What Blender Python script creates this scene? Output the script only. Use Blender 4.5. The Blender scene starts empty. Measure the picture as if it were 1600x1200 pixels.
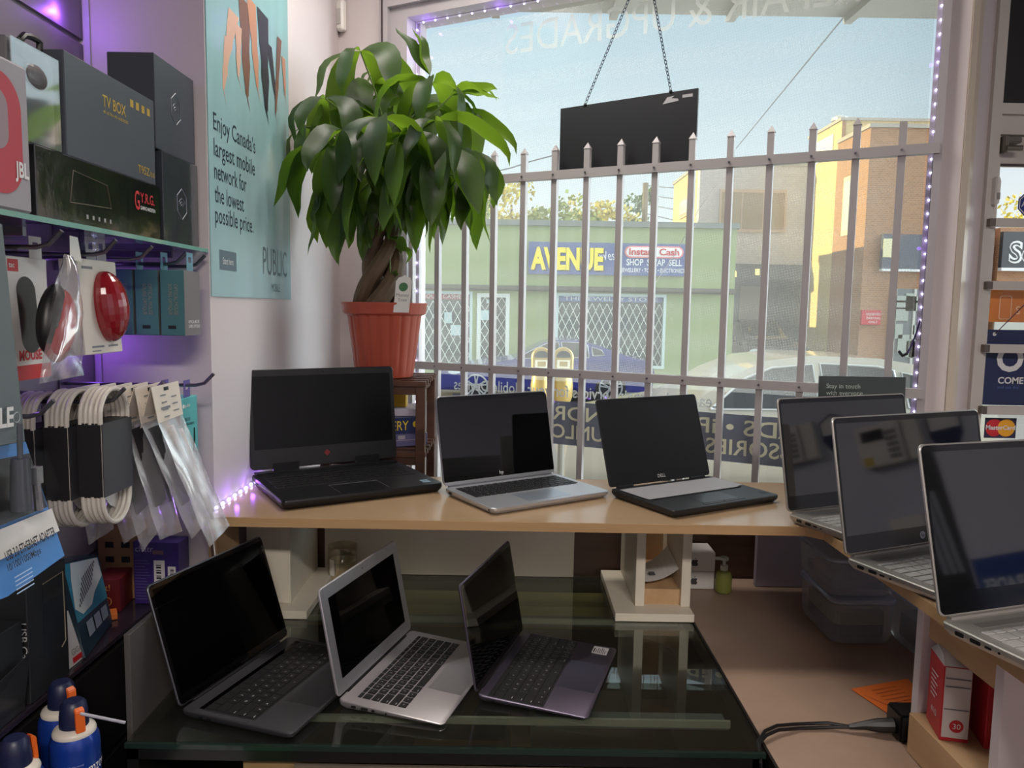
import bpy, bmesh, math, random
from mathutils import Matrix, Vector
PI = math.pi
D2R = math.radians
random.seed(7)
SC = bpy.context.scene
COL = SC.collection

# ------------------------------------------------------------------ camera
FPX = 1202.0
CAM_Z = 1.5816
PITCH = math.atan(118 / FPX)
ROLL = 0.0164
Fw = Vector((0, math.cos(PITCH), -math.sin(PITCH)))
R0 = Vector((1, 0, 0)); U0 = R0.cross(Fw)
Rt = R0 * math.cos(ROLL) + U0 * math.sin(ROLL)
Up = U0 * math.cos(ROLL) - R0 * math.sin(ROLL)
CP = Vector((0, 0, CAM_Z))
cd = bpy.data.cameras.new('camera'); cam = bpy.data.objects.new('camera', cd); COL.objects.link(cam)
cam.matrix_world = Matrix(((Rt.x, Up.x, -Fw.x, 0), (Rt.y, Up.y, -Fw.y, 0), (Rt.z, Up.z, -Fw.z, CAM_Z), (0, 0, 0, 1)))
cd.sensor_width = 36; cd.lens = FPX * 36 / 1600; cd.clip_start = 0.02; cd.clip_end = 500
SC.camera = cam

# ------------------------------------------------------------------ sky, sun, lamps, exposure
SC.view_settings.view_transform = 'Standard'
SC.view_settings.look = 'None'
SC.view_settings.gamma = 1
SC.view_settings.use_curve_mapping = False
SC.view_settings.exposure = 0.0
W = bpy.data.worlds.new('sky'); SC.world = W; W.use_nodes = True
nt = W.node_tree; nt.nodes.clear()
tc = nt.nodes.new('ShaderNodeTexCoord'); sp = nt.nodes.new('ShaderNodeSeparateXYZ')
nt.links.new(tc.outputs['Generated'], sp.inputs[0])
rmp = nt.nodes.new('ShaderNodeValToRGB')
e = rmp.color_ramp.elements
e[0].position = 0.0; e[0].color = (0.95, 0.95, 0.91, 1)
e[1].position = 0.62; e[1].color = (0.84, 0.82, 0.80, 1)
for ps, cc in ((0.10, (0.84, 0.88, 0.90, 1)), (0.22, (0.62, 0.72, 0.79, 1)), (0.34, (0.46, 0.60, 0.70, 1)), (0.42, (0.46, 0.60, 0.70, 1))):
    k = rmp.color_ramp.elements.new(ps); k.color = cc
nt.links.new(sp.outputs['Z'], rmp.inputs[0])
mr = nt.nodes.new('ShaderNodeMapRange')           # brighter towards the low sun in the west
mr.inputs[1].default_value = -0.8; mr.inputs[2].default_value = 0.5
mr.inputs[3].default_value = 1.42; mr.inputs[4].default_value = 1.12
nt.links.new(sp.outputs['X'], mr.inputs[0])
bg = nt.nodes.new('ShaderNodeBackground'); ow = nt.nodes.new('ShaderNodeOutputWorld')
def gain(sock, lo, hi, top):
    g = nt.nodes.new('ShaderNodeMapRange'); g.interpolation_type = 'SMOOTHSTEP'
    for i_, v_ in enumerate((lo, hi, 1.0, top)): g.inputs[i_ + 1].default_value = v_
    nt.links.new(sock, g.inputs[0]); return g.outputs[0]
def mul(a_, b_):
    g = nt.nodes.new('ShaderNodeMath'); g.operation = 'MULTIPLY'; nt.links.new(a_, g.inputs[0]); nt.links.new(b_, g.inputs[1]); return g.outputs[0]
# added boost of unseen sky, east and overhead, lighting left wall and street
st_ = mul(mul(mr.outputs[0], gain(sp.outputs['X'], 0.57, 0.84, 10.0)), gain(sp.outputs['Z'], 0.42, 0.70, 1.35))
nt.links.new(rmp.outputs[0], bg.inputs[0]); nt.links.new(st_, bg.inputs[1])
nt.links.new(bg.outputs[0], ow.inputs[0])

def light(name, kind, loc, energy, color, rot=None, **kw):
    d = bpy.data.lights.new(name, kind); d.energy = energy; d.color = color
    for a, b in kw.items(): setattr(d, a, b)
    o = bpy.data.objects.new(name, d); COL.objects.link(o); o.location = loc
    if rot: o.rotation_euler = rot
    return o
sun_dir = Vector((1.0, -0.10, -0.165)).normalized()
s_ = light('low_sun', 'SUN', (-20, 5, 10), 7.0, (1.0, 0.80, 0.38), angle=D2R(0.6))
s_.rotation_euler = sun_dir.to_track_quat('-Z', 'Y').to_euler()
# the shop's two ceiling panels (their housings are built with the room below)
PANELS = [(-0.15, 1.86, 15), (0.6, -1.5, 92)]
for px, py, pw in PANELS:
    light('ceiling_panel_light', 'AREA', (px, py, 2.86), pw, (1.0, 0.92, 0.85), shape='RECTANGLE', size=1.2, size_y=0.3)

# ------------------------------------------------------------------ helpers
def ray(u, v): return Rt * ((u - 800) / FPX) + Up * ((600 - v) / FPX) + Fw
def atY(u, v, y): r = ray(u, v); return CP + r * (y / r.y)
def atX(u, v, x): r = ray(u, v); return CP + r * (x / r.x)
def atZ(u, v, z): r = ray(u, v); return CP + r * ((z - CAM_Z) / r.z)
WK, WC = 0.513, 2.372                                 # the shop window's vertical plane: WK*x + y = WC
def atW(u, v, off=0.0):
    r = ray(u, v); return CP + r * ((WC + off) / (WK * r.x + r.y))

def lin(c):
    f = lambda q: q / 12.92 if q <= 0.04045 else ((q + 0.055) / 1.055) ** 2.4
    return tuple(f(q / 255) for q in c) + (1,)
MATS = {}
def mat(name, rgb, rough=0.5, metal=0.0, var=0.0, vscale=8.0, bump=0.0, bscale=60.0, ior=1.5, alpha=1.0, emit=None, estr=0.0,
        trans=0.0, coat=0.0, stretch=None, spec=0.5, sheen=0.0):
    if name in MATS: return MATS[name]
    m = bpy.data.materials.new(name); m.use_nodes = True; MATS[name] = m
    t = m.node_tree; b = t.nodes['Principled BSDF']
    c = lin(rgb)
    b.inputs['Base Color'].default_value = c; b.inputs['Roughness'].default_value = rough
    b.inputs['Metallic'].default_value = metal; b.inputs['IOR'].default_value = ior
    b.inputs['Alpha'].default_value = alpha
    b.inputs['Specular IOR Level'].default_value = spec
    b.inputs['Transmission Weight'].default_value = trans
    b.inputs['Coat Weight'].default_value = coat
    if coat: b.inputs['Coat Roughness'].default_value = 0.06
    if emit: b.inputs['Emission Color'].default_value = lin(emit); b.inputs['Emission Strength'].default_value = estr
    if var or bump:
        co = t.nodes.new('ShaderNodeTexCoord'); mp = t.nodes.new('ShaderNodeMapping')
        t.links.new(co.outputs['Object'], mp.inputs[0])
        if stretch: mp.inputs['Scale'].default_value = stretch
    if var:
        n = t.nodes.new('ShaderNodeTexNoise'); n.inputs['Scale'].default_value = vscale; n.inputs['Detail'].default_value = 6
        t.links.new(mp.outputs[0], n.inputs['Vector'])
        mx = t.nodes.new('ShaderNodeMix'); mx.data_type = 'RGBA'
        mx.inputs[6].default_value = tuple(max(0, q * (1 - var)) for q in c[:3]) + (1,)
        mx.inputs[7].default_value = tuple(min(1, q * (1 + var)) for q in c[:3]) + (1,)
        t.links.new(n.outputs[0], mx.inputs[0]); t.links.new(mx.outputs[2], b.inputs['Base Color'])
    if bump:
        n2 = t.nodes.new('ShaderNodeTexNoise'); n2.inputs['Scale'].default_value = bscale; n2.inputs['Detail'].default_value = 4
        t.links.new(mp.outputs[0], n2.inputs['Vector'])
        bp = t.nodes.new('ShaderNodeBump'); bp.inputs['Strength'].default_value = bump; bp.inputs['Distance'].default_value = 0.004
        t.links.new(n2.outputs[0], bp.inputs['Height']); t.links.new(bp.outputs[0], b.inputs['Normal'])
    return m

def nodes_mat(name):
    m = bpy.data.materials.new(name); m.use_nodes = True; MATS[name] = m
    t = m.node_tree; t.nodes.clear(); o = t.nodes.new('ShaderNodeOutputMaterial')
    return m, t, o

def schlick(t, f0, gain=1.0):
    """mirror share by viewing angle, the same on both sides of a sheet"""
    lw = t.nodes.new('ShaderNodeLayerWeight'); lw.inputs[0].default_value = 0.5
    pw = t.nodes.new('ShaderNodeMath'); pw.operation = 'POWER'; pw.inputs[1].default_value = 5; t.links.new(lw.outputs['Facing'], pw.inputs[0])
    ma = t.nodes.new('ShaderNodeMath'); ma.operation = 'MULTIPLY_ADD'; ma.use_clamp = True
    ma.inputs[1].default_value = gain * (1 - f0); ma.inputs[2].default_value = f0; t.links.new(pw.outputs[0], ma.inputs[0]); return ma.outputs[0]

def clear_mat(name, tint=(1, 1, 1), gloss=0.12, rough=0.03, haze=0.0, hazecol=(1, 1, 1), fres=0.7):
    """thin clear sheet: light goes straight through, a little is mirrored by angle, a little scattered"""
    m, t, o = nodes_mat(name)
    tr = t.nodes.new('ShaderNodeBsdfTransparent'); tr.inputs[0].default_value = tint + (1,)
    gl = t.nodes.new('ShaderNodeBsdfGlossy'); gl.inputs['Roughness'].default_value = rough; gl.inputs[0].default_value = (1, 1, 1, 1)
    cl = schlick(t, 0.04 * fres + gloss * 0.25, fres)
    mx = t.nodes.new('ShaderNodeMixShader'); t.links.new(cl, mx.inputs[0])
    last = tr
    if haze:
        df = t.nodes.new('ShaderNodeBsdfDiffuse'); df.inputs[0].default_value = hazecol + (1,)
        m2 = t.nodes.new('ShaderNodeMixShader'); m2.inputs[0].default_value = haze
        t.links.new(tr.outputs[0], m2.inputs[1]); t.links.new(df.outputs[0], m2.inputs[2]); last = m2
    t.links.new(last.outputs[0], mx.inputs[1]); t.links.new(gl.outputs[0], mx.inputs[2]); t.links.new(mx.outputs[0], o.inputs[0])
    return m

MW = {}
def tag(o, label=None, cat=None, group=None, kind=None):
    if label: o['label'] = label
    if cat: o['category'] = cat
    if group: o['group'] = group
    if kind: o['kind'] = kind
    return o
def empty(name, loc=(0, 0, 0), rz=0.0, label=None, cat=None, group=None, rot=None):
    o = bpy.data.objects.new(name, None); COL.objects.link(o); o.empty_display_size = 0.05
    o.location = loc
    o.rotation_euler = rot if rot else (0, 0, rz)
    MW[o.name] = Matrix.Translation(Vector(loc)) @ o.rotation_euler.to_matrix().to_4x4()
    return tag(o, label, cat, group)

GLY = {}
def glyphs(s, bold=0.0):
    key = (s, bold)
    if key in GLY: return GLY[key]
    c = bpy.data.curves.new('t', 'FONT'); c.body = s; c.size = 1.0; c.resolution_u = 3; c.offset = bold
    o = bpy.data.objects.new('t', c); COL.objects.link(o)
    dg = bpy.context.evaluated_depsgraph_get(); ev = o.evaluated_get(dg); me = ev.to_mesh()
    vs = [v.co.copy() for v in me.vertices]; fs = [tuple(p.vertices) for p in me.polygons]
    ev.to_mesh_clear(); bpy.data.objects.remove(o); bpy.data.curves.remove(c)
    xs = [v.x for v in vs] or [0]; w = (min(xs), max(xs))
    ys = [v.y for v in vs] or [0]
    GLY[key] = (vs, fs, w, (min(ys), max(ys))); return GLY[key]

class MB:
    def __init__(s): s.bm = bmesh.new(); s.mi = 0
    def face(s, vs, mi=None):
        try:
            f = s.bm.faces.new(vs); f.material_index = s.mi if mi is None else mi; return f
        except ValueError: return None
    def poly(s, pts, mi=None): return s.face([s.bm.verts.new(p) for p in pts], mi)
    def box(s, lo, hi, mi=None, M=None):
        x0, y0, z0 = lo; x1, y1, z1 = hi
        c = [Vector(p) for p in ((x0, y0, z0), (x1, y0, z0), (x1, y1, z0), (x0, y1, z0), (x0, y0, z1), (x1, y0, z1), (x1, y1, z1), (x0, y1, z1))]
        if M: c = [M @ p for p in c]
        v = [s.bm.verts.new(p) for p in c]
        for q in ((0, 3, 2, 1), (4, 5, 6, 7), (0, 1, 5, 4), (1, 2, 6, 5), (2, 3, 7, 6), (3, 0, 4, 7)): s.face([v[i] for i in q], mi)
        return s
    def hexa(s, b, t, mi=None):
        """b, t: four corner points each, same winding"""
        v = [s.bm.verts.new(p) for p in list(b) + list(t)]
        for q in ((3, 2, 1, 0), (4, 5, 6, 7), (0, 1, 5, 4), (1, 2, 6, 5), (2, 3, 7, 6), (3, 0, 4, 7)): s.face([v[i] for i in q], mi)
        return s
    def loops(s, L, cap0=True, cap1=True, mi=None, closed=True):
        R = [[s.bm.verts.new(p) for p in l] for l in L]
        n = len(R[0])
        for a, b in zip(R, R[1:]):
            for i in range(n if closed else n - 1):
                j = (i + 1) % n; s.face([a[i], a[j], b[j], b[i]], mi)
        if cap0: s.face(R[0][::-1], mi)
        if cap1: s.face(R[-1], mi)
        return s
    def prism(s, poly, z0, z1, mi=None, M=None, cham=0.0):
        """extrude an xy outline between z0 and z1"""
        def ins(d):
            if not d: return poly
            cx = sum(p[0] for p in poly) / len(poly); cy = sum(p[1] for p in poly) / len(poly)
            mx = max(abs(p[0] - cx) for p in poly); my = max(abs(p[1] - cy) for p in poly)
            return [(cx + (p[0] - cx) * (1 - d / mx), cy + (p[1] - cy) * (1 - d / my)) for p in poly]
        lv = [(z0, cham), (z0 + cham, 0), (z1 - cham, 0), (z1, cham)] if cham else [(z0, 0), (z1, 0)]
        L = [[Vector((p[0], p[1], z)) for p in ins(d)] for z, d in lv]
        if M: L = [[M @ p for p in l] for l in L]
        return s.loops(L, mi=mi)
    def ring(s, outer, inner, z0, z1, mi=None, M=None):
        """frame: same vertex count outlines"""
        n = len(outer)
        f = lambda p, z: (M @ Vector((p[0], p[1], z))) if M else Vector((p[0], p[1], z))
        A = [[s.bm.verts.new(f(p, z)) for p in o] for o, z in ((outer, z0), (outer, z1), (inner, z1), (inner, z0))]
        for k in range(4):
            a, b = A[k], A[(k + 1) % 4]
            for i in range(n):
                j = (i + 1) % n; s.face([a[i], a[j], b[j], b[i]], mi)
        return s
    def tube(s, pts, r, seg=8, mi=None, caps=True):
        pts = [Vector(p) for p in pts]; n = len(pts)
        rs = r if isinstance(r, (list, tuple)) else [r] * n
        T = []
        for i in range(n):
            d = (pts[min(i + 1, n - 1)] - pts[max(i - 1, 0)])
            T.append(d.normalized() if d.length > 1e-9 else Vector((0, 0, 1)))
        a = Vector((0, 0, 1)) if abs(T[0].z) < 0.9 else Vector((1, 0, 0))
        N = (a - T[0] * a.dot(T[0])).normalized(); L = []
        for i in range(n):
            N = (N - T[i] * N.dot(T[i])).normalized(); B = T[i].cross(N)
            L.append([pts[i] + (N * math.cos(2 * PI * k / seg) + B * math.sin(2 * PI * k / seg)) * rs[i] for k in range(seg)])
        return s.loops(L, caps, caps, mi)
    def lathe(s, prof, c=(0, 0, 0), seg=32, mi=None, cap0=True, cap1=True, M=None, flute=None):
        c = Vector(c); L = []
        for r, z in prof:
            l = []
            for k in range(seg):
                a = 2 * PI * k / seg; q = r
                if flute: q = flute(r, z, k)
                p = Vector((q * math.cos(a), q * math.sin(a), z)); l.append((M @ p if M else p) + c)
            L.append(l)
        return s.loops(L, cap0, cap1, mi)
    def sphere(s, c, r, seg=16, rings=10, mi=None, sc=(1, 1, 1), M=None):
        L = []
        for i in range(rings + 1):
            t = -PI / 2 + PI * i / rings; rr = max(math.cos(t), 1e-3)
            l = [Vector((r * rr * math.cos(2 * PI * k / seg) * sc[0], r * rr * math.sin(2 * PI * k / seg) * sc[1], r * math.sin(t) * sc[2])) for k in range(seg)]
            L.append([(M @ p if M else p) + Vector(c) for p in l])
        return s.loops(L, mi=mi)
    def text(s, txt, o, X, Y, h, mi=None, align='L', width=None, mirror=False, lift=0.0004, bold=0.0):
        """flat lettering on a surface; o anchor on the baseline, X reading direction, Y up, h cap height"""
        vs, fs, w, hh = glyphs(txt, bold)
        X = Vector(X).normalized(); Y = Vector(Y).normalized(); N = X.cross(Y)
        k = h / 0.70; kx = k
        if width: kx = width / max(1e-6, w[1] - w[0])
        x0 = {'L': w[0], 'C': (w[0] + w[1]) / 2, 'R': w[1]}[align]
        o = Vector(o) + N * lift
        bv = [s.bm.verts.new(o + X * ((v.x - x0) * kx * (-1 if mirror else 1)) + Y * (v.y * k)) for v in vs]
        for f in fs: s.face([bv[i] for i in (f if not mirror else f[::-1])], mi)
        return s
    def rect(s, o, X, Y, w, h, mi=None, lift=0.0003):
        X = Vector(X).normalized(); Y = Vector(Y).normalized(); N = X.cross(Y); o = Vector(o) + N * lift
        return s.poly([o, o + X * w, o + X * w + Y * h, o + Y * h], mi)
    def xf(s, M): s.bm.transform(M); return s
    def build(s, name, m, parent=None, world=True, smooth=False, loc=None, bevel=0.0, bseg=2, label=None, rz=0.0, recalc=True):
        """world: the geometry is in world coordinates and is brought into the parent's frame"""
        if recalc: bmesh.ops.recalc_face_normals(s.bm, faces=s.bm.faces[:])
        if bevel:
            ed = [e for e in s.bm.edges if len(e.link_faces) == 2 and e.calc_face_angle(0) > 0.6]
            bmesh.ops.bevel(s.bm, geom=ed, offset=bevel, segments=bseg, affect='EDGES', clamp_overlap=True)
        if parent is not None:
            if world: s.bm.transform(MW[parent.name].inverted())
        elif loc is not None:
            s.bm.transform((Matrix.Translation(Vector(loc)) @ Matrix.Rotation(rz, 4, 'Z')).inverted())
        me = bpy.data.meshes.new(name); s.bm.to_mesh(me); s.bm.free()
        for q in (m if isinstance(m, (list, tuple)) else [m]): me.materials.append(q)
        if smooth:
            for p in me.polygons: p.use_smooth = True
            if hasattr(me, 'set_sharp_from_angle'): me.set_sharp_from_angle(angle=D2R(35))
        o = bpy.data.objects.new(name, me); COL.objects.link(o)
        if parent is not None:
            o.parent = parent; MW[o.name] = MW[parent.name]
        elif loc is not None:
            o.location = loc; o.rotation_euler = (0, 0, rz)
            MW[o.name] = Matrix.Translation(Vector(loc)) @ Matrix.Rotation(rz, 4, 'Z')
        else: MW[o.name] = Matrix()
        if label: o['label'] = label
        return o
def struct(o): o['kind'] = 'structure'; return o
def copy_tree(o, parent=None):
    c = o.copy(); COL.objects.link(c); c.parent = parent; MW[c.name] = MW[o.name]
    for ch in list(o.children): copy_tree(ch, c)
    return c
def rrect(w, d, r, n=5, cx=0.0, cy=0.0):
    P = []
    for sx, sy, a0 in ((1, 1, 0), (-1, 1, 90), (-1, -1, 180), (1, -1, 270)):
        for i in range(n + 1):
            a = D2R(a0 + 90 * i / n)
            P.append((cx + sx * (w / 2 - r) + r * math.cos(a), cy + sy * (d / 2 - r) + r * math.sin(a)))
    return P
def frame_of(o, X, Y):
    X = Vector(X).normalized(); Y = Vector(Y).normalized(); N = X.cross(Y).normalized()
    return Matrix(((X.x, Y.x, N.x, o[0]), (X.y, Y.y, N.y, o[1]), (X.z, Y.z, N.z, o[2]), (0, 0, 0, 1)))
def lerp(a, b, t): return Vector(a) * (1 - t) + Vector(b) * t

white_paint = mat('white paint', (206, 200, 198), 0.55, var=0.03, vscale=3, bump=0.05, bscale=40)
black_plastic = mat('black plastic', (18, 18, 20), 0.4)
chrome = mat('chrome', (200, 200, 205), 0.15, metal=1.0)
dark_metal = mat('dark wire', (128, 128, 136), 0.3, metal=.9)
white_ink = mat('white ink', (225, 225, 225), 0.6)
black_ink = mat('black ink', (25, 28, 34), 0.6)
grey_ink = mat('grey ink', (120, 122, 128), 0.6)

# ================================================================== the room
wall_paint = mat('wall paint', (214, 204, 205), 0.5, var=0.03, vscale=2.5, bump=0.06, bscale=30)
grey_paint = mat('grey wall paint', (150, 146, 152), 0.6, var=0.03, vscale=2)
panel_grey = mat('grey slat board', (140, 132, 138), 0.5, var=0.03)
floor_mat = mat('dark floor tile', (70, 64, 60), 0.5, var=0.15, vscale=5)
ceil_mat = mat('dark ceiling tile', (92, 88, 86), 0.8)
def slab(name, lo, hi, m, kind='structure'):
    b = MB(); b.box(lo, hi); return struct(b.build(name, m))
slab('floor', (-1.0, -3.0, -0.05), (2.4, 1.92, 0.0), floor_mat)
slab('ceiling', (-1.0, -3.0, 2.9), (2.4, 2.62, 3.0), ceil_mat)
slab('wall_left', (-1.0, -3.0, 0.0), (-0.84, 1.53, 2.9), grey_paint)
slab('wall_corner', (-1.0, 1.53, 0.0), (-0.60, 2.68, 2.9), wall_paint)
slab('wall_back', (-1.0, -3.15, 0.0), (2.4, -3.0, 2.9), grey_paint)
slab('wall_right', (2.25, -3.0, 0.0), (2.4, 2.0, 2.9), mat('pale wall paint', (200, 202, 218), 0.6, var=0.02))

# ---- window wall, in its own frame: s along the wall from the room corner, n out to the street
WM = Matrix(((0.8898, 0.4564, 0, -0.60), (-0.4564, 0.8898, 0, 2.68), (0, 0, 1, 0), (0, 0, 0, 1)))
def wbox(b, s0, s1, n0, n1, z0, z1, mi=None): b.box((s0, n0, z0), (s1, n1, z1), mi, WM); return b
frame_white = mat('window frame paint', (176, 170, 174), 0.35, var=0.02)
cream = mat('cream trim paint', (214, 202, 184), 0.45, var=0.03)
b = MB()
wbox(b, -0.02, 0.19, 0.0, 0.16, 0.0, 2.95)
wbox(b, 0.19, 1.80, 0.0, 0.16, 2.56, 2.95)
wbox(b, 0.19, 1.80, 0.02, 0.16, 0.0, 0.93)
struct(b.build('wall_front', wall_paint))
WIN = empty('window_1', WM @ Vector((1.0, 0, 0.95)), rz=-math.atan2(0.4564, 0.8898)); WIN['kind'] = 'structure'
b = MB()
wbox(b, 0.222, 0.285, -0.012, 0.10, 0.93, 2.56); wbox(b, 0.19, 0.222, -0.03, 0.10, 0.93, 2.60)
wbox(b, 0.285, 1.785, -0.012, 0.10, 2.495, 2.56); wbox(b, 0.222, 1.80, -0.03, -0.012, 2.53, 2.60)
wbox(b, 0.285, 1.785, -0.01, 0.10, 0.93, 0.985); wbox(b, 1.785, 1.802, -0.012, 0.10, 0.93, 2.56)
wbox(b, 0.285, 0.297, 0.045, 0.075, 0.985, 2.495); wbox(b, 1.773, 1.785, 0.045, 0.075, 0.985, 2.495)
b.build('window_frame', frame_white, WIN)
b = MB(); wbox(b, 0.200, 0.2035, -0.034, -0.029, 0.95, 2.58); b.build('frame_joint', mat('dark joint', (60, 45, 48), 0.7), WIN)
glass_m = clear_mat('window glass', (0.97, 0.985, 0.98), gloss=0.0, fres=.45)
b = MB(); wbox(b, 0.285, 1.785, 0.058, 0.062, 0.985, 2.495); b.build('glass_pane', glass_m, WIN)

# perforated vinyl film on the glass: mostly see-through, a fine woven dot pattern scatters a little light
def film_mat():
    m, t, o = nodes_mat('perforated film')
    co = t.nodes.new('ShaderNodeTexCoord'); mp = t.nodes.new('ShaderNodeMapping'); mp.inputs['Rotation'].default_value = (0, D2R(12), 0)
    t.links.new(co.outputs['Object'], mp.inputs[0])
    w1 = t.nodes.new('ShaderNodeTexWave'); w1.bands_direction = 'X'; w1.inputs['Scale'].default_value = 46
    w2 = t.nodes.new('ShaderNodeTexWave'); w2.bands_direction = 'Z'; w2.inputs['Scale'].default_value = 46
    w3 = t.nodes.new('ShaderNodeTexWave'); w3.bands_direction = 'Z'; w3.inputs['Scale'].default_value = 3.2; w3.inputs['Distortion'].default_value = 1.5
    for w in (w1, w2): t.links.new(mp.outputs[0], w.inputs[0])
    t.links.new(co.outputs['Object'], w3.inputs[0])
    mu = t.nodes.new('ShaderNodeMath'); mu.operation = 'MULTIPLY'
    t.links.new(w1.outputs[1], mu.inputs[0]); t.links.new(w2.outputs[1], mu.inputs[1])
    m3 = t.nodes.new('ShaderNodeMath'); m3.operation = 'MULTIPLY_ADD'; m3.inputs[1].default_value = 0.04
    t.links.new(w3.outputs[1], m3.inputs[0])
    m2 = t.nodes.new('ShaderNodeMath'); m2.operation = 'MULTIPLY_ADD'; m2.inputs[1].default_value = 0.11; m2.inputs[2].default_value = 0.15
    t.links.new(mu.outputs[0], m2.inputs[0]); t.links.new(m2.outputs[0], m3.inputs[2])
    tr = t.nodes.new('ShaderNodeBsdfTransparent'); tr.inputs[0].default_value = (0.90, 0.96, 0.97, 1)
    tl = t.nodes.new('ShaderNodeBsdfTranslucent'); tl.inputs[0].default_value = (0.90, 0.86, 0.80, 1)
    mx = t.nodes.new('ShaderNodeMixShader'); t.links.new(m3.outputs[0], mx.inputs[0])
    t.links.new(tr.outputs[0], mx.inputs[1]); t.links.new(tl.outputs[0], mx.inputs[2]); t.links.new(mx.outputs[0], o.inputs[0])
    return m
b = MB()
out = []
s0, s1, z0, z1, r = 0.302, 1.768, 1.36, 2.468, 0.05
for cx, cz, a0 in ((s1 - .008, z1 - .008, 0), (s0 + r, z1 - r, 90)):
    rr = .008 if a0 == 0 else r
    for i in range(7):
        a = D2R(a0 + 90 * i / 6); out.append(WM @ Vector((cx + rr * math.cos(a), 0.0645, cz + rr * math.sin(a))))
out += [WM @ Vector((s0, 0.0645, z0)), WM @ Vector((s1, 0.0645, z0))]
b.poly(out)
b.build('perforated_film', film_mat(), WIN)

# lettering on the outside of the pane (reads right way round from the street)
vinyl_band = mat('grey blue vinyl band', (108, 112, 136), 0.5, alpha=0.80)
vinyl_txt = mat('cream vinyl letters', (238, 232, 205), 0.5)
vinyl_white = mat('frosted vinyl letters', (230, 234, 236), 0.5)
b = MB(); wbox(b, 0.42, 1.775, 0.0655, 0.0659, 1.163, 1.298); b.build('vinyl_band', vinyl_band, WIN)
WX = WM.to_3x3() @ Vector((1, 0, 0)); WN = WM.to_3x3() @ Vector((0, 1, 0)); ZZ = Vector((0, 0, 1))
b = MB(); p = lambda s, z, n=0.0635: WM @ Vector((s, n, z))
b.text('Leaders in Repair Services for your Mobile Devices', p(1.295, 1.312), WX, ZZ, 0.036, mirror=True, width=0.87, lift=-0.0005, bold=.008)
b.build('vinyl_lettering', vinyl_white, WIN)
b = MB()
for tx, s_, z_, wd in (('iPADS • iPODS • ANDROID', 1.565, 1.241, 0.92), ('ACCESSORIES • CASES • UNLOCK', 1.665, 1.184, 0.98)):
    b.text(tx, p(s_, z_), WX, ZZ, 0.043, mirror=True, width=wd, lift=-0.0005, bold=.012)
b.build('vinyl_lettering', vinyl_txt, WIN)
b = MB(); b.text('REPAIR & UPGRADES', p(1.60, 2.36), WX, ZZ, 0.09, mirror=True, width=1.0, lift=-0.0005)
b.build('vinyl_lettering', mat('pale vinyl letters', (214, 216, 214), 0.5, alpha=0.55), WIN)
# hairline scratches on the pane
b = MB()
for (u0, v0), (u1, v1) in (((1117, 292), (1090, 330)), ((1090, 330), (1062, 385)), ((1058, 392), (1024, 442)), ((1096, 338), (1084, 356))):
    A, B = atW(u0, v0, .0625), atW(u1, v1, .0625); b.tube([A, B], 0.0009, 5)
b.build('scratch', mat('glass scratch', (240, 240, 240), 0.4), WIN)

# security grille: rails and pointed bars, screwed to the frame
GR = empty('security_grille', WM @ Vector((1.0, 0, 0.95)), rz=-math.atan2(0.4564, 0.8898), label='white steel security grille with pointed bars standing across the shop window', cat='window grille')
grille_m = mat('grille paint', (172, 167, 168), 0.4, var=0.02)
for z_, zz in ((1.972, 0.024), (1.392, 0.024)):
    b = MB(); wbox(b, 0.286, 1.797, -0.020, -0.0125, z_ - zz / 2, z_ + zz / 2); wbox(b, 0.286, 1.797, -0.0125, 0.002, z_ - zz / 2, z_ - zz / 2 + 0.004)
    wbox(b, 0.286, 1.797, -0.0125, 0.002, z_ + zz / 2 - 0.004, z_ + zz / 2)
    rl = b.build('rail', grille_m, GR)
    for i in range(15):
        b = MB(); c = WM @ Vector((0.302 + 0.1011 * i, -0.0215, z_)); b.lathe([(0.0032, 0), (0.0032, 0.002)], c, 8, M=frame_of((0, 0, 0), WX, ZZ).to_3x3().to_4x4())
        b.build('screw', dark_metal, rl)
for i in range(15):
    s_ = 0.302 + 0.1011 * i; w_ = 0.0085; b = MB()
    tp = 2.040 + (0.002 if i % 2 else 0)
    wbox(b, s_ - w_, s_ + w_, -0.0125, 0.0045, 0.985, tp)
    if i < 14:   # pointed cap
        B_ = [WM @ Vector(q) for q in ((s_ - w_ - .0015, -.014, tp), (s_ + w_ + .0015, -.014, tp), (s_ + w_ + .0015, .006, tp), (s_ - w_ - .0015, .006, tp))]
        ap = WM @ Vector((s_, -.004, tp + .019)); vb = [b.bm.verts.new(q) for q in B_]; va = b.bm.verts.new(ap)
        b.face(vb[::-1])
        for k in range(4): b.face([vb[k], vb[(k + 1) % 4], va])
    b.build('bar', grille_m, GR)

# deep ledge behind the display shelf, below the pane
b = MB()
b.prism([(-0.598, 1.935), (0.80, 1.935), (0.80, 1.952), (-0.598, 2.672)], 0.90, 0.93)
struct(b.build('trim_1', white_paint))

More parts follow.
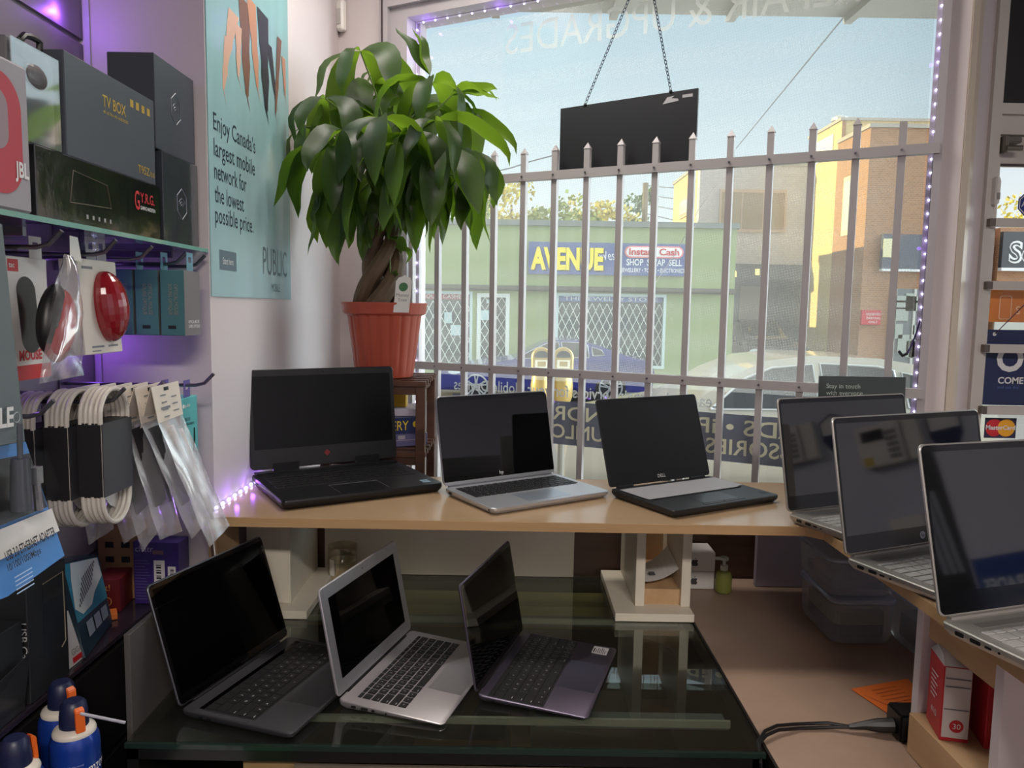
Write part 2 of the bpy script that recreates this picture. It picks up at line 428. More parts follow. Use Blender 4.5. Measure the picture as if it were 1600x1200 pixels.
# ---- pillar and door
b = MB(); b.prism([(0.996, 1.866), (1.040, 1.838), (1.056, 1.84), (1.13, 1.895), (1.13, 2.05), (1.08, 2.05)], 0, 2.9)
struct(b.build('wall_pillar', wall_paint))
b = MB(); b.prism([(1.040, 1.832), (1.058, 1.836), (1.075, 1.850), (1.075, 1.865), (1.045, 1.845)], 0, 2.9); struct(b.build('trim_2', cream))
DR = empty('door_1', (1.6, 1.9, 0)); DR['kind'] = 'structure'
door_paint = mat('door frame paint', (200, 194, 188), 0.4, var=0.02)
b = MB()
b.box((1.128, 1.88, 0), (1.152, 1.96, 2.9)); b.box((1.152, 1.88, 2.060), (2.25, 1.96, 2.085)); b.box((2.2, 1.88, 0), (2.25, 1.96, 2.06))
b.box((1.152, 1.89, 2.015), (2.2, 1.95, 2.060))
b.build('door_frame', door_paint, DR)
b = MB(); b.box((1.152, 1.90, 2.085), (2.25, 1.93, 2.9)); b.build('transom_panel', mat('black transom board', (22, 22, 24), 0.5), DR)
b = MB()
b.box((1.154, 1.895, 0.02), (1.166, 1.935, 2.012)); b.box((1.166, 1.9, 1.946), (2.19, 1.935, 2.012)); b.box((1.166, 1.9, 0.02), (2.19, 1.935, 0.25)); b.box((2.12, 1.9, 0.02), (2.19, 1.935, 2.0))
b.build('door_leaf', door_paint, DR)
b = MB(); b.box((1.166, 1.917, 0.25), (2.12, 1.921, 1.946)); b.build('door_glass', glass_m, DR)
b = MB()
b.box((1.166, 1.8965, 1.941), (2.12, 1.899, 1.948)); b.build('glazing_strip', mat('dark gasket', (70, 62, 58), 0.6), DR)
DG = empty('door_bar_guard', (1.6, 1.88, 0.9), label='white flat burglar bars in steel clips across the glass shop door', cat='door guard')
for z_ in (1.805, 1.656, 1.504, 1.353, 1.20, 1.05):
    x0 = 1.140 + (1.805 - z_) * 0.03
    b = MB(); b.box((x0, 1.868, z_ - .0105), (2.16, 1.876, z_ + .0105)); br = b.build('bar', door_paint, DG)
    b = MB(); b.box((x0 - .006, 1.866, z_ - .009), (x0 + .008, 1.895, z_ + .009)); c_ = b.build('clip', mat('steel clip', (120, 112, 104), 0.35, metal=0.8), br)
DC = empty('door_closer', (1.2, 1.88, 1.985), label='grey metal door closer above the glass door', cat='door closer')
steel = mat('closer steel', (112, 106, 98), 0.4, metal=0.5)
b = MB(); b.box((1.157, 1.872, 1.992), (1.200, 1.895, 2.006)); b.box((1.155, 1.868, 1.970), (1.168, 1.895, 2.008)); b.build('bracket', steel, DC, bevel=0.002)
b = MB(); b.tube([(1.16, 1.868, 1.978), (1.196, 1.866, 1.978)], 0.007, 10); b.build('arm', steel, DC)
b = MB(); b.box((1.23, 1.85, 1.965), (1.45, 1.898, 2.005)); b.build('body', steel, DC, bevel=0.004)
b = MB(); b.prism([(0, 0), (0.011, 0.002), (0.012, 0.055), (0.008, 0.066), (0, 0.066)], 0, 0.02, M=frame_of((1.140, 1.882, 1.846), (1, 0, 0), (0, 0, 1)))
sens = tag(b.build('door_sensor', mat('white plastic', (214, 210, 206), 0.35), loc=(1.145, 1.88, 1.846), bevel=0.002), 'small white contact sensor stuck on the door frame', 'sensor')
b = MB(); b.box((-.0025, -.001, 0.012), (.004, 0.0, 0.028), M=Matrix.Translation((1.146, 1.861, 1.846))); b.build('magnet_slot', mat('sensor grey', (150, 146, 142), 0.5), sens)

def octo(r): return [(r * math.cos(D2R(22.5 + 45 * k)), r * math.sin(D2R(22.5 + 45 * k))) for k in range(8)]
o_ = atY(1609, 319, 1.913)
b = MB(); b.prism(octo(0.031), 0, 0.0006, M=frame_of(o_, (1, 0, 0), (0, 0, 1)))
st = tag(b.build('security_sticker', mat('sticker blue', (28, 44, 120), 0.5), loc=tuple(o_)), 'dark blue octagonal security sticker on the door glass', 'sticker')
b = MB(); b.ring(octo(0.028), octo(0.026), 0.0007, 0.0011, M=frame_of(o_, (1, 0, 0), (0, 0, 1)))
b.text('ADT', o_ + Vector((0, -.0012, -.007)), (1, 0, 0), (0, 0, 1), 0.015, align='C'); b.build('lettering', white_ink, st)
# OPEN sign on the door glass
o_ = Vector((1.1745, 1.9085, 1.362)); navy = mat('sign navy', (32, 42, 84), 0.45)
SG = empty('open_sign', (o_.x + .13, o_.y, o_.z), label='navy blue open sign hanging by a string inside the door glass', cat='sign')
b = MB(); b.box((o_.x, 1.907, o_.z), (o_.x + .26, 1.911, o_.z + .187)); b.build('board', navy, SG)
b = MB(); b.text('OPEN', (o_.x + .026, 1.9065, o_.z + .086), (1, 0, 0), (0, 0, 1), 0.062, width=0.215, bold=.03)
b.text('COME IN', (o_.x + .033, 1.9065, o_.z + .054), (1, 0, 0), (0, 0, 1), 0.016, bold=.025); b.build('lettering', white_ink, SG)
b = MB(); b.text('and use the', (o_.x + .033, 1.9065, o_.z + .041), (1, 0, 0), (0, 0, 1), 0.008); b.build('small_lettering', mat('sign pale blue', (84, 112, 176), 0.5), SG)
b = MB(); b.tube([(o_.x + .016, 1.9055, o_.z + .176), (o_.x + .13, 1.905, o_.z + .30)], 0.0012, 6); b.tube([(o_.x + .244, 1.9055, o_.z + .176), (o_.x + .13, 1.905, o_.z + .30)], 0.0012, 6)
b.build('string', mat('purple string', (70, 40, 70), 0.7), SG)
b = MB(); b.lathe([(0.0045, 0), (0.0045, 0.001)], (o_.x + .016, 1.9068, o_.z + .176), 12, M=Matrix.Rotation(PI / 2, 4, 'X')); b.build('eyelet', white_ink, SG)
# payment card sticker
o_ = atY(1537, 684, 1.913)
b = MB(); b.box((0, -.0004, 0), (.079, .0004, .051), M=Matrix.Translation(o_))
ms = tag(b.build('card_sticker', mat('sticker dark', (44, 40, 70), 0.5), loc=tuple(o_)), 'payment card sticker with red and yellow circles on the door glass', 'sticker')
for dx, nm, cc in ((.024, 'red_disc', (204, 38, 44)), (.054, 'yellow_disc', (240, 170, 40))):
    b = MB(); b.lathe([(0.022, 0), (0.022, 0.0003 if dx < .03 else 0.0004)], o_ + Vector((dx, -.0005, .026)), 24, M=Matrix.Rotation(PI / 2, 4, 'X')); b.build(nm, mat(nm, cc, 0.5), ms)
b = MB(); b.text('MasterCard', o_ + Vector((.0395, -.0012, .0215)), (1, 0, 0), (0, 0, 1), 0.011, align='C', width=0.074, bold=.025); b.build('lettering', white_ink, ms)

# motion sensor in the corner
o_ = WM @ Vector((0.036, -0.002, 2.487))
b = MB(); b.prism(rrect(0.030, 0.098, 0.008, 5, -0.012, 0.050), 0, 0.026, M=frame_of(o_, WX, ZZ), cham=0.006)
ms = tag(b.build('motion_sensor', mat('sensor white', (232, 228, 224), 0.35), loc=tuple(o_), smooth=True), 'white motion sensor fixed high in the wall corner', 'motion sensor')
b = MB(); b.prism(rrect(0.022, 0.05, 0.006, 4, -0.012, 0.045), 0.026, 0.029, M=frame_of(o_, WX, ZZ), cham=0.0015); b.build('lens', mat('sensor lens', (196, 192, 190), 0.25), ms)
b = MB(); b.tube([WM @ Vector((0.012, -.004, 2.595)), WM @ Vector((0.012, -.004, 2.88))], 0.002, 6); b.build('wire', black_plastic, ms)

# black board hung by two chains in front of the pane
n_ = 0.028
BD = empty('hanging_board', WM @ Vector((1.0, n_, 1.98)), label='black sign board hanging on two chains inside the window', cat='sign board')
A = [WM @ Vector(q) for q in ((0.806, n_, 1.984), (1.212, n_, 1.980), (1.212, n_, 2.184), (0.806, n_, 2.170))]
Bk = [q + WN * 0.010 for q in A]
b = MB(); b.hexa(A, Bk); b.build('board', mat('black board', (16, 17, 24), 0.5), BD)
b = MB()
b.poly([lerp(lerp(A[0], A[1], x), lerp(A[3], A[2], x), y) - WN * .0008 for x, y in ((.76, .85), (.87, .87), (.865, .90), (.82, .915), (.84, .945), (.79, .935), (.775, .89))])
b.poly([lerp(lerp(A[0], A[1], x), lerp(A[3], A[2], x), y) - WN * .0008 for x, y in ((.895, .90), (.965, .90), (.965, .94), (.895, .94))])
b.build('torn_sticker', mat('torn paper', (170, 168, 172), 0.7), BD)
def chain(b, P, Q, pitch=0.0105):
    d = (Q - P); n = int(d.length / pitch); t = d.normalized(); a = WN.cross(t).normalized()
    for i in range(n):
        c = P + t * (i + .5) * pitch; sd = a if i % 2 else (WN * .8 + a * .6).normalized()
        pts = [c + t * 0.0068 * math.cos(2 * PI * k / 8) + sd * 0.0032 * math.sin(2 * PI * k / 8) for k in range(9)]
        b.tube(pts, 0.00095, 4, caps=False)
for sA, zA, sB in ((0.884, 2.176, 1.030), (1.136, 2.186, 1.066)):
    b = MB(); chain(b, WM @ Vector((sA, n_, zA)), WM @ Vector((sB, n_, 2.497))); b.build('chain', mat('blue black chain', (40, 46, 66), 0.35, metal=0.6), BD)
    b = MB(); b.sphere(WM @ Vector((sA, n_, zA - .003)), 0.005, 8, 6); b.build('eyelet', black_plastic, BD)

# LED strips: window edge, shelf edge, slat wall corner
diode_m = mat('lit diode', (255, 250, 255), 0.5, emit=(215, 205, 255), estr=9.0)
tape_m = mat('clear LED tape', (206, 198, 214), 0.3)
def led(name, pts, nrm, step, label, loc, rad=0.0034):
    pts = [Vector(p_) for p_ in pts]
    b = MB(); d = MB(); nrm = Vector(nrm).normalized()
    for P, Q in zip(pts, pts[1:]):
        t = (Q - P).normalized(); w_ = t.cross(nrm).normalized() * 0.005
        b.hexa([P - w_, P + w_, Q + w_, Q - w_], [x + nrm * 0.0015 for x in (P - w_, P + w_, Q + w_, Q - w_)])
        k = max(1, int((Q - P).length / step))
        for i in range(k):
            d.sphere(lerp(P, Q, (i + .5) / k) + nrm * 0.003, rad, 8, 6)
    o = tag(b.build(name, tape_m, loc=loc), label, 'led strip')
    d.build('diodes', diode_m, o); return o
inn = 0.040
led('light_strip', [WM @ Vector(q) for q in ((0.2855, inn, 1.1), (0.2855, inn, 2.4945))], WX, 0.045, 'LED tape down the window frame beside the plant', tuple(WM @ Vector((0.2855, inn, 1.1))), 0.0026)
led('light_strip', [WM @ Vector(q) for q in ((0.29, inn, 2.4945), (1.78, inn, 2.4945))], (0, 0, -1), 0.045, 'LED tape along the top of the window frame', tuple(WM @ Vector((1.0, inn, 2.494))), 0.0026)
led('light_strip', [WM @ Vector(q) for q in ((1.7845, inn, 1.1), (1.7845, inn, 2.49))], -WX, 0.032, 'LED tape down the window frame beside the door pillar', tuple(WM @ Vector((1.7845, inn, 1.1))), 0.0026)
b = MB(); pt = [atW(u, v, .03) for u, v in ((1438, 500), (1432, 520), (1424, 540), (1418, 552), (1410, 556), (1404, 548))]
b.tube(pt, 0.0022, 6); w_ = tag(b.build('led_cable', mat('purple cable', (66, 50, 110), 0.5), loc=tuple(pt[3])), 'loose purple cable end of the LED tape beside the door pillar', 'cable')
b = MB(); b.tube([pt[3], pt[4], lerp(pt[4], pt[5], .9)], 0.004, 6); b.build('connector', black_plastic, w_)
purple = (0.34, 0.10, 1.0)
def glow(loc, e, r=0.02): light('led_glow', 'POINT', loc, e * .22, purple, shadow_soft_size=min(r, .005))
for s_ in (0.34, 0.6): glow(WM @ Vector((s_, 0.02, 2.47)), 0.22)
glow(WM @ Vector((0.305, 0.02, 2.40)), 0.2)
for z_ in (1.3, 1.75, 2.2): glow(WM @ Vector((1.768, 0.0, z_)), 0.09)

# ceiling panels
for px, py, pw in PANELS:
    r_ = empty('ceiling_panel', (px, py, 2.9), label='rectangular white ceiling light panel ' + ('above the maple shelf' if py > -1 else 'near the rear of the shop'), cat='ceiling light')
    b = MB(); b.ring([(px - .62, py - .17), (px + .62, py - .17), (px + .62, py + .17), (px - .62, py + .17)], [(px - .6, py - .15), (px + .6, py - .15), (px + .6, py + .15), (px - .6, py + .15)], 2.868, 2.9); b.build('housing', white_paint, r_)
    b = MB(); b.box((px - .6, py - .15, 2.88), (px + .6, py + .15, 2.89)); b.build('diffuser', mat('lit diffuser', (255, 250, 240), 0.5, emit=(255, 245, 230), estr=3), r_)

# ================================================================== the street outside
GZ = -0.45
asphalt = mat('asphalt', (112, 112, 112), 0.85, var=0.12, vscale=3, bump=0.1)
concrete = mat('pavement concrete', (176, 172, 164), 0.85, var=0.06, vscale=1.5)
b = MB(); b.box((-60, 7.2, GZ - .3), (60, 18.9, GZ)); b.build('street', asphalt)['kind'] = 'structure'
b = MB(); b.box((-60, 2.75, GZ - .3), (60, 7.2, GZ + .12)); b.build('pavement', concrete)['kind'] = 'structure'
b = MB(); b.box((-60, 18.9, GZ - .3), (60, 70, GZ + .12)); b.build('pavement', concrete)['kind'] = 'structure'
# soffit of the shop's own canopy, with joists
b = MB(); b.box((-3, 2.82, 2.715), (3.6, 3.08, 2.78))
for i in range(14): b.box((-2.8 + i * .45, 2.82, 2.69), (-2.77 + i * .45, 3.08, 2.715))
struct(b.build('trim_3', mat('grey canopy board', (150, 150, 146), 0.7, var=0.05)))
b = MB(); b.box((-3, 2.70, 2.70), (3.6, 2.82, 3.3)); struct(b.build('wall_front', mat('dark fascia', (120, 118, 112), 0.7)))

def facade_box(name, lo, hi, m, parent): b = MB(); b.box(lo, hi); return b.build(name, m, parent)
# ---- green shop building opposite
YF = 20.0
G = empty('shop_building', (0, 20.5, GZ + .12), label='single storey green pawn shop across the street with a blue sign', cat='building')
green = mat('green stucco', (142, 156, 106), 0.85, var=0.05, vscale=0.8, stretch=(0.3, 1, 3))
XL, XR = -9.0, 5.70
gt = 3.70
b = MB()
# facade with openings: window left (-3.0..-1.3?), door, window right
def gx(u): return atY(u, 500, YF).x
openings = [(gx(640), gx(738), 0.08, 2.0), (gx(745), gx(796), GZ + .12, 1.96), (gx(868), gx(1040), 0.08, 2.0)]
xs = [XL] + [q for o in openings for q in o[:2]] + [XR]
for i in range(0, len(xs), 2): b.box((xs[i], YF, GZ + .12), (xs[i + 1], YF + .3, gt))
for x0, x1, z0, z1 in openings:
    b.box((x0, YF, z1), (x1, YF + .3, gt))
    if z0 > GZ + .2: b.box((x0, YF, GZ + .12), (x1, YF + .3, z0))
b.box((XL, YF + .3, GZ + .12), (XR, YF + 3.4, gt))
b.build('wall', green, G)
facade_box('cornice', (XL - .05, YF - .08, gt), (XR + .05, YF + 3.5, gt + .14), mat('grey cornice', (120, 124, 120), 0.7), G)
b = MB(); b.box((XL, YF - .22, 2.07), (XR - .02, YF, 2.17)); b.box((XL, YF - .10, 2.03), (XR - .02, YF, 2.08)); b.build('awning_bar', mat('dark awning bar', (84, 82, 72), 0.6), G)
glass_dark = mat('dark shop glass', (58, 76, 80), 0.15, ior=1.5)
gate_m = mat('white gate lattice', (222, 226, 220), 0.5)
pale = mat('pale shop frame', (196, 214, 212), 0.5)
def lattice(b, x0, x1, z0, z1, y, w=0.2, h=0.36, t=0.009):
    n = max(2, int(round((x1 - x0) / w))); w = (x1 - x0) / n; m = max(2, int(round((z1 - z0) / h))); h = (z1 - z0) / m
    for i in range(n):
        for j in range(m):
            for a, c in (((0, .5), (.5, 0)), ((.5, 0), (1, .5)), ((1, .5), (.5, 1)), ((.5, 1), (0, .5))):
                b.tube([(x0 + (i + a[0]) * w, y, z0 + (j + a[1]) * h), (x0 + (i + c[0]) * w, y, z0 + (j + c[1]) * h)], t, 4)
for k, (x0, x1, z0, z1) in enumerate(openings):
    nm = 'shop_door' if k == 1 else 'shop_window'
    b = MB(); f_ = 0.07 if k != 1 else 0.10
    b.ring([(x0, z0), (x1, z0), (x1, z1), (x0, z1)], [(x0 + f_, z0 + f_), (x1 - f_, z0 + f_), (x1 - f_, z1 - f_), (x0 + f_, z1 - f_)], -0.12, 0.02, M=frame_of((0, YF, 0), (1, 0, 0), (0, 0, 1)))
    fr = b.build(nm, mat('white door frame', (226, 230, 224), 0.5) if k == 1 else pale, G)
    b = MB(); b.box((x0 + f_, YF + .14, z0 + f_), (x1 - f_, YF + .16, z1 - f_)); b.build('pane', glass_dark, fr)
    b = MB(); lattice(b, x0 + f_, x1 - f_, z0 + f_, z1 - f_ - (.18 if k != 1 else 0), YF + .04); b.build('folding_gate', gate_m, fr)
red_b = mat('red fascia strip', (150, 70, 76), 0.6); blue_b = mat('blue fascia strip', (96, 116, 160), 0.6)
for u0, u1, tx, m_ in ((640, 737, 'CHEQUES CASHERS', red_b), (869, 1039, 'THE JEWELRY STORE', blue_b)):
    x0, x1 = gx(u0), gx(u1)
    sb = facade_box('fascia_strip', (x0 + .08, YF + .06, 1.79), (x1 - .08, YF + .09, 1.96), m_, G)
    b = MB(); b.text(tx, ((x0 + x1) / 2, YF + .055, 1.82), (1, 0, 0), (0, 0, 1), 0.10, align='C', width=(x1 - x0) * .86); b.build('lettering', white_ink, sb)
poster_m = mat('pale notice', (196, 220, 222), 0.6)
b = MB()
for u0, v0, u1, v1 in ((694, 488, 706, 505), (704, 508, 724, 524), (750, 485, 765, 500), (760, 468, 770, 474)):
    A, B = atY(u0, v1, YF + .1), atY(u1, v0, YF + .1); b.box((A.x, YF + .10, A.z), (B.x, YF + .12, B.z))
b.build('window_notices', poster_m, G)
# the sign
x0, x1 = atY(826, 400, YF).x, atY(1070, 400, YF).x
zb, zt = atY(950, 430, YF).z, atY(950, 380, YF).z
sgn = facade_box('sign_board', (x0, YF - .10, zb), (x1, YF - .01, zt), mat('sign blue', (64, 84, 142), 0.5), G)
H = zt - zb
def st(u, v): q = atY(u, v, YF - .11); return Vector((q.x, YF - .101, q.z))
b = MB(); q = st(829, 419); b.text('AVENUE', q + Vector((.03, .0, -.03)), (1, 0, 0), (0, 0, 1), 0.52, width=1.86, bold=.045); b.build('letter_shadow', mat('sign black', (24, 30, 50), 0.5), sgn)
b = MB(); b.text('AVENUE', q + Vector((0, -.012, 0)), (1, 0, 0), (0, 0, 1), 0.52, width=1.86, bold=.045); b.build('lettering', mat('sign yellow', (250, 226, 60), 0.5), sgn)
b = MB(); q = st(937, 407); b.text('West', q, (1, 0, .06), (-.25, 0, 1), 0.24, width=.48); b.build('script_lettering', white_ink, sgn)
c = st(1022, 394)
b = MB(); b.prism(rrect(1.50, .30, .149, 8), 0, .02, M=frame_of(c, (1, 0, 0), (0, 0, 1))); b.build('name_plate', mat('sign pink rim', (230, 130, 130), 0.5), sgn)
b = MB(); b.prism(rrect(1.42, .23, .114, 8), .02, .03, M=frame_of(c, (1, 0, 0), (0, 0, 1))); b.build('name_plate', mat('sign white', (240, 236, 236), 0.5), sgn)
b = MB(); b.text('Instant Cash', c + Vector((0, -.04, -.075)), (1, 0, 0), (0, 0, 1), 0.165, align='C', width=1.28, bold=.03); b.build('lettering', mat('sign red', (196, 36, 44), 0.5), sgn)
b = MB(); c = st(1022, 415); b.text('SHOP  SWAP  SELL', c, (1, 0, 0), (0, 0, 1), 0.16, align='C', width=1.42, bold=.02)
c = st(1020, 425.5); b.text('JEWELLERY • TOOLS • ELECTRONICS', c, (1, 0, 0), (0, 0, 1), 0.10, align='C', width=1.62, bold=.015); b.build('lettering', white_ink, sgn)

# ---- grey brick two-storey building behind it
def brick_mat(name, c1, c2, mortar, scale):
    m, t, o = nodes_mat(name)
    co = t.nodes.new('ShaderNodeTexCoord'); g = t.nodes.new('ShaderNodeNewGeometry')
    sx = t.nodes.new('ShaderNodeSeparateXYZ'); t.links.new(co.outputs['Object'], sx.inputs[0])
    ad = t.nodes.new('ShaderNodeMath'); t.links.new(sx.outputs['X'], ad.inputs[0]); t.links.new(sx.outputs['Y'], ad.inputs[1])
    cb = t.nodes.new('ShaderNodeCombineXYZ'); t.links.new(ad.outputs[0], cb.inputs[0]); t.links.new(sx.outputs['Z'], cb.inputs[1])
    br = t.nodes.new('ShaderNodeTexBrick'); br.inputs['Scale'].default_value = scale; br.inputs['Mortar Size'].default_value = 0.018
    br.inputs['Color1'].default_value = lin(c1); br.inputs['Color2'].default_value = lin(c2); br.inputs['Mortar'].default_value = lin(mortar)
    t.links.new(cb.outputs[0], br.inputs[0])
    p_ = t.nodes.new('ShaderNodeBsdfPrincipled'); p_.inputs['Roughness'].default_value = 0.85
    t.links.new(br.outputs[0], p_.inputs['Base Color']); t.links.new(p_.outputs[0], o.inputs[0]); return m
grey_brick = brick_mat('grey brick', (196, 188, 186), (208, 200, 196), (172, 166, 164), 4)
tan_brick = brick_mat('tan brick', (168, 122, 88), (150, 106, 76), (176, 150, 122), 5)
sunlit_brick = brick_mat('sunlit yellow brick', (208, 184, 130), (196, 170, 116), (200, 184, 146), 5)  # sunlight on the left-facing walls is put into this brick colour
YG = 24.0
gb = empty('apartment_building', (7.5, 26, GZ + .12), label='grey brick two storey building behind the green shop', cat='building')
xa, xb = atY(1093, 300, YG).x, atY(1261, 300, YG).x
zt = atY(1150, 258, YG).z
facade_box('wall', (xa, YG, GZ + .12), (xb, YG + .3, zt), grey_brick, gb)
facade_box('side_wall', (xa + .001, YG + .3, GZ + .12), (xb, YG + 3.9, zt), sunlit_brick, gb)
facade_box('parapet', (xa - .04, YG - .05, zt), (xb + .04, YG + 3.95, zt + .1), mat('parapet metal', (158, 156, 150), 0.6), gb)
A, B = atY(1122, 362, YG), atY(1229, 297, YG)
tanf = mat('tan window frame', (196, 170, 144), 0.6)
wn = facade_box('window', (A.x, YG - .06, A.z), (B.x, YG - .01, B.z), tanf, gb)
for k in range(3):
    w3 = (B.x - A.x - .24) / 3; xx = A.x + .06 + k * (w3 + .06)
    facade_box('pane', (xx, YG - .08, A.z + .1), (xx + w3, YG - .061, B.z - .1), mat('gold reflection glass', (150, 128, 92), 0.08, ior=1.6), wn)  # gold reflection is put into the pane colour
A, B = atY(1058, 345, YG + 3.0), atY(1075, 300, YG)   # side window on the sunlit wall
wn = facade_box('window', (xa - .05, YG + 1.0, A.z), (xa + .0, YG + 2.6, B.z + .1), tanf, gb)
facade_box('pane', (xa - .07, YG + 1.1, A.z + .1), (xa - .051, YG + 2.5, B.z), mat('pale window glass', (190, 200, 200), 0.1), wn)
sf = facade_box('shopfront', (atY(1144, 420, YG).x, YG - .16, GZ + .12), (xb - .05, YG - .01, atY(1200, 437, YG).z), mat('dark shopfront', (64, 68, 72), 0.3), gb)
facade_box('shop_fascia', (atY(1144, 420, YG).x, YG - .34, atY(1200, 437, YG).z), (xb - .05, YG - .01, atY(1200, 414, YG).z), mat('dark fascia board', (78, 80, 86), 0.5), gb)
b = MB()
for u, v in ((1148, 428), (1184, 425)):
    q = atY(u, v, YG - .4); b.box((q.x - .06, YG - .38, q.z - .09), (q.x + .06, YG - .345, q.z + .09))
b.build('lit_sign_lamp', mat('lit lamp', (255, 220, 130), 0.5, emit=(255, 216, 120), estr=1.6), gb)
b = MB(); b.box((atY(1152, 500, YG).x, YG - .20, GZ + .12), (atY(1186, 500, YG).x, YG - .165, atY(1186, 448, YG).z)); b.build('shop_door', mat('grey shop door', (120, 116, 112), 0.4), sf)
b = MB(); q = atY(1240, 478, YG - .2); b.text('CAFE', (q.x - .6, YG - .165, q.z), (1, 0, 0), (0, 0, 1), .18); b.text('since', (q.x - .5, YG - .165, q.z - .3), (1, 0, 0), (0, 0, 1), .12); b.build('lettering', mat('faded white', (150, 156, 160), 0.6), sf) if False else b.bm.free()

# ---- tan brick corner building, sunlit side walls
tb = empty('brick_building', (11, 23, GZ + .12), label='tan brick corner building with sunlit side walls and a chimney', cat='building')
x1_, x2_ = atY(1307, 350, 22).x, atY(1352, 350, 20).x
ztA = atY(1307, 188, 22).z; ztB = atY(1352, 199, 20).z
b = MB(); b.box((x1_, 22.0, GZ + .12), (12.2, 24.4, ztA)); b.build('rear_wing', sunlit_brick, tb)
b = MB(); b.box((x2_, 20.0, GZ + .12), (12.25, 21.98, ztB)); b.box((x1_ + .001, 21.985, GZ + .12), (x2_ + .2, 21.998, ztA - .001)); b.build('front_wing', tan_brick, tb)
facade_box('parapet', (x2_ - .05, 19.95, ztB), (12.3, 21.95, ztB + .10), mat('parapet stone', (170, 160, 150), 0.7), tb)
facade_box('parapet', (x1_ - .05, 21.96, ztA), (12.25, 24.4, ztA + .08), mat('parapet stone', (170, 160, 150), 0.7), tb)
b = MB(); q = atY(1306, 186, 23); b.lathe([(.16, 0), (.16, .12), (.24, .14), (.24, .22), (.1, .30)], (q.x + .12, 23.0, ztA + .08), 14); b.build('vent_cap', mat('steel vent', (190, 190, 190), 0.4, metal=0.4), tb)
facade_box('blank_board', (x1_ - .03, 22.5, atY(1290, 250, 23).z), (x1_ - .001, 23.9, ztA - .25), mat('white wall board', (232, 226, 206), 0.7), tb)
for vz0, vz1, yy in ((270, 365, 20.55),):
    f_ = facade_box('window', (x2_ - .05, yy, atY(1335, vz1, yy).z), (x2_ - .001, yy + .8, atY(1335, vz0, yy).z), mat('cream sash', (230, 214, 170), 0.6), tb)
    facade_box('pane', (x2_ - .06, yy + .1, atY(1335, vz1 - 8, yy).z), (x2_ - .051, yy + .7, atY(1335, vz0 + 8, yy).z), mat('pale window glass', (190, 200, 200), 0.1), f_)
A, B = atY(1376, 420, 19.9), atY(1450, 367, 19.9)
bs = facade_box('blade_sign', (A.x, 19.85, A.z), (B.x + .9, 19.98, B.z), mat('dark blue grey sign', (78, 84, 98), 0.5, var=0.15, vscale=4), tb)
facade_box('sign_trim', (A.x, 19.82, A.z - .06), (B.x + .9, 19.98, A.z - .001), white_ink, bs)
q = atY(1379, 405, 19.84); facade_box('lit_panel', (q.x, 19.83, q.z + .05), (q.x + .22, 19.849, q.z + .52), mat('cream panel', (228, 220, 176), 0.6), bs)
A, B = atY(1375, 590, 20), atY(1450, 452, 20)
sw = facade_box('shop_window', (A.x + .2, 19.93, GZ + .3), (B.x + .9, 19.99, B.z), mat('grey shop glass', (120, 126, 128), 0.15), tb)
b = MB()
for k in range(4): b.box((A.x + .2 + k * .5, 19.90, GZ + .3), (A.x + .26 + k * .5, 19.929, B.z))
b.box((A.x + .2, 19.90, B.z - .35), (B.x + .9, 19.929, B.z - .30)); b.build('mullions', mat('white mullion', (200, 198, 190), 0.5), sw)
b = MB()
rng = random.Random(3)
for k in range(9):
    u, v = 1380 + rng.random() * 55, 480 + rng.random() * 90; q = atY(u, v, 19.9); b.box((q.x, 19.90, q.z), (q.x + .2 + rng.random() * .2, 19.925, q.z + .2 + rng.random() * .3))
b.build('window_notices', mat('faded notices', (170, 176, 168), 0.7), sw)
A, B = atY(1346, 507, 19.9), atY(1377, 485, 19.9)
rs = facade_box('red_sign', (A.x, 19.90, A.z), (B.x, 19.985, B.z), mat('red notice', (196, 40, 52), 0.5), tb)
b = MB()
for k, tx in enumerate(('RESERVED', 'PARKING', 'ONLY')):
    b.text(tx, ((A.x + B.x) / 2 + .05, 19.895, B.z - .13 - k * .10), (1, 0, 0), (0, 0, 1), .06, align='C')
b.build('lettering', white_ink, rs)
b = MB(); q = atY(1290, 560, 22); b.tube([(x1_ + .05, 21.9, GZ + .12), (x1_ + .05, 21.9, 3.0)], .05, 8); b.build('downpipe', mat('rust pipe', (150, 96, 60), 0.7), tb)
# shop seen through the door: dark fascia with outlined letters and an orange poster
YD = 20.0
db = empty('cafe_building', (15.0, 20.5, GZ + .12), label='shop with a dark sign band seen through the glass door', cat='building')
A, B = atY(1562, 505, YD), atY(1640, 340, YD)
facade_box('wall', (12.45, 20.02, GZ + .12), (19, 21.5, 3.85), tan_brick, db)
A, B = atY(1555, 418, 19.9), atY(1640, 363, 19.9)
fb = facade_box('sign_band', (12.45, 19.88, A.z), (19, 20.015, B.z), mat('charcoal sign', (58, 60, 66), 0.5, var=0.1), db)
def outlined(s_, o, h, parent):
    b = MB(); b.text(s_, o, (1, 0, 0), (0, 0, 1), h, bold=.05); b.build('lettering', white_ink, parent)
    b = MB(); b.text(s_, Vector(o) + Vector((.03, -.006, 0)), (1, 0, 0), (0, 0, 1), h * .99, bold=-.012); b.build('letter_core', mat('charcoal sign', (58, 60, 66)), parent)
q = atY(1557, 411, 19.87); outlined('Sea', (12.62, 19.875, q.z + .04), .50, fb)
facade_box('sign_trim', (12.45, 19.86, A.z - .08), (19, 20.015, A.z - .001), white_ink, db)
facade_box('shop_window', (12.45, 19.97, GZ + .3), (19, 20.012, atY(1570, 452, 20).z), mat('shop glass pale', (178, 178, 170), 0.3), db)
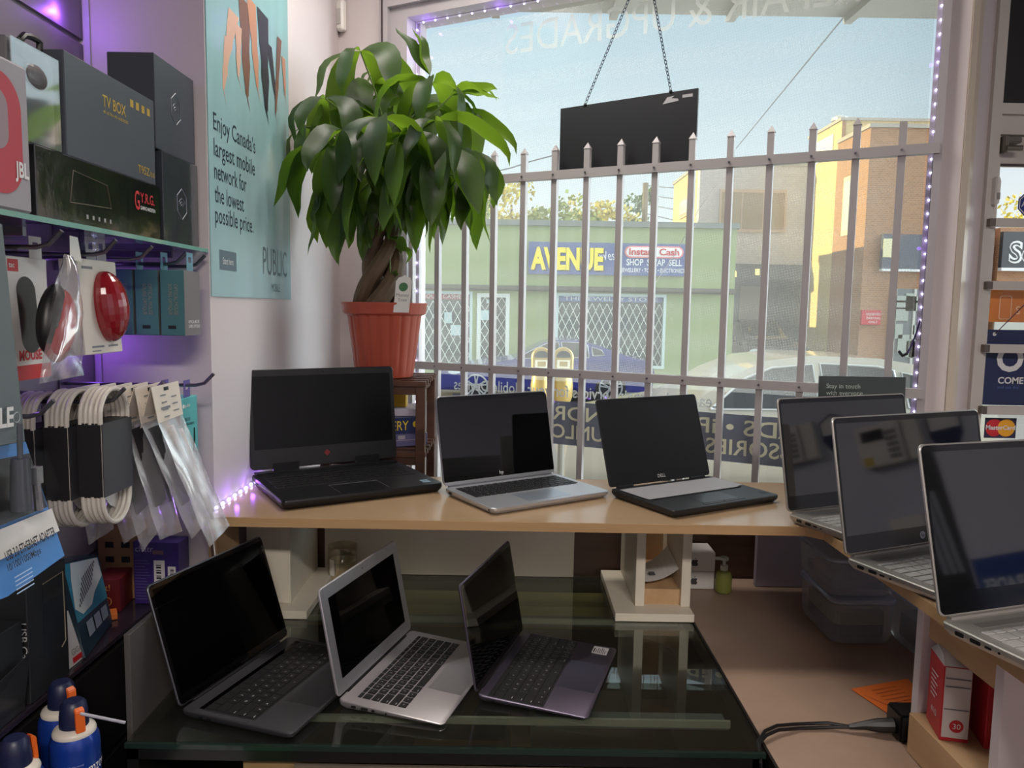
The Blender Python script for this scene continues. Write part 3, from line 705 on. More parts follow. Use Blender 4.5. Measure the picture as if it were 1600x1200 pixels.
# orange poster stuck on the inside of the door glass, between the bars
A, B = atY(1552, 503, 1.916), atY(1640, 453, 1.916)
op = MB(); op.box((1.184, 1.9225, A.z), (1.30, 1.9232, B.z + .002))
o_ = tag(op.build('orange_poster', mat('orange poster', (226, 132, 62), 0.6), loc=(1.24, 1.923, A.z)), 'orange poster with a phone outline stuck to the door glass', 'poster')
b = MB(); b.ring(rrect(.030, .058, .005, 4, 1.222, A.z + .036), rrect(.027, .055, .004, 4, 1.222, A.z + .036), 0.0006, 0.0011, M=frame_of((0, 1.9226, 0), (1, 0, 0), (0, 0, 1)))
b.text('S', (1.248, 1.9222, A.z + .02), (1, 0, 0), (0, 0, 1), .02); b.build('phone_outline', mat('peach ink', (250, 214, 180), 0.6), o_)

# ---- trees behind the green shop
leafy = []
for nm, c in (('sunlit leaves', (126, 140, 52)), ('green leaves', (82, 112, 58)), ('sun yellow leaves', (186, 172, 70))):  # yellow and olive tones hold the low sun's light
    leafy.append(mat(nm, c, 0.7, var=0.25, vscale=1.2))
bark = mat('bark', (96, 80, 64), 0.9)
def tree(x, y, h, w, seed, label, m):
    rg = random.Random(seed); t = empty('street_tree', (x, y, GZ), label=label, cat='tree', group=None)
    b = MB(); b.tube([(x, y, GZ), (x + .1, y, GZ + h * .5), (x, y, GZ + h * .8)], [.16, .12, .05], 8); b.build('trunk', bark, t)
    b = MB()
    cl = [(x + rg.uniform(-w, w) * .75, y + rg.uniform(-w, w) * .5, GZ + h * (.5 + .42 * rg.random()), w * rg.uniform(.22, .42)) for _ in range(26)]
    for cx, cy, cz, r in cl:
        for _ in range(70):
            d = Vector((rg.gauss(0, 1), rg.gauss(0, 1), rg.gauss(0, 1))).normalized() * r * (.6 + .4 * rg.random())
            c = Vector((cx, cy, cz)) + d; a = Vector((rg.gauss(0, 1), rg.gauss(0, 1), rg.gauss(0, 1))).normalized(); e_ = a.orthogonal().normalized(); g = a.cross(e_); s_ = rg.uniform(.07, .16)
            b.poly([c + e_ * s_, c + g * s_ * .6, c - e_ * s_, c - g * s_ * .6])
    b.build('foliage', m, t, recalc=False)
for u, v, y, w, m, lb in ((655, 262, 30, 1.7, 1, 'dense green tree above the green shop roof beside the hanging plant'), (800, 262, 38, 1.8, 2, 'tall sunlit yellow tree rising above the green shop roof'), (725, 275, 34, 1.6, 0, 'olive tree behind the green shop between two taller trees'),
                          (880, 300, 31, 1.6, 0, 'low sunlit tree above the word on the blue sign'), (950, 298, 35.5, 1.7, 2, 'rounded yellow tree behind the green shop roof beside the pole'), (990, 285, 40, 1.2, 1, 'slim dark tree in front of the utility pole')):
    q = atY(u, v, y); tree(q.x, y, q.z - GZ, w, u, lb, leafy[m])
q = atY(1600, 315, 34); tree(q.x + .6, 34, q.z - GZ + .3, 1.8, 99, 'yellow green tree seen through the top of the glass door', leafy[2])
q = atY(1009, 286, 30)
b = MB(); b.tube([(q.x, 30, GZ), (q.x, 30, q.z)], .11, 8); up_ = tag(b.build('utility_pole', mat('weathered pole', (120, 108, 92), 0.9), loc=(q.x, 30, GZ)), 'wooden utility pole rising behind the green shop roof', 'pole')
b = MB()
for k in range(4): b.tube([(q.x + .05, 30, q.z - .1 - k * .35), (q.x + 2.2, 28.5, q.z - .5 - k * .45)], .016, 5)
b.build('wire', mat('grey wire', (90, 92, 96), 0.7), up_)
b = MB(); P, Q = atY(1150, 232, 16), atY(1345, -6, 6.5); b.tube([lerp(P, Q, t) for t in (0, .5, 1)], .008, 5)
tag(b.build('overhead_cable', mat('blue grey cable', (96, 106, 130), 0.7), loc=tuple(P)), 'thin overhead cable slanting across the sky behind the pane', 'cable')
b = MB(); b.tube([atY(u, v, 14) for u, v in ((740, 268), (775, 268), (800, 262), (830, 252), (868, 242), (900, 236))], .011, 5)
tag(b.build('overhead_cable', mat('dark cable', (70, 74, 80), 0.7), loc=tuple(atY(740, 268, 14))), 'dark sagging cable passing behind the hanging board', 'cable')

# ---- vehicles
car_glass = mat('car glass', (34, 42, 48), 0.05, ior=1.6)
tyre = mat('tyre rubber', (28, 28, 30), 0.8); rim_m = mat('alloy rim', (190, 194, 198), 0.3, metal=0.7)
def arc_cut(pts): return pts
def car(name, label, loc, L, Wd, body_m, prof, belt, glass_pts, wheels, wr, flip=False):
    """prof: side outline (x along length from nose, z) upper edge list from nose to tail; lower edge is made with wheel arches"""
    t = empty(name, loc, label=label, cat='car'); lx, ly, lz = loc
    b = MB(); low = []
    zc = 0.20
    xs = [prof[-1][0]]
    pts = [(prof[-1][0] - .02, zc + .05)]
    for wx in sorted(wheels, reverse=True):
        r = wr * 1.16
        for k in range(9):
            a = PI * k / 8; pts.append((wx + r * math.cos(a), max(zc, wr + r * math.sin(a))))
    pts.append((prof[0][0] + .02, zc + .05))
    outline = prof + pts
    n = len(outline)
    def hw(z): # half width by height: tumblehome above the belt
        return Wd / 2 * (1 - .28 * max(0, (z - belt)) / .55) * (1 - .05 * max(0, .45 - z) / .3)
    L0 = [Vector((lx + p[0], ly - hw(p[1]), lz + p[1])) for p in outline]; L1 = [Vector((lx + p[0], ly + hw(p[1]), lz + p[1])) for p in outline]
    a_ = [b.bm.verts.new(p) for p in L0]; c_ = [b.bm.verts.new(p) for p in L1]
    for i in range(n): b.face([a_[i], a_[(i + 1) % n], c_[(i + 1) % n], c_[i]])
    f0 = b.face(a_); f1 = b.face(c_[::-1])
    bmesh.ops.triangulate(b.bm, faces=[f for f in (f0, f1) if f], quad_method='BEAUTY', ngon_method='EAR_CLIP')
    b.build('body', body_m, t, smooth=True)
    for gp in glass_pts:
        b = MB()
        for sd in (-1, 1):
            b.poly([Vector((lx + p[0], ly + sd * (hw(p[1]) + .006), lz + p[1])) for p in gp])
        sw_ = b.build('side_window', car_glass, t)
        b = MB(); P_ = [Vector((lx + p[0], ly - hw(p[1]) - .010, lz + p[1])) for p in gp]; b.tube(P_ + [P_[0]], .012, 5); b.build('window_trim', rim_m, sw_)
    for wx in wheels:
        for sd in (-1, 1):
            y_ = ly + sd * (Wd / 2 - .11); Mx = Matrix.Rotation(PI / 2, 4, 'X')
            b = MB(); b.lathe([(wr * .70, -.10), (wr * .97, -.10), (wr, -.06), (wr, .06), (wr * .97, .10), (wr * .70, .10)], (lx + wx, y_, lz + wr), 28, M=Mx)
            w_ = b.build('wheel', tyre, t)
            b = MB(); c0 = Vector((lx + wx, y_ + sd * .105, lz + wr))
            b.lathe([(wr * .16, -.01), (wr * .16, .01)], c0, 12, M=Mx)
            for k in range(5):
                for dd in (-.16, .16):
                    a = 2 * PI * k / 5 + dd + .3; b.tube([c0 + Vector((math.cos(a - dd * .6) * wr * .12, 0, math.sin(a - dd * .6) * wr * .12)), c0 + Vector((math.cos(a) * wr * .70, 0, math.sin(a) * wr * .70))], .020, 6)
            pr = [c0 + Vector((math.cos(2 * PI * k / 28) * wr * .72, 0, math.sin(2 * PI * k / 28) * wr * .72)) for k in range(29)]; b.tube(pr, .022, 6)
            b.build('rim', rim_m, w_)
    return t
blue_paint = mat('blue car paint', (22, 32, 112), 0.25, coat=0.6)
bx = atY(690, 560, 17.5).x
coupe_prof = [(0, .45), (.03, .60), (.25, .70), (.9, .80), (1.5, .89), (1.72, .93), (2.05, 1.12), (2.4, 1.29), (2.75, 1.36), (3.15, 1.35), (3.6, 1.25), (4.05, 1.09), (4.4, .98), (4.72, .93), (4.80, .70), (4.78, .42)]
sp_ = car('sports_coupe', 'dark blue sports coupe parked along the far kerb', (bx - .1, 17.6, GZ), 4.8, 1.9, blue_paint, coupe_prof, .92,
    [[(1.80, .95), (2.12, 1.13), (2.45, 1.28), (2.72, 1.32), (2.75, .98)], [(2.80, .98), (2.78, 1.32), (3.15, 1.31), (3.35, 1.26), (3.38, 1.00)], [(3.46, 1.03), (3.44, 1.22), (3.66, 1.15), (3.72, 1.05)]], (.93, 3.86), .34)
b = MB(); b.sphere((bx + .35, 16.68, GZ + .64), .09, 10, 8, sc=(2.2, .5, .7)); b.build('headlight', mat('headlight', (210, 220, 226), 0.1), sp_)
b = MB(); b.box((bx + 1.3, 16.655, GZ + .62), (bx + 1.55, 16.665, GZ + .65)); b.build('side_vent', rim_m, sp_)
silver = mat('silver car paint', (168, 164, 152), 0.25, metal=.35, coat=0.7)
cx0 = atY(884, 720, 7.9).x
cross_prof = [(0, .48), (.04, .72), (.3, .86), (.9, .98), (1.25, 1.06), (1.75, 1.38), (2.1, 1.53), (2.6, 1.59), (3.3, 1.57), (3.9, 1.48), (4.2, 1.30), (4.4, 1.05), (4.48, .95), (4.52, .6), (4.48, .4)]
car('crossover_car', 'silver car parked at the near kerb behind the window lettering', (cx0 - .02, 8.7, GZ), 4.5, 1.8, silver, cross_prof, 1.0,
    [[(1.48, 1.04), (1.86, 1.35), (2.15, 1.46), (2.58, 1.50), (2.60, 1.05)], [(2.68, 1.05), (2.66, 1.51), (3.25, 1.49), (3.42, 1.45), (3.45, 1.06)], [(3.52, 1.08), (3.50, 1.43), (3.86, 1.36), (4.02, 1.12)]], (.88, 3.62), .335)
# dark SUV nose-on in the alley
sx_ = atY(1186, 560, 23).x; dk = mat('black car paint', (24, 27, 30), 0.25, coat=0.5)
sv = empty('dark_suv', (sx_, 22.3, GZ + .12), label='black SUV facing the street beside the green shop', cat='car')
b = MB(); z0 = GZ + .12
sec = [(-1.0, .45), (-1.0, .75), (-.96, 1.0), (-.80, 1.25), (-.66, 1.62), (-.5, 1.70), (.5, 1.70), (.66, 1.62), (.80, 1.25), (.96, 1.0), (1.0, .75), (1.0, .45), (.9, .28), (-.9, .28)]
def sl(y, f): return [Vector((sx_ + p[0] * .88 * (1 if f is None else 1), y, z0 + (min(p[1], f) if f else p[1]))) for p in sec]
b.loops([sl(21.4, .98), sl(21.6, 1.06), sl(22.4, 1.14), sl(23.1, None), sl(23.7, None)]); b.build('body', dk, sv, smooth=True)
b = MB(); b.poly([(sx_ - .62, 22.42, z0 + 1.16), (sx_ + .62, 22.42, z0 + 1.16), (sx_ + .50, 23.0, z0 + 1.60), (sx_ - .50, 23.0, z0 + 1.60)]); b.build('windscreen', car_glass, sv)
b = MB(); b.box((sx_ - .42, 21.36, z0 + .68), (sx_ + .42, 21.41, z0 + .92)); gl_ = b.build('grille', mat('grille dark', (50, 54, 58), 0.3, metal=0.6), sv)
b = MB(); b.box((sx_ - .42, 21.35, z0 + .86), (sx_ + .42, 21.358, z0 + .89)); b.build('chrome_strip', chrome, gl_)
for sd in (-1, 1):
    b = MB(); b.sphere((sx_ + sd * .64, 21.42, z0 + .82), .10, 12, 8, sc=(1.7, .5, .9)); b.build('headlight', mat('headlight', (210, 220, 226), 0.1), sv)
    b = MB(); b.lathe([(.33, -.1), (.33, .1)], (sx_ + sd * .78, 21.75, z0 + .33), 18, M=Matrix.Rotation(PI / 2, 4, 'Y')); b.build('wheel', tyre, sv)
    b = MB(); b.box((sx_ + sd * .95 - .1, 22.5, z0 + 1.05), (sx_ + sd * .95 + .1, 22.6, z0 + 1.2)); b.build('wing_mirror', dk, sv)

# ---- twin parking meters on the near pavement
YM = 6.6
for k, (u, lb) in enumerate(((846, 'brass coloured parking meter of a pair, next to the blue car bonnet'), (880, 'brass coloured parking meter of a pair, nearer the hanging board'))):
    q = atY(u, 562, YM); pm = empty('parking_meter', (q.x, YM, GZ + .12), label=lb, cat='parking meter', group='twin parking meters')
    brass = mat('brass meter', (176, 152, 92), 0.35, metal=0.5, var=0.1)
    b = MB(); b.tube([(q.x, YM, GZ + .12), (q.x, YM, q.z - .36)], .03, 10); b.build('post', mat('grey post', (120, 118, 110), 0.6), pm)
    out_ = [(-.085, -.10), (.085, -.10)] + [(.088 * math.cos(a), .02 + .088 * math.sin(a)) for a in [PI * i / 12 for i in range(13)]]
    b = MB(); b.prism(out_, -.05, .05, M=frame_of((q.x, YM, q.z), (1, 0, 0), (0, 0, 1)), cham=.012); hd = b.build('head', brass, pm)
    b = MB(); b.prism([(-.06, .02), (.06, .02)] + [(.06 * math.cos(a), .03 + .05 * math.sin(a)) for a in [PI * i / 8 for i in range(9)]], .051, .055, M=frame_of((q.x, YM, q.z), (1, 0, 0), (0, 0, 1))); b.build('display', car_glass, hd)
    b = MB(); b.ring([(-.055, -.07), (.055, -.07), (.055, -.0), (-.055, -.0)], [(-.035, -.055), (.035, -.055), (.035, -.012), (-.035, -.012)], .051, .057, M=frame_of((q.x, YM, q.z), (1, 0, 0), (0, 0, 1))); b.build('coin_plate', mat('pale plate', (220, 214, 190), 0.4), hd)
    b = MB(); b.lathe([(.07, -.36), (.085, -.32), (.09, -.22), (.08, -.14), (.06, -.10)], (q.x, YM, q.z), 18); b.build('vault', brass, pm, smooth=True)

# ================================================================== counters and shelf
SZ, GT = 1.168, 0.90
def wood_mat(name, c1, c2, rough, scale=(1, 12, 12), vs=3.0, spec=0.5):
    m, t, o = nodes_mat(name)
    co = t.nodes.new('ShaderNodeTexCoord'); mp = t.nodes.new('ShaderNodeMapping'); mp.inputs['Scale'].default_value = scale
    t.links.new(co.outputs['Object'], mp.inputs[0])
    n = t.nodes.new('ShaderNodeTexNoise'); n.inputs['Scale'].default_value = vs; n.inputs['Detail'].default_value = 8; n.inputs['Roughness'].default_value = 0.6
    t.links.new(mp.outputs[0], n.inputs['Vector'])
    cr = t.nodes.new('ShaderNodeValToRGB'); cr.color_ramp.elements[0].position = .35; cr.color_ramp.elements[1].position = .68
    cr.color_ramp.elements[0].color = lin(c1); cr.color_ramp.elements[1].color = lin(c2); t.links.new(n.outputs[0], cr.inputs[0])
    p_ = t.nodes.new('ShaderNodeBsdfPrincipled'); p_.inputs['Roughness'].default_value = rough; p_.inputs['Specular IOR Level'].default_value = spec
    t.links.new(cr.outputs[0], p_.inputs['Base Color']); t.links.new(p_.outputs[0], o.inputs[0]); return m
maple = wood_mat('maple laminate', (166, 138, 106), (178, 150, 118), 0.20, (1, 3, 3), 1.6, spec=.8)
edge_wood = wood_mat('maple edge band', (186, 150, 106), (196, 160, 116), 0.45)
cream_board = wood_mat('cream melamine', (222, 214, 196), (230, 222, 206), 0.45, (3, 1, 3), 1.2)
pine = wood_mat('bare pine block', (188, 150, 108), (208, 174, 134), 0.6, (6, 1, 6), 2)
desk_wood = wood_mat('worn brown desk', (144, 120, 104), (170, 145, 127), 0.38, (1, 1, 1), 2.2)
dark_wood = wood_mat('dark brown panel', (78, 54, 42), (94, 68, 52), 0.5)

SH = empty('display_shelf', (0, 1.6, 1.15), label='maple L-shaped laptop shelf with pale front edge along the window', cat='shelf')
b = MB(); P_ = [(-0.598, 1.466), (0.575, 1.466), (0.604, 1.440), (0.618, 0.55), (1.12, 0.55), (1.12, 1.795), (0.99, 1.86), (0.80, 1.925), (-0.598, 1.925)]
P_ = [(-0.598, 1.466), (0.575, 1.466), (0.604, 1.440), (0.618, 0.55), (1.12, 0.55), (1.12, 1.80), (0.99, 1.848), (-0.598, 1.856)]
b.prism(P_, SZ - .018, SZ); b.build('top_board', maple, SH)
b = MB(); b.hexa([(-.598, 1.4645, SZ - .0185), (.5755, 1.4645, SZ - .0185), (.5755, 1.466, SZ - .0185), (-.598, 1.466, SZ - .0185)], [(-.598, 1.4645, SZ - .0005), (.5755, 1.4645, SZ - .0005), (.5755, 1.466, SZ - .0005), (-.598, 1.466, SZ - .0005)])
b.hexa([(.6025, 1.44, SZ - .0185), (.604, 1.44, SZ - .0185), (.618, .55, SZ - .0185), (.6165, .55, SZ - .0185)], [(.6025, 1.44, SZ - .0005), (.604, 1.44, SZ - .0005), (.618, .55, SZ - .0005), (.6165, .55, SZ - .0005)])
b.hexa([(.5755, 1.4645, SZ - .0185), (.6035, 1.4385, SZ - .0185), (.604, 1.44, SZ - .0185), (.575, 1.466, SZ - .0185)], [(.5755, 1.4645, SZ - .0005), (.6035, 1.4385, SZ - .0005), (.604, 1.44, SZ - .0005), (.575, 1.466, SZ - .0005)])
b.build('edge_band', edge_wood, SH)
b = MB(); b.box((-0.598, 1.925, 0.0), (0.80, 1.934, SZ - .022)); b.hexa([(.80, 1.925, 0), (1.10, 1.77, 0), (1.104, 1.776, 0), (.80, 1.934, 0)], [(.80, 1.925, SZ - .019), (1.10, 1.77, SZ - .019), (1.104, 1.776, SZ - .019), (.80, 1.934, SZ - .022)]); struct(b.build('wall_partition', dark_wood))

def pedestal(name, label, x0, x1, bx0, bx1, y0, y1, block, doorpanel=False):
    t = empty(name, ((x0 + x1) / 2, (y0 + y1) / 2, GT), label=label, cat='shelf support')
    zt = SZ - .019; fr = y0 + .045
    b = MB(); b.box((bx0, y0, GT + .001), (bx1, y1, GT + .019)); b.build('base_board', cream_board, t, bevel=.001, bseg=1)
    if doorpanel:
        b = MB(); b.box((x0, fr, GT + .019), (x1, y1, zt)); b.build('carcass', cream_board, t)
        b = MB(); b.box((x0 - .005, fr - .004, GT + .021), (x1 - .002, fr, zt - .002)); d_ = b.build('front_panel', cream_board, t)
        b = MB(); q = (x0 + .052, fr - .006, zt - .018); b.lathe([(.004, 0), (.004, .004)], q, 10, M=Matrix.Rotation(PI / 2, 4, 'X')); b.build('screw', grey_ink, d_); b = MB(); b.box((x0 + .030, fr - .0052, GT + .12), (x0 + .070, fr - .004, GT + .185)); b.build('cover_plate', cream_board, d_)
    else:
        for a, c in ((x0, x0 + .021), (x1 - .021, x1)):
            b = MB(); b.box((a, fr, GT + .019), (c, y1, zt)); b.build('side_board', cream_board, t, bevel=.0008, bseg=1)
        b = MB(); b.box((x0 + .021, fr + .012, GT + .019), (x1 - .021, y1, GT + .055)); b.build('wood_block', pine, t)
        b = MB(); b.box((x0 + .021, fr + .012, zt - .022), (x1 - .021, fr + .05, zt)); b.build('wood_block', pine, t)
        b = MB(); b.box((x0 + .021, y1 - .02, GT + .055), (x1 - .021, y1, zt)); b.build('back_block', pine, t)
    return t
pedestal('shelf_support', 'cream box support with a plain front under the shelf beside the slat wall', -.575, -.486, -.59, -.438, 1.615, 1.90, True, True)
pedestal('shelf_support', 'cream open support of two boards with a paper between them', .285, .409, .235, .409, 1.632, 1.915, True)
b = MB()   # curled paper in the support
R_ = []
for i in range(9):
    a = i / 8; x = .308 + .078 * a; R_.append([Vector((x, 1.70 + .0 * a, .964 + .004 * (1 - a) + .035 * a * a)), Vector((x, 1.83, .962 + .05 * a * a))])
for r_ in (0, .0005): pass
b.loops([[p for p in (r[0], r[1], r[1] + Vector((0, 0, .0006)), r[0] + Vector((0, 0, .0006)))] for r in R_]); 
pp = tag(b.build('paper_sheet', mat('white paper', (226, 224, 220), 0.7), loc=(.345, 1.76, .97), smooth=False), 'curled white printed sheet inside the open cream support', 'paper')
b = MB()
for x, y in ((.325, 1.73), (.352, 1.735)): b.box((x, y, .9735), (x + .014, y + .02, .9742), M=None)
b.build('print', mat('print grey', (90, 90, 96), 0.7), pp)
def board(name, label, lo, hi, m, cat='board'): b = MB(); b.box(lo, hi); return tag(b.build(name, m, loc=((lo[0] + hi[0]) / 2, (lo[1] + hi[1]) / 2, lo[2]), bevel=.001, bseg=1), label, cat)
board('cream_board', 'long cream board standing under the shelf behind the silver laptop', (-.47, 1.908, GT + .001), (.165, 1.922, SZ - .020), cream_board)
board('support_board', 'grey upright board under the shelf corner beside the plastic boxes', (.615, 1.862, GT + .001), (.80, 1.88, SZ - .020), mat('grey board', (148, 138, 148), 0.6))
b = MB(); b.box((-.602, 1.53, GT), (-.592, 1.60, SZ - .02)); 
board('plywood_post', 'pale plywood post under the shelf end beside the purple box', (-.5925, 1.475, GT + .001), (-.577, 1.60, SZ - .020), pine)

# ---- glass display counter
GC = empty('glass_counter', (-.09, 1.5, 0), label='glass topped display counter under the three aluminium laptops', cat='display counter')
def counter_glass():
    m, t, o = nodes_mat('smoky counter glass')
    tr = t.nodes.new('ShaderNodeBsdfTransparent'); tr.inputs[0].default_value = (0.74, 0.77, 0.71, 1)
    gl = t.nodes.new('ShaderNodeBsdfGlossy'); gl.inputs['Roughness'].default_value = 0.012; gl.inputs[0].default_value = (.95, .97, .93, 1)
    mx = t.nodes.new('ShaderNodeMixShader'); t.links.new(schlick(t, .11, 1.0), mx.inputs[0]); t.links.new(tr.outputs[0], mx.inputs[1]); t.links.new(gl.outputs[0], mx.inputs[2])
    df = t.nodes.new('ShaderNodeBsdfDiffuse'); df.inputs[0].default_value = (.75, .76, .68, 1)      # pale haze mixed in to brighten the dark top
    m2 = t.nodes.new('ShaderNodeMixShader'); m2.inputs[0].default_value = 0.010
    t.links.new(mx.outputs[0], m2.inputs[1]); t.links.new(df.outputs[0], m2.inputs[2])
    t.links.new(m2.outputs[0], o.inputs[0]); return m
cg = counter_glass()
b = MB(); b.box((-.593, 1.14, GT - .008), (.404, 1.923, GT)); b.build('glass_top', cg, GC)
b = MB(); b.box((-.593, 1.133, GT - .0085), (.404, 1.1395, GT - .0005)); b.build('glass_edge', mat('green glass edge', (34, 48, 43), 0.10), GC)
b = MB(); b.box((-.593, 1.14, GT - .03), (.404, 1.156, GT - .0085)); b.box((-.593, 1.14, .06), (-.575, 1.923, GT - .0085)); b.box((.386, 1.14, .06), (.404, 1.923, GT - .0085)); b.box((-.593, 1.90, .06), (.404, 1.923, GT - .009)); b.box((-.593, 1.14, .0), (.404, 1.923, .08))
b.build('case_frame', mat('black case', (22, 21, 20), 0.35), GC)
alum = mat('aluminium rail with window glint', (214, 216, 210), 0.3, metal=0.3)  # pale colour stands in for the window's reflection on the metal
for y, xa_, xb_ in ((1.665, -.55, .38), (1.243, -.40, .38)):
    b = MB(); b.box((xa_, y, GT - .022), (xb_, y + .006, GT - .010)); r_ = b.build('sliding_rail', alum, GC)
    b = MB(); b.box((xa_ if y > 1.5 else .05, y + .006, GT - .028), (xb_, y + .052, GT - .024)); b.build('rail_plate', mat('grey blue plate', (120, 128, 140), 0.35), r_)
b = MB(); b.box((-.42, 1.165, GT - .10), (.13, 1.185, GT - .03)); b.build('front_plank', wood_mat('case plank', (150, 122, 80), (172, 144, 98), .6), GC)
b = MB(); b.box((-.55, 1.80, GT - .09), (.26, 1.895, GT - .035)); b.build('rear_plank', wood_mat('rear plank', (150, 140, 96), (176, 164, 116), .6), GC)
b = MB(); b.box((-.575, 1.20, .60), (.386, 1.895, .606)); b.build('inner_shelf', cg, GC)
b = MB(); b.box((.01, 1.22, .62), (.05, 1.70, .70)); b.box((-.2, 1.3, .607), (.0, 1.6, .64)); b.build('inner_block', wood_mat('inner wood', (120, 96, 64), (150, 122, 84), .6), GC)
b = MB(); b.box((-.33, 1.1345, .60), (.16, 1.1395, .868)); b.build('front_panel', wood_mat('grey front panel', (104, 94, 82), (128, 116, 102), .5), GC)

# green box lying inside the case front
t = empty('printer_box', (-.44, 1.10, .70), label='green and white boxed item below the front edge of the glass counter', cat='box')
b = MB(); b.box((-.545, 1.02, .70), (-.36, 1.13, .845)); b.build('carton', mat('box green', (48, 128, 52), 0.4), t)
b = MB(); b.poly([(-.545, 1.0195, .844), (-.46, 1.0195, .844), (-.49, 1.0195, .815), (-.545, 1.0195, .81)]); b.poly([(-.545, 1.0195, .8455), (-.45, 1.0195, .8455), (-.41, 1.125, .8455), (-.54, 1.125, .8455)]); b.build('white_panel', white_ink, t)
b = MB(); b.text('EXPERT', (-.54, 1.058, .8462), (1, 0, 0), (0, 1, .0), .018); b.build('lettering', grey_ink, t)
b = MB(); b.text('Premium', (-.47, 1.032, .8462), (1, 0, 0), (.2, 1, .0), .020); b.build('lettering', mat('box red', (190, 60, 50), 0.5), t)
board('box_stand', 'dark low stand below the counter front', (-.54, 1.0, .0), (-.32, 1.1325, .699), mat('dark stand', (40, 37, 35), 0.6), 'stand')

# ---- brown desk
DK = empty('side_desk', (.76, 1.3, 0), label='worn brown desk beside the glass counter, holding boxes and cables', cat='desk')
DKP = [(.411, .40), (1.09, .40), (1.09, 1.765), (.80, 1.918), (.411, 1.922)]
b = MB(); b.prism(DKP, GT - .028, GT); b.build('desk_top', desk_wood, DK)
b = MB(); b.box((.4065, .40, GT - .029), (.411, 1.922, GT + .0005)); b.build('edge_strip', mat('black edge strip', (34, 30, 28), 0.35), DK)
b = MB(); b.prism([(.43, .45), (1.08, .45), (1.07, 1.75), (.80, 1.88), (.43, 1.90)], 0, GT - .0285); b.build('carcass', dark_wood, DK)
def right_board(label, y0, y1, x0):
    return board('support_board', label, (x0, y0, GT + .001), (1.05, y1, SZ - .020), mat('white melamine', (216, 208, 212), 0.45))
right_board('white upright board under the shelf behind the red bulb boxes', 1.146, 1.164, .640)
right_board('white upright board under the shelf in front of the red bulb boxes', .950, .968, .640)
for n_, z0, z1, lb in ((0, SZ - .082, SZ - .020, 'short pine block between the white boards, right under the shelf'), (1, GT + .001, GT + .065, 'short pine block lying between the feet of the two white boards')):
    board('pine_block', lb, ((.650 if n_ == 0 else .628), .9685, z0), (.71, 1.1455, z1), pine, 'wood block')

# ================================================================== laptops
key_black = mat('key black', (22, 22, 24), 0.45); key_legend = mat('key legend', (196, 196, 200), 0.5)
glossy = mat('glossy black screen', (3, 3, 4), 0.03, ior=1.38, spec=.2)
matte_scr = mat('matte black screen', (13, 13, 15), 0.28)
MAC = [([1.0] * 14 + [0.0], .55), ([1.0] * 13 + [1.5], 1), ([1.5] + [1.0] * 13, 1), ([1.75] + [1.0] * 11 + [1.75], 1), ([2.25] + [1.0] * 10 + [2.25], 1), ([1, 1, 1, 1.25, 5, 1.25, 1, 1, 1, 1], 1)]
LET = ['', '`1234567890-=', '\tQWERTYUIOP[]', '\tASDFGHJKL;', '\tZXCVBNM,./']
def keyboard(rows, x0, x1, y_top, y_bot, gap, zf, h, legends=False, lg=None):
    """keys laid between x0..x1, rows from y_top (hinge side) to y_bot; zf(y) is the deck height"""
    b = MB(); t = MB(); tot_h = sum(r[1] for r in rows); u_h = (y_top - y_bot) / tot_h; y = y_top
    for ri, (ws, hh) in enumerate(rows):
        ws = [w for w in ws if w]; u = (x1 - x0) / sum(ws); x = x0; y2 = y - u_h * hh
        for ki, w in enumerate(ws):
            a, c, d, e_ = x + gap / 2, x + u * w - gap / 2, y - gap / 2, y2 + gap / 2
            za, zb = zf(d), zf(e_); i_ = .0006
            b.hexa([(a, e_, zb), (c, e_, zb), (c, d, za), (a, d, za)], [(a + i_, e_ + i_, zb + h), (c - i_, e_ + i_, zb + h), (c - i_, d - i_, za + h), (a + i_, d - i_, za + h)])
            if legends:
                ch = LET[ri][ki] if ri < len(LET) and ki < len(LET[ri]) else ''
                zc = (za + zb) / 2 + h
                if ch.strip(): t.text(ch, ((a + c) / 2, (d + e_) / 2 - .0018, zc), (1, 0, 0), (0, 1, (za - zb) / max(1e-6, d - e_)), .0038, align='C', lift=.0002)
                elif ch == '\t' or w > 1.2 and w < 4: t.rect((a + .002, e_ + .002, zc), (1, 0, 0), (0, 1, (za - zb) / (d - e_)), .006, .0011, lift=.0002)
                elif ri != 0: t.rect(((a + c) / 2 - .001, (d + e_) / 2 - .001, zc), (1, 0, 0), (0, 1, (za - zb) / (d - e_)), .0022, .0016, lift=.0002)
            x += u * w
        y = y2
    return b, t
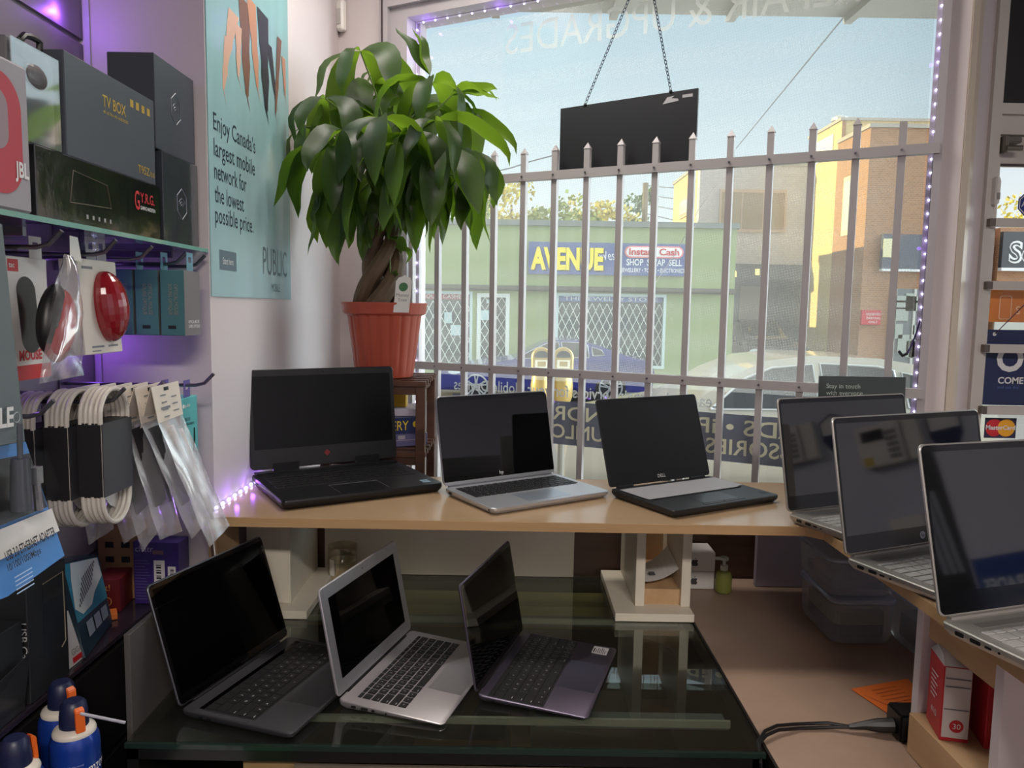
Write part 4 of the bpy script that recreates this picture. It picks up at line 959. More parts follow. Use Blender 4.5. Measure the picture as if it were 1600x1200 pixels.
def laptop(label, x, y, z, th, lid, W, D, H, tb, tf, body, deck, scr, kb_rows, kx, ky, pad=None, padm=None, r=.009, lt=.005, bez=(.006, .008, .012), bezm=None, keym=None, well=None,
           legends=False, hinge='clutch', feet=.0015, ports=(), logo=None, silver_frame=False, hb=0.0, extras=None, lg_=0.0):
    t = empty('laptop', (x, y, z), D2R(th), label, 'laptop', 'laptops on display')
    M_ = MW[t.name]; z0 = feet
    def zt(yy): return z0 + tb + (tf - tb) * min(1, max(0, -yy / D))
    # base: rounded slab, thinner at the front for wedge bodies
    b = MB(); L = []
    for k, (ins, f) in enumerate(((.006, 0), (.0015, .35), (0, .6), (0, .9), (.0012, 1.0))):
        l = []
        for px, py in rrect(W - 2 * ins, D - 2 * ins, r, 6, 0, -D / 2):
            top = zt(py); bot = z0 + (0 if tf == tb else (tb - tf) * .0); l.append(Vector((px, py, bot + (top - bot) * f)))
        L.append(l)
    b.loops(L); b.xf(M_); base = b.build('base', [deck], t, smooth=True)
    if feet:
        b = MB()
        for fx in (-1, 1):
            for fy in (-.03, -D + .02): b.box((fx * (W / 2 - .03) - .008, fy - .004, 0.0002), (fx * (W / 2 - .03) + .008, fy + .004, z0 + .001))
        b.xf(M_); b.build('rubber_foot', black_plastic, t)
    # keyboard
    zf = lambda yy: zt(yy) + .0003
    kb, lg = keyboard(kb_rows, kx[0], kx[1], ky[0], ky[1], .0026, zf, .0011, legends) if kb_rows else (None, None)
    if kb:
        if well:
            w_ = MB(); m_ = .0022; q = [(kx[0] - m_, ky[1] - m_), (kx[1] + m_, ky[1] - m_), (kx[1] + m_, ky[0] + m_), (kx[0] - m_, ky[0] + m_)]
            w_.hexa([(a, c, zt(c) - .0006) for a, c in q], [(a, c, zt(c) + .0002) for a, c in q]); w_.xf(M_); w_.build('keyboard_well', well, t)
        kb.xf(M_); kbo = kb.build('keyboard', keym or key_black, t)
        if legends: lg.xf(M_); lg.build('key_lettering', key_legend, kbo, recalc=False)
        elif lg: lg.bm.free()
    if pad:
        b = MB(); px0, px1, py0, py1 = pad
        b.hexa([(px0, py1, zt(py1) - .0004), (px1, py1, zt(py1) - .0004), (px1, py0, zt(py0) - .0004), (px0, py0, zt(py0) - .0004)], [(px0, py1, zt(py1) + .00025), (px1, py1, zt(py1) + .00025), (px1, py0, zt(py0) + .00025), (px0, py0, zt(py0) + .00025)])
        b.xf(M_); b.build('trackpad', padm or deck, t)
    if ports:
        for py, ln, sz in ports:
            b = MB(); b.prism(rrect(ln, sz, sz * .3, 3), 0, .0006, M=frame_of((-W / 2 - .0002, py, z0 + (zt(py) - z0) * .55), (0, -1, 0), (0, 0, 1))); b.xf(M_); b.build('port', black_plastic, t)
    # lid: X right, Yl up along the lid, N out of the screen
    la = D2R(lid); Yl = Vector((0, -math.cos(la), math.sin(la))); N = Vector((1, 0, 0)).cross(Yl)
    ho = Vector((0, -hb, z0 + tb + .001 + lg_))
    LM = M_ @ frame_of(ho, (1, 0, 0), Yl)
    b = MB(); b.prism(rrect(W, H, r, 6, 0, H / 2 + .002), -lt, 0, M=LM, cham=.0012); lido = b.build('lid', body, t, smooth=True)
    bs, bt, bb = bez
    if bezm:
        b = MB(); e_ = .0022 if not silver_frame else .0012
        b.ring(rrect(W - 2 * e_, H - 2 * e_, r - .001, 5, 0, H / 2 + .002), rrect(W - 2 * bs, H - bt - bb, .001, 5, 0, bb + (H - bt - bb) / 2 + .002), 0.0001, .0006, M=LM); b.build('bezel', bezm, lido)
    b = MB(); b.box((-W / 2 + bs, bb + .002, .0001), (W / 2 - bs, H - bt + .002, .00045), M=LM); b.build('screen', scr, t)
    b = MB(); b.lathe([(.0014, 0), (.0014, .0003)], (0, H - bt * .48 + .002, .0006), 10, M=LM); wm = b
    wm = MB(); wm.lathe([(.0014, .0004), (.0014, .0009)], (0, 0, 0), 10, M=Matrix.Translation((0, H - bt * .5 + .002, 0))); wm.xf(LM); wm.build('webcam', mat('lens black', (8, 8, 14), 0.1), lido)
    # hinge
    b = MB()
    if hinge == 'clutch': b.tube([(-W * .40, .001 - hb, z0 + tb - .001), (W * .40, .001 - hb, z0 + tb - .001)], .0038, 10)
    elif hinge == 'blocks':
        for hx in (-.36, .36): b.tube([(hx * W - .022, .001 - hb, z0 + tb), (hx * W + .022, .001 - hb, z0 + tb)], .0045, 10)
    else: b.box((-W * .46, -.004 - hb, z0 + tb - .002), (W * .46, .004 - hb, z0 + tb + .003))
    b.xf(M_); b.build('hinge', body if hinge != 'clutch' else black_plastic, t)
    if logo:
        b = MB(); tx, lz, lh, lm = logo; b.text(tx, (0, lz + .002, .0), (1, 0, 0), (0, 1, 0), lh, align='C', lift=.0009); b.xf(LM); b.build('logo', lm, lido, recalc=False)
    if extras: extras(t, M_, LM, zt, lido)
    return t
sg = mat('space grey aluminium', (104, 104, 110), 0.38, metal=0.85)
sil = mat('silver aluminium', (206, 200, 204), 0.36, metal=0.8)
mauve = mat('mauve grey aluminium', (112, 104, 122), 0.36, metal=0.85)
blk_bez = mat('black glass bezel', (7, 7, 9), 0.04, ior=1.6)
alum_bez = mat('silver bezel', (196, 198, 204), 0.38, metal=0.8)
def touchbar(t, M_, LM, zt, lido):
    b = MB(); y0 = -.026; b.box((-.138, y0 - .009, zt(y0)), (.138, y0, zt(y0) + .0004)); b.xf(M_); b.build('touch_bar', glossy, t)
    for sx in (-1, 1):
        b = MB(); b.box((sx * .146 - .004, -.128, zt(-.07)), (sx * .146 + .004, -.026, zt(-.07) + .0002)); b.xf(M_); b.build('speaker_grille', mat('speaker dots', (52, 52, 56), 0.6), t)
laptop('space grey aluminium laptop with glossy screen, standing beside the black drawer cabinet on the glass', -.4901, 1.3525, GT, 71.92, 107.24, .304, .212, .2085, .0135, .0125, sg, sg, glossy, MAC[1:], (-.1365, .1365), (-.037, -.132), (-.067, .067, -.143, -.208), mat('space grey pad', (96, 96, 102), 0.34, metal=.85), bez=(.0085, .010, .017), bezm=blk_bez, well=mat('key well', (20, 20, 23), 0.5), legends=True, ports=((-.04, .0085, .003), (-.056, .0085, .003)), extras=touchbar)
def air_x(t, M_, LM, zt, lido):
    b = MB(); b.text('MacBook Air', (0, .0085, 0), (1, 0, 0), (0, 1, 0), .0042, align='C', lift=.0009); b.xf(LM); b.build('logo', grey_ink, lido, recalc=False)
laptop('silver aluminium laptop with wide silver screen border and black keys', -.2441, 1.3888, GT, 73.48, 101.07, .300, .192, .188, .0155, .0045, sil, sil, glossy, MAC, (-.1305, .1305), (-.025, -.117), (-.0525, .0525, -.124, -.187), mat('silver pad', (196, 192, 196), 0.3, metal=.8), bez=(.0215, .022, .024), bezm=alum_bez, silver_frame=True, legends=True, hb=.002, ports=((-.03, .009, .004), (-.05, .013, .0045), (-.066, .006, .0035), (-.09, .003, .003)), extras=air_x)
def spec_sticker(t, M_, LM, zt, lido):
    y = -.182; b = MB(); b.hexa([(.100, y, zt(y) + .0002), (.132, y, zt(y) + .0002), (.132, y + .030, zt(y + .03) + .0002), (.100, y + .030, zt(y + .03) + .0002)], [(.100, y, zt(y) + .0005), (.132, y, zt(y) + .0005), (.132, y + .030, zt(y + .03) + .0005), (.100, y + .030, zt(y + .03) + .0005)]); b.xf(M_)
    s_ = b.build('spec_sticker', mat('white sticker', (232, 230, 230), 0.5), t)
    b = MB()
    for i in range(7):
        yy = y + .004 + i * .0035; b.rect((.103, yy, zt(yy) + .0006), (1, 0, 0), (0, 1, .02), .014 + (i * 7 % 5) * .003, .0014 if i < 6 else .003)
    b.xf(M_); b.build('print', mat('print grey', (90, 90, 96), 0.7), s_, recalc=False)
laptop('thin mauve grey laptop with a white sticker on its palm rest', -.010, 1.410, GT, 72.47, 100.08, .2805, .1965, .192, .0115, .0050, mauve, mauve, glossy, MAC, (-.134, .134), (-.020, -.116), (-.056, .056, -.122, -.190), mat('mauve pad', (106, 98, 118), 0.3, metal=.85), bez=(.008, .010, .014), bezm=blk_bez, well=mat('key well', (20, 20, 23), 0.5), legends=True, lt=.004, ports=((-.03, .0085, .003),), extras=spec_sticker)
PC = [([1.0] * 15, .6), ([1.0] * 13 + [2.0], 1), ([1.5] + [1.0] * 12 + [1.5], 1), ([1.75] + [1.0] * 11 + [2.25], 1), ([2.25] + [1.0] * 10 + [2.75], 1), ([1.25, 1, 1, 1.25, 5.5, 1.25, 1.25, 1, 1, 1], 1)]
PCN = [(r_[0] + [.3 * 0] + [1.0] * 4 if True else 0, r_[1]) for r_ in PC]
silver_deck = mat('silver deck', (196, 198, 204), 0.34, metal=0.7)
def hp_x(t, M_, LM, zt, lido):
    b = MB(); b.box((-.02, .0015, .0), (.02, .002, .0001)); b.bm.free()
    b = MB(); b.box((-.15, .002, .0002), (.15, .009, .0009), M=LM); b.build('hinge_strip', silver_deck, lido)
laptop('silver convertible laptop with black keys, middle of the three along the window', -.0195, 1.7596, SZ, 33.63, 102.55, .307, .205, .200, .0145, .0135, mat('dark silver lid', (150, 150, 156), 0.35, metal=.8), silver_deck, mat('glossy screen', (8, 8, 11), 0.04, ior=1.7), PC, (-.138, .138), (-.022, -.112), (-.055, .055, -.124, -.190), mat('pale pad', (178, 186, 200), 0.28, metal=.7), bez=(.005, .012, .020), bezm=blk_bez, r=.012, hinge='bar', logo=('hp', .012, .0085, white_ink), ports=((-.03, .014, .005), (-.19, .004, .004)), extras=hp_x, keym=key_black)
carbon = mat('carbon black shell', (26, 27, 30), 0.42)
def dell_x(t, M_, LM, zt, lido):
    b = MB(); q = [(-.138, -.118), (.120, -.118), (.126, -.112), (.143, -.110), (.143, -.022), (-.143, -.022), (-.143, -.112)]
    b.prism(q, zt(-.07) + .0012, zt(-.07) + .0022); b.xf(M_); b.build('keyboard_sheet', mat('pale grey foam sheet', (150, 150, 154), 0.6, var=.05), t)
    b = MB()
    for i in range(4): b.box((.098 + i * .008, -.1195, zt(-.1)), (.104 + i * .008, -.111, zt(-.1) + .0015))
    b.box((.128, -.185, zt(-.18)), (.146, -.170, zt(-.18) + .0003)); b.xf(M_); b.build('corner_sticker', mat('dark sticker', (14, 14, 16), 0.5), t)
    b = MB(); b.box((-.028, .1935, .0005), (.028, .1985, .0011), M=LM); b.build('webcam_cover', mat('deep black', (6, 6, 6), 0.3), lido)
    b = MB()
    for sx in (-.03, .03): b.box((sx - .028, -.198, zt(-.19)), (sx + .028, -.188, zt(-.19) + .0006))
    b.xf(M_); b.build('pad_button', carbon, t)
laptop('black laptop with a pale sheet lying over its keyboard, on the shelf', .3533, 1.7571, SZ, 30.59, 107.98, .305, .208, .200, .0165, .0155, carbon, carbon, mat('matte grey screen', (24, 24, 26), 0.38), None, (0, 0), (0, 0), (-.05, .05, -.128, -.186), mat('dark pad', (34, 36, 40), 0.3), bez=(.006, .013, .026), bezm=mat('matte bezel', (20, 20, 22), 0.45), r=.008, hinge='blocks', logo=('DELL', .009, .0075, white_ink), ports=((-.03, .012, .005), (-.05, .016, .005), (-.075, .006, .005)), extras=dell_x)
gam = mat('gaming black shell', (17, 17, 20), 0.36)
def omen_x(t, M_, LM, zt, lido):
    b = MB(); s_ = .008; c = (0, .030); b.poly([(c[0], c[1] - s_, .0009), (c[0] + s_, c[1], .0009), (c[0], c[1] + s_, .0009), (c[0] - s_, c[1], .0009)]); b.xf(LM); b.build('logo', mat('dark red emblem', (120, 20, 26), 0.5), lido, recalc=False)
    b = MB(); b.box((-.055, -.1755, zt(-.17)), (.055, -.174, zt(-.17) + .0006)); b.box((-.0555, -.255, zt(-.17)), (-.055, -.175, zt(-.17) + .0004)); b.box((.055, -.255, zt(-.17)), (.0555, -.175, zt(-.17) + .0004)); b.xf(M_); b.build('trackpad_trim', mat('grey trim', (110, 110, 114), 0.4), t)
    b = MB()
    for yy in (-.226, -.240): b.box((.142, yy, zt(yy)), (.160, yy + .010, zt(yy) + .0003))
    b.xf(M_); b.build('spec_sticker', mat('silver blue sticker', (140, 170, 190), 0.3), t)
    b = MB(); b.box((-.172, -.018, zt(0)), (.172, .006, zt(0) + .004)); b.xf(M_); b.build('rear_vent', gam, t)
    b = MB()
    b.bm.free()
    for hx in (-.10, .10): b = MB(); b.box((hx - .03, -.003, zt(0) + .003), (hx + .03, .004, zt(0) + .022)); b.xf(M_); b.build('hinge_mount', gam, t)
laptop('large black gaming laptop with a red diamond emblem beside the wall', -.4416, 1.8292, SZ, 31.6, 97.39, .36, .263, .232, .0225, .0195, gam, gam, mat('matte dark screen', (6, 6, 8), 0.30, ior=1.35), PCN, (-.163, .163), (-.045, -.155), (-.054, .054, -.176, -.254), mat('gaming pad', (22, 22, 25), 0.3), bez=(.010, .016, .046), bezm=mat('gaming bezel', (19, 19, 21), 0.4), r=.010, lt=.007, hinge='none', ports=((-.05, .014, .006), (-.19, .012, .004)), extras=omen_x, lg_=.006, keym=mat('dark key', (13, 13, 15), 0.4))
hps = mat('pale silver shell', (190, 186, 180), 0.36, metal=.7); hp_deck = mat('warm silver deck', (186, 182, 176), 0.36, metal=.6)
hp_scr = mat('semi gloss screen', (11, 12, 14), 0.045, ior=2.1)
def hpr_x(t, M_, LM, zt, lido):
    b = MB(); b.box((-.15, -.036, zt(-.03)), (.15, -.022, zt(-.03) + .0003)); b.xf(M_); b.build('speaker_grille', mat('grille silver', (160, 156, 150), 0.4, metal=.6), t)
    b = MB(); b.lathe([(.0065, .0007), (.0065, .0010)], (0, 0, 0), 20, M=LM @ Matrix.Translation((0, .017, 0))); lg = b.build('logo', mat('logo silver', (170, 172, 178), 0.3, metal=.5), lido)
    b = MB(); b.text('hp', (0, .0145, .0012), (1, 0, 0), (.25, 1, 0), .0062, align='C', lift=.0); b.xf(LM); b.build('logo_lettering', mat('logo dark', (24, 24, 28), 0.4), lg, recalc=False)
for (x, y, th, li, lb) in ((.7165, 1.5679, 23.9, 101.45, 'silver wide laptop standing in front of the green card, rear of three'), (.7157, 1.2979, 23.75, 101.57, 'silver wide laptop with round badge, middle of the three overlapping'), (.7362, 1.0279, 18.03, 103.42, 'silver wide laptop above the red bulb boxes, cut off by the picture edge')):
    laptop(lb, x, y, SZ, th, li, .36, .234, .2265, .0160, .0150, hps, hp_deck, hp_scr, PCN, (-.165, .165), (-.045, -.145), (-.055, .055, -.155, -.226), mat('hp pad', (176, 172, 166), 0.3, metal=.6), bez=(.006, .011, .030), bezm=mat('gloss bezel', (14, 15, 17), 0.10, ior=1.6), keym=mat('silver keys', (176, 174, 172), 0.45), hinge='bar', ports=((-.030, .013, .0055), (-.053, .015, .005), (-.071, .009, .003), (-.086, .003, .003)), extras=hpr_x)

# ================================================================== plant, stand and poster
PY_ = 2.10
pc = Vector((atY(601, 480, PY_).x, PY_, 1.392))
stand = wood_mat('dark stained stand wood', (72, 44, 32), (98, 62, 44), 0.45, (1, 8, 8), 4)
ST = empty('plant_stand', (pc.x, pc.y + .02, .93), label='dark brown slatted wooden stand carrying the potted tree', cat='plant stand')
sx0, sx1, sy0, sy1 = pc.x - .135, pc.x + .113, pc.y - .115, pc.y + .135
for zt_ in (1.390, 1.205):
    for i in range(6):
        y = sy0 + (sy1 - sy0) * i / 5; b = MB(); b.box((sx0 - .004, y - .010, zt_ - .014), (sx1 + .014 , y + .010, zt_)); b.build('slat', stand, ST, bevel=.001, bseg=1)
    b = MB(); b.box((sx0, sy0, zt_ - .034), (sx0 + .014, sy1, zt_ - .0145)); b.box((sx1 - .014, sy0, zt_ - .034), (sx1, sy1, zt_ - .0145)); b.box((sx0, sy0 - .002, zt_ - .036), (sx1, sy0 + .012, zt_ - .0145)); b.build('cross_rail', stand, ST)
for lx in (sx0, sx1):
    for ly in (sy0, sy1):
        b = MB(); b.box((lx - .012, ly - .012, .931), (lx + .012, ly + .012, 1.375)); b.build('leg', stand, ST, bevel=.001, bseg=1)
# boxes on the stand's lower tier
def slanted(name, label, c, size, rz, m, cat='box'):
    t = empty(name, c, rz, label, cat); w, d, h = size
    b = MB(); b.box((-w / 2, -d / 2, 0), (w / 2, d / 2, h)); b.xf(MW[t.name]); b.build('carton', m, t, bevel=.001, bseg=1); return t
gb_ = slanted('game_box', 'mauve boxed game under the dark blue box on the plant stand', (pc.x - .01, pc.y + .005, 1.206), (.21, .16, .034), D2R(28), mat('mauve box', (104, 98, 138), 0.4))
b = MB(); b.rect((-.03, -.0806, .016), (1, 0, 0), (0, 0, 1), .10, .002); b.rect((.02, -.0806, .020), (1, 0, 0), (0, 0, 1), .02, .010); b.xf(MW[gb_.name]); b.build('print', mat('pale print', (170, 160, 170), 0.6), gb_)
gb_ = slanted('game_box', 'dark blue boxed game with yellow lettering on the plant stand', (pc.x - .01, pc.y + .005, 1.2405), (.20, .16, .044), D2R(26), mat('dark blue box', (44, 54, 96), 0.35))
b = MB(); b.text('QUERY', (.052, -.0804, .010), (1, 0, 0), (0, 0, 1), .026, align='R', width=.09); b.prism(rrect(.03, .018, .008, 4, .079, .025), .0802, .0808, M=frame_of((0, 0, 0), (1, 0, 0), (0, 0, 1))); b.xf(MW[gb_.name]); b.build('lettering', mat('box yellow', (240, 206, 60), 0.5), gb_, recalc=False)
b = MB(); b.box((-.09, -.06, 0), (.085, .07, .018)); b.xf(Matrix.Translation((pc.x, pc.y + .03, 1.2855)) @ Matrix.Rotation(D2R(8), 4, 'Z'))
tag(b.build('paper_stack', mat('lilac white paper', (206, 198, 214), 0.6), loc=(pc.x, pc.y + .03, 1.2855)), 'flat pile of lilac white papers on top of the boxed games', 'paper')
b = MB(); b.box((-.10, -.02, 0), (-.02, .02, .050)); b.xf(Matrix.Translation((pc.x + .075, pc.y + .04, 1.304)))
tag(b.build('yellow_pack', mat('yellow pack', (226, 180, 50), 0.4), loc=(pc.x + .03, pc.y + .04, 1.304)), 'small yellow pack under the top slats of the plant stand', 'pack')

PL = empty('potted_money_tree', tuple(pc), label='potted money tree with braided trunk in a fluted terracotta pot', cat='plant')
terra = mat('terracotta plastic', (178, 80, 60), 0.42, var=0.04, vscale=4)
def flute(r, z, k): return r * (1 - (.028 if (k % 8) in (0, 1) and z > .012 and z < .162 else 0) + (.004 if (k % 8) in (4, 5) else 0))
b = MB(); b.lathe([(.076, 0), (.078, .008), (.082, .03), (.098, .160), (.100, .166), (.110, .170), (.112, .176), (.113, .192), (.1155, .196), (.1155, .200), (.108, .200), (.104, .17)], pc, 160, cap1=False, flute=flute); b.build('pot', terra, PL, smooth=True)
b = MB(); b.lathe([(.103, 0), (.06, .006), (.02, .008)], pc + Vector((0, 0, .176)), 24, cap0=False); b.build('soil', mat('potting soil', (52, 38, 30), 0.95, bump=.5), PL)
barkm = mat('money tree bark', (98, 78, 60), 0.7, var=.25, vscale=30, bump=.5, bscale=50, stretch=(1, 1, .4))
top = atY(606, 290, PY_)
for k in range(4):
    b = MB(); pts, rs = [], []
    for i in range(26):
        t = i / 25; a = PI / 2 * k + 1.2 + t * 5.2; R_ = .040 * (1 - t) ** 1.2 + .013
        c = lerp(pc + Vector((-.012, 0, .175)), top + Vector((0, 0, .02)), t)
        pts.append(c + Vector((math.cos(a) * R_, math.sin(a) * R_, 0))); rs.append(.0195 * (1 - t) + .0085)
    b.tube(pts, rs, 10); b.build('stem', barkm, PL, smooth=True)
def leaf_mat():
    m, t, o = nodes_mat('money tree leaf')
    ge = t.nodes.new('ShaderNodeObjectInfo'); co = t.nodes.new('ShaderNodeTexCoord')
    n = t.nodes.new('ShaderNodeTexNoise'); n.inputs['Scale'].default_value = 9; t.links.new(co.outputs['Object'], n.inputs[0])
    cr = t.nodes.new('ShaderNodeValToRGB'); cr.color_ramp.elements[0].color = lin((24, 38, 22)); cr.color_ramp.elements[1].color = lin((40, 60, 28)); t.links.new(n.outputs[0], cr.inputs[0])
    p_ = t.nodes.new('ShaderNodeBsdfPrincipled'); p_.inputs['Roughness'].default_value = .42; t.links.new(cr.outputs[0], p_.inputs['Base Color'])
    tl = t.nodes.new('ShaderNodeBsdfTranslucent'); tl.inputs[0].default_value = lin((150, 196, 50))
    mx = t.nodes.new('ShaderNodeMixShader'); mx.inputs[0].default_value = .28
    t.links.new(p_.outputs[0], mx.inputs[1]); t.links.new(tl.outputs[0], mx.inputs[2]); t.links.new(mx.outputs[0], o.inputs[0]); return m
leafm = leaf_mat()
petm = mat('leaf stalk', (92, 112, 52), 0.5)
rg = random.Random(11)
def leaflet(b, hub, az, el, ln, wd, droop, tw=0.0):
    p = Vector(hub); n = 9; rows = []
    for i in range(n + 1):
        t = i / n
        d = Vector((math.cos(el) * math.cos(az), math.cos(el) * math.sin(az), math.sin(el)))
        side = Vector((-math.sin(az), math.cos(az), 0)); upv = side.cross(d) * -1
        side = (side * math.cos(tw) + upv * math.sin(tw))
        w = wd * (math.sin(PI * min(1, t ** .85 * 1.0)) ** .75 if 0 < t < 1 else 0) * (.55 + .6 * t if t < .7 else .97 - (t - .7) * .6)
        wob = .010 * math.sin(t * 9 + az * 3) * t
        q = p + upv * wob
        rows.append((q - side * w + upv * w * .28, q - side * w * .5 + upv * w * .10, q, q + side * w * .5 + upv * w * .10, q + side * w + upv * w * .28))
        p = p + d * (ln / n); el = max(-1.45, el - droop / n * (1.2 - .5 * t))
    V_ = [[b.bm.verts.new((max(-.592, x.x), x.y, x.z)) for x in r_] for r_ in rows]
    for r0, r1 in zip(V_, V_[1:]):
        for j in range(4): b.face([r0[j], r0[j + 1], r1[j + 1], r1[j]])
def whorl(u, v, Y, n, ln, droop, el0=.15, az0=None, spread=2 * PI, wd=.165):
    hub = atY(u, v, Y); hub.x = max(-.57, hub.x)
    b = MB(); az0 = rg.uniform(0, 6.28) if az0 is None else az0
    for k in range(n):
        a = az0 + (k - (n - 1) / 2) * spread / n + rg.uniform(-.15, .15)
        l_ = ln * rg.uniform(.72, 1.2); leaflet(b, hub, a, el0 + rg.uniform(-.2, .2), l_, l_ * wd * rg.uniform(.85, 1.15), droop * rg.uniform(.6, 1.25), rg.uniform(-.7, .7))
    f = b.build('leaf', leafm, PL, smooth=True, recalc=False)
    b = MB(); c0 = top + Vector((rg.uniform(-.02, .02), rg.uniform(-.02, .02), rg.uniform(-.02, .06))); mid = lerp(c0, hub, .55) + Vector((0, 0, .03)); b.tube([c0, mid, hub], [.0032, .0024, .002], 6); b.build('leaf_stalk', petm, f)
for a in [(563, 72, 2.10, 6, .20, 1.7, .0), (508, 146, 2.02, 5, .19, 1.7, .1), (476, 190, 2.05, 4, .17, 1.9, -.2), (522, 220, 1.95, 5, .19, 1.5, -.35), (560, 236, 1.93, 5, .19, 1.4, -.5),
          (676, 122, 2.04, 6, .20, 2.0, .15), (619, 108, 2.36, 6, .12, 1.5, .2), (598, 176, 1.93, 6, .19, 1.7, -.1), (640, 200, 1.95, 5, .20, 1.5, -.25), (688, 222, 1.96, 5, .19, 1.5, -.4),
          (655, 262, 2.04, 5, .17, 1.2, -.7), (738, 228, 2.12, 5, .17, 1.6, -.3), (712, 172, 2.18, 5, .18, 1.6, .1), (545, 160, 2.16, 6, .19, 1.6, .0), (640, 150, 2.2, 6, .19, 1.6, .1),
          (585, 128, 2.24, 6, .18, 1.5, .2), (510, 268, 2.10, 5, .17, 1.1, -.8), (550, 285, 2.0, 4, .16, .9, -1.0), (700, 262, 2.12, 5, .15, 1.0, -.9), (735, 262, 2.06, 4, .15, .9, -.9),
          (610, 235, 2.10, 6, .17, 1.5, -.3), (680, 180, 1.94, 5, .18, 1.7, .0), (595, 262, 2.18, 5, .16, 1.2, -.6), (535, 195, 1.92, 5, .19, 1.5, -.2), (618, 215, 1.90, 5, .19, 1.4, -.3), (665, 232, 1.92, 5, .18, 1.3, -.5)]:
    whorl(a[0], a[1] + 8, a[2], a[3], a[4] * 1.2, a[5] * 1.25, a[6] - .02)
for a in [(505, 295, 2.05), (548, 318, 2.02), (640, 290, 2.0), (668, 300, 2.1), (716, 275, 2.08), (752, 262, 2.12), (582, 300, 2.0)]: whorl(a[0], a[1], a[2], 3, .13, .8, -.95)
whorl(672, 118, 2.0, 3, .15, -.5, .95, az0=2.6, spread=1.2, wd=.14)     # young upright blades
whorl(705, 150, 2.1, 3, .15, .9, .45, az0=0.0, spread=2.0, wd=.24)
whorl(607, 372, 2.06, 4, .085, 1.4, .0, az0=.2, spread=2.6)
whorl(592, 358, 2.06, 2, .05, .8, .1, az0=3.0, spread=1.4)
whorl(610, 430, 2.06, 2, .055, .9, .4, az0=.3, spread=5.0)
b = MB(); tg = atY(616, 470, 1.995); X_ = Vector((1, .15, 0)).normalized(); Zt = Vector((.09, 0, 1)).normalized()
b.prism([(0, -.03), (.040, -.03), (.041, .050), (.036, .060), (.028, .062), (.021, .067), (.014, .062), (.006, .060), (0, .050)], 0, .0008, M=frame_of(tg, X_, Zt)); tgp = b.build('plant_tag', mat('tag white', (228, 226, 222), .5), PL)
b = MB(); b.lathe([(.0115, .0009), (.0115, .0013)], (0, 0, 0), 20, M=frame_of(tg + X_ * .020 + Zt * .036, X_, Zt)); b.build('green_emblem', mat('tag green', (52, 116, 66), .5), tgp)
b = MB(); b.text('Money', tg + X_ * .020 + Zt * .011, X_, Zt, .0085, align='C', lift=.0012); b.text('Tree', tg + X_ * .020 + Zt * -.001, X_, Zt, .0085, align='C', lift=.0012); b.build('lettering', grey_ink, tgp)

# ---- poster on the wall
YA, ZA = (0, 1, 0), (0, 0, 1)
def poster_mat():
    m, t, o = nodes_mat('poster teal')
    co = t.nodes.new('ShaderNodeTexCoord'); sx = t.nodes.new('ShaderNodeSeparateXYZ'); t.links.new(co.outputs['Object'], sx.inputs[0])
    cr = t.nodes.new('ShaderNodeValToRGB'); cr.color_ramp.elements[0].color = lin((168, 200, 206)); cr.color_ramp.elements[1].color = lin((136, 186, 190)); cr.color_ramp.elements[1].position = .8; t.links.new(sx.outputs['Z'], cr.inputs[0])
    n = t.nodes.new('ShaderNodeTexNoise'); n.inputs['Scale'].default_value = 2.2; mp = t.nodes.new('ShaderNodeMapping'); mp.inputs['Scale'].default_value = (1, 2.2, .5); t.links.new(co.outputs['Object'], mp.inputs[0]); t.links.new(mp.outputs[0], n.inputs[0])
    bp = t.nodes.new('ShaderNodeBump'); bp.inputs['Strength'].default_value = .6; bp.inputs['Distance'].default_value = .03; t.links.new(n.outputs[0], bp.inputs['Height'])
    p_ = t.nodes.new('ShaderNodeBsdfPrincipled'); p_.inputs['Roughness'].default_value = .22; t.links.new(cr.outputs[0], p_.inputs['Base Color']); t.links.new(bp.outputs[0], p_.inputs['Normal']); t.links.new(p_.outputs[0], o.inputs[0]); return m
px_ = -.5975
b = MB(); b.box((-.5995, 1.534, 1.596), (px_, 2.078, 2.72))
PO = tag(b.build('wall_poster', poster_mat(), loc=(-.598, 1.80, 1.596)), 'large pale teal phone network poster on the white wall beside the plant', 'poster')
dk_ink = mat('poster ink', (36, 52, 66), .5)
b = MB()
for i, tx in enumerate(('Enjoy Canada’s', 'largest mobile', 'network for', 'the lowest', 'possible price.')):
    q = atX(336, (203, 243, 279, 315, 347)[i], px_); w_ = (.262, .256, .195, .175, .238)[i]
    b.text(tx, (px_, 1.558, q.z), YA, ZA, .034, width=w_ * .95, bold=.005)
b.build('lettering', dk_ink, PO)
b = MB(); A, B = atX(343, 421, px_), atX(369, 395, px_); b.rect((px_, A.y, A.z), YA, ZA, B.y - A.y, B.z - A.z + .0); bt = b.build('text_button', mat('poster grey', (96, 116, 128), .4), PO)
b = MB(); b.text('Start here', (px_, (A.y + B.y) / 2, (A.z + B.z) / 2 - .008), YA, ZA, .014, align='C', width=.06, lift=.0006); b.build('lettering', white_ink, bt)
b = MB(); A, B = atX(411, 428, px_), atX(448, 428, px_); b.text('PUBLIC', (px_, A.y, A.z + .0), YA, ZA, .066, width=B.y - A.y); b.text('MOBILE', (px_, (A.y + B.y) / 2, A.z - .040), YA, ZA, .020, align='C', width=.07); b.build('lettering', mat('poster slate', (84, 112, 122), .5), PO)
skin = [mat('poster skin tan', (196, 140, 110), .4), mat('poster skin brown', (122, 84, 66), .4), mat('poster dark tights', (34, 36, 46), .4), mat('poster skin pale', (214, 172, 148), .4)]
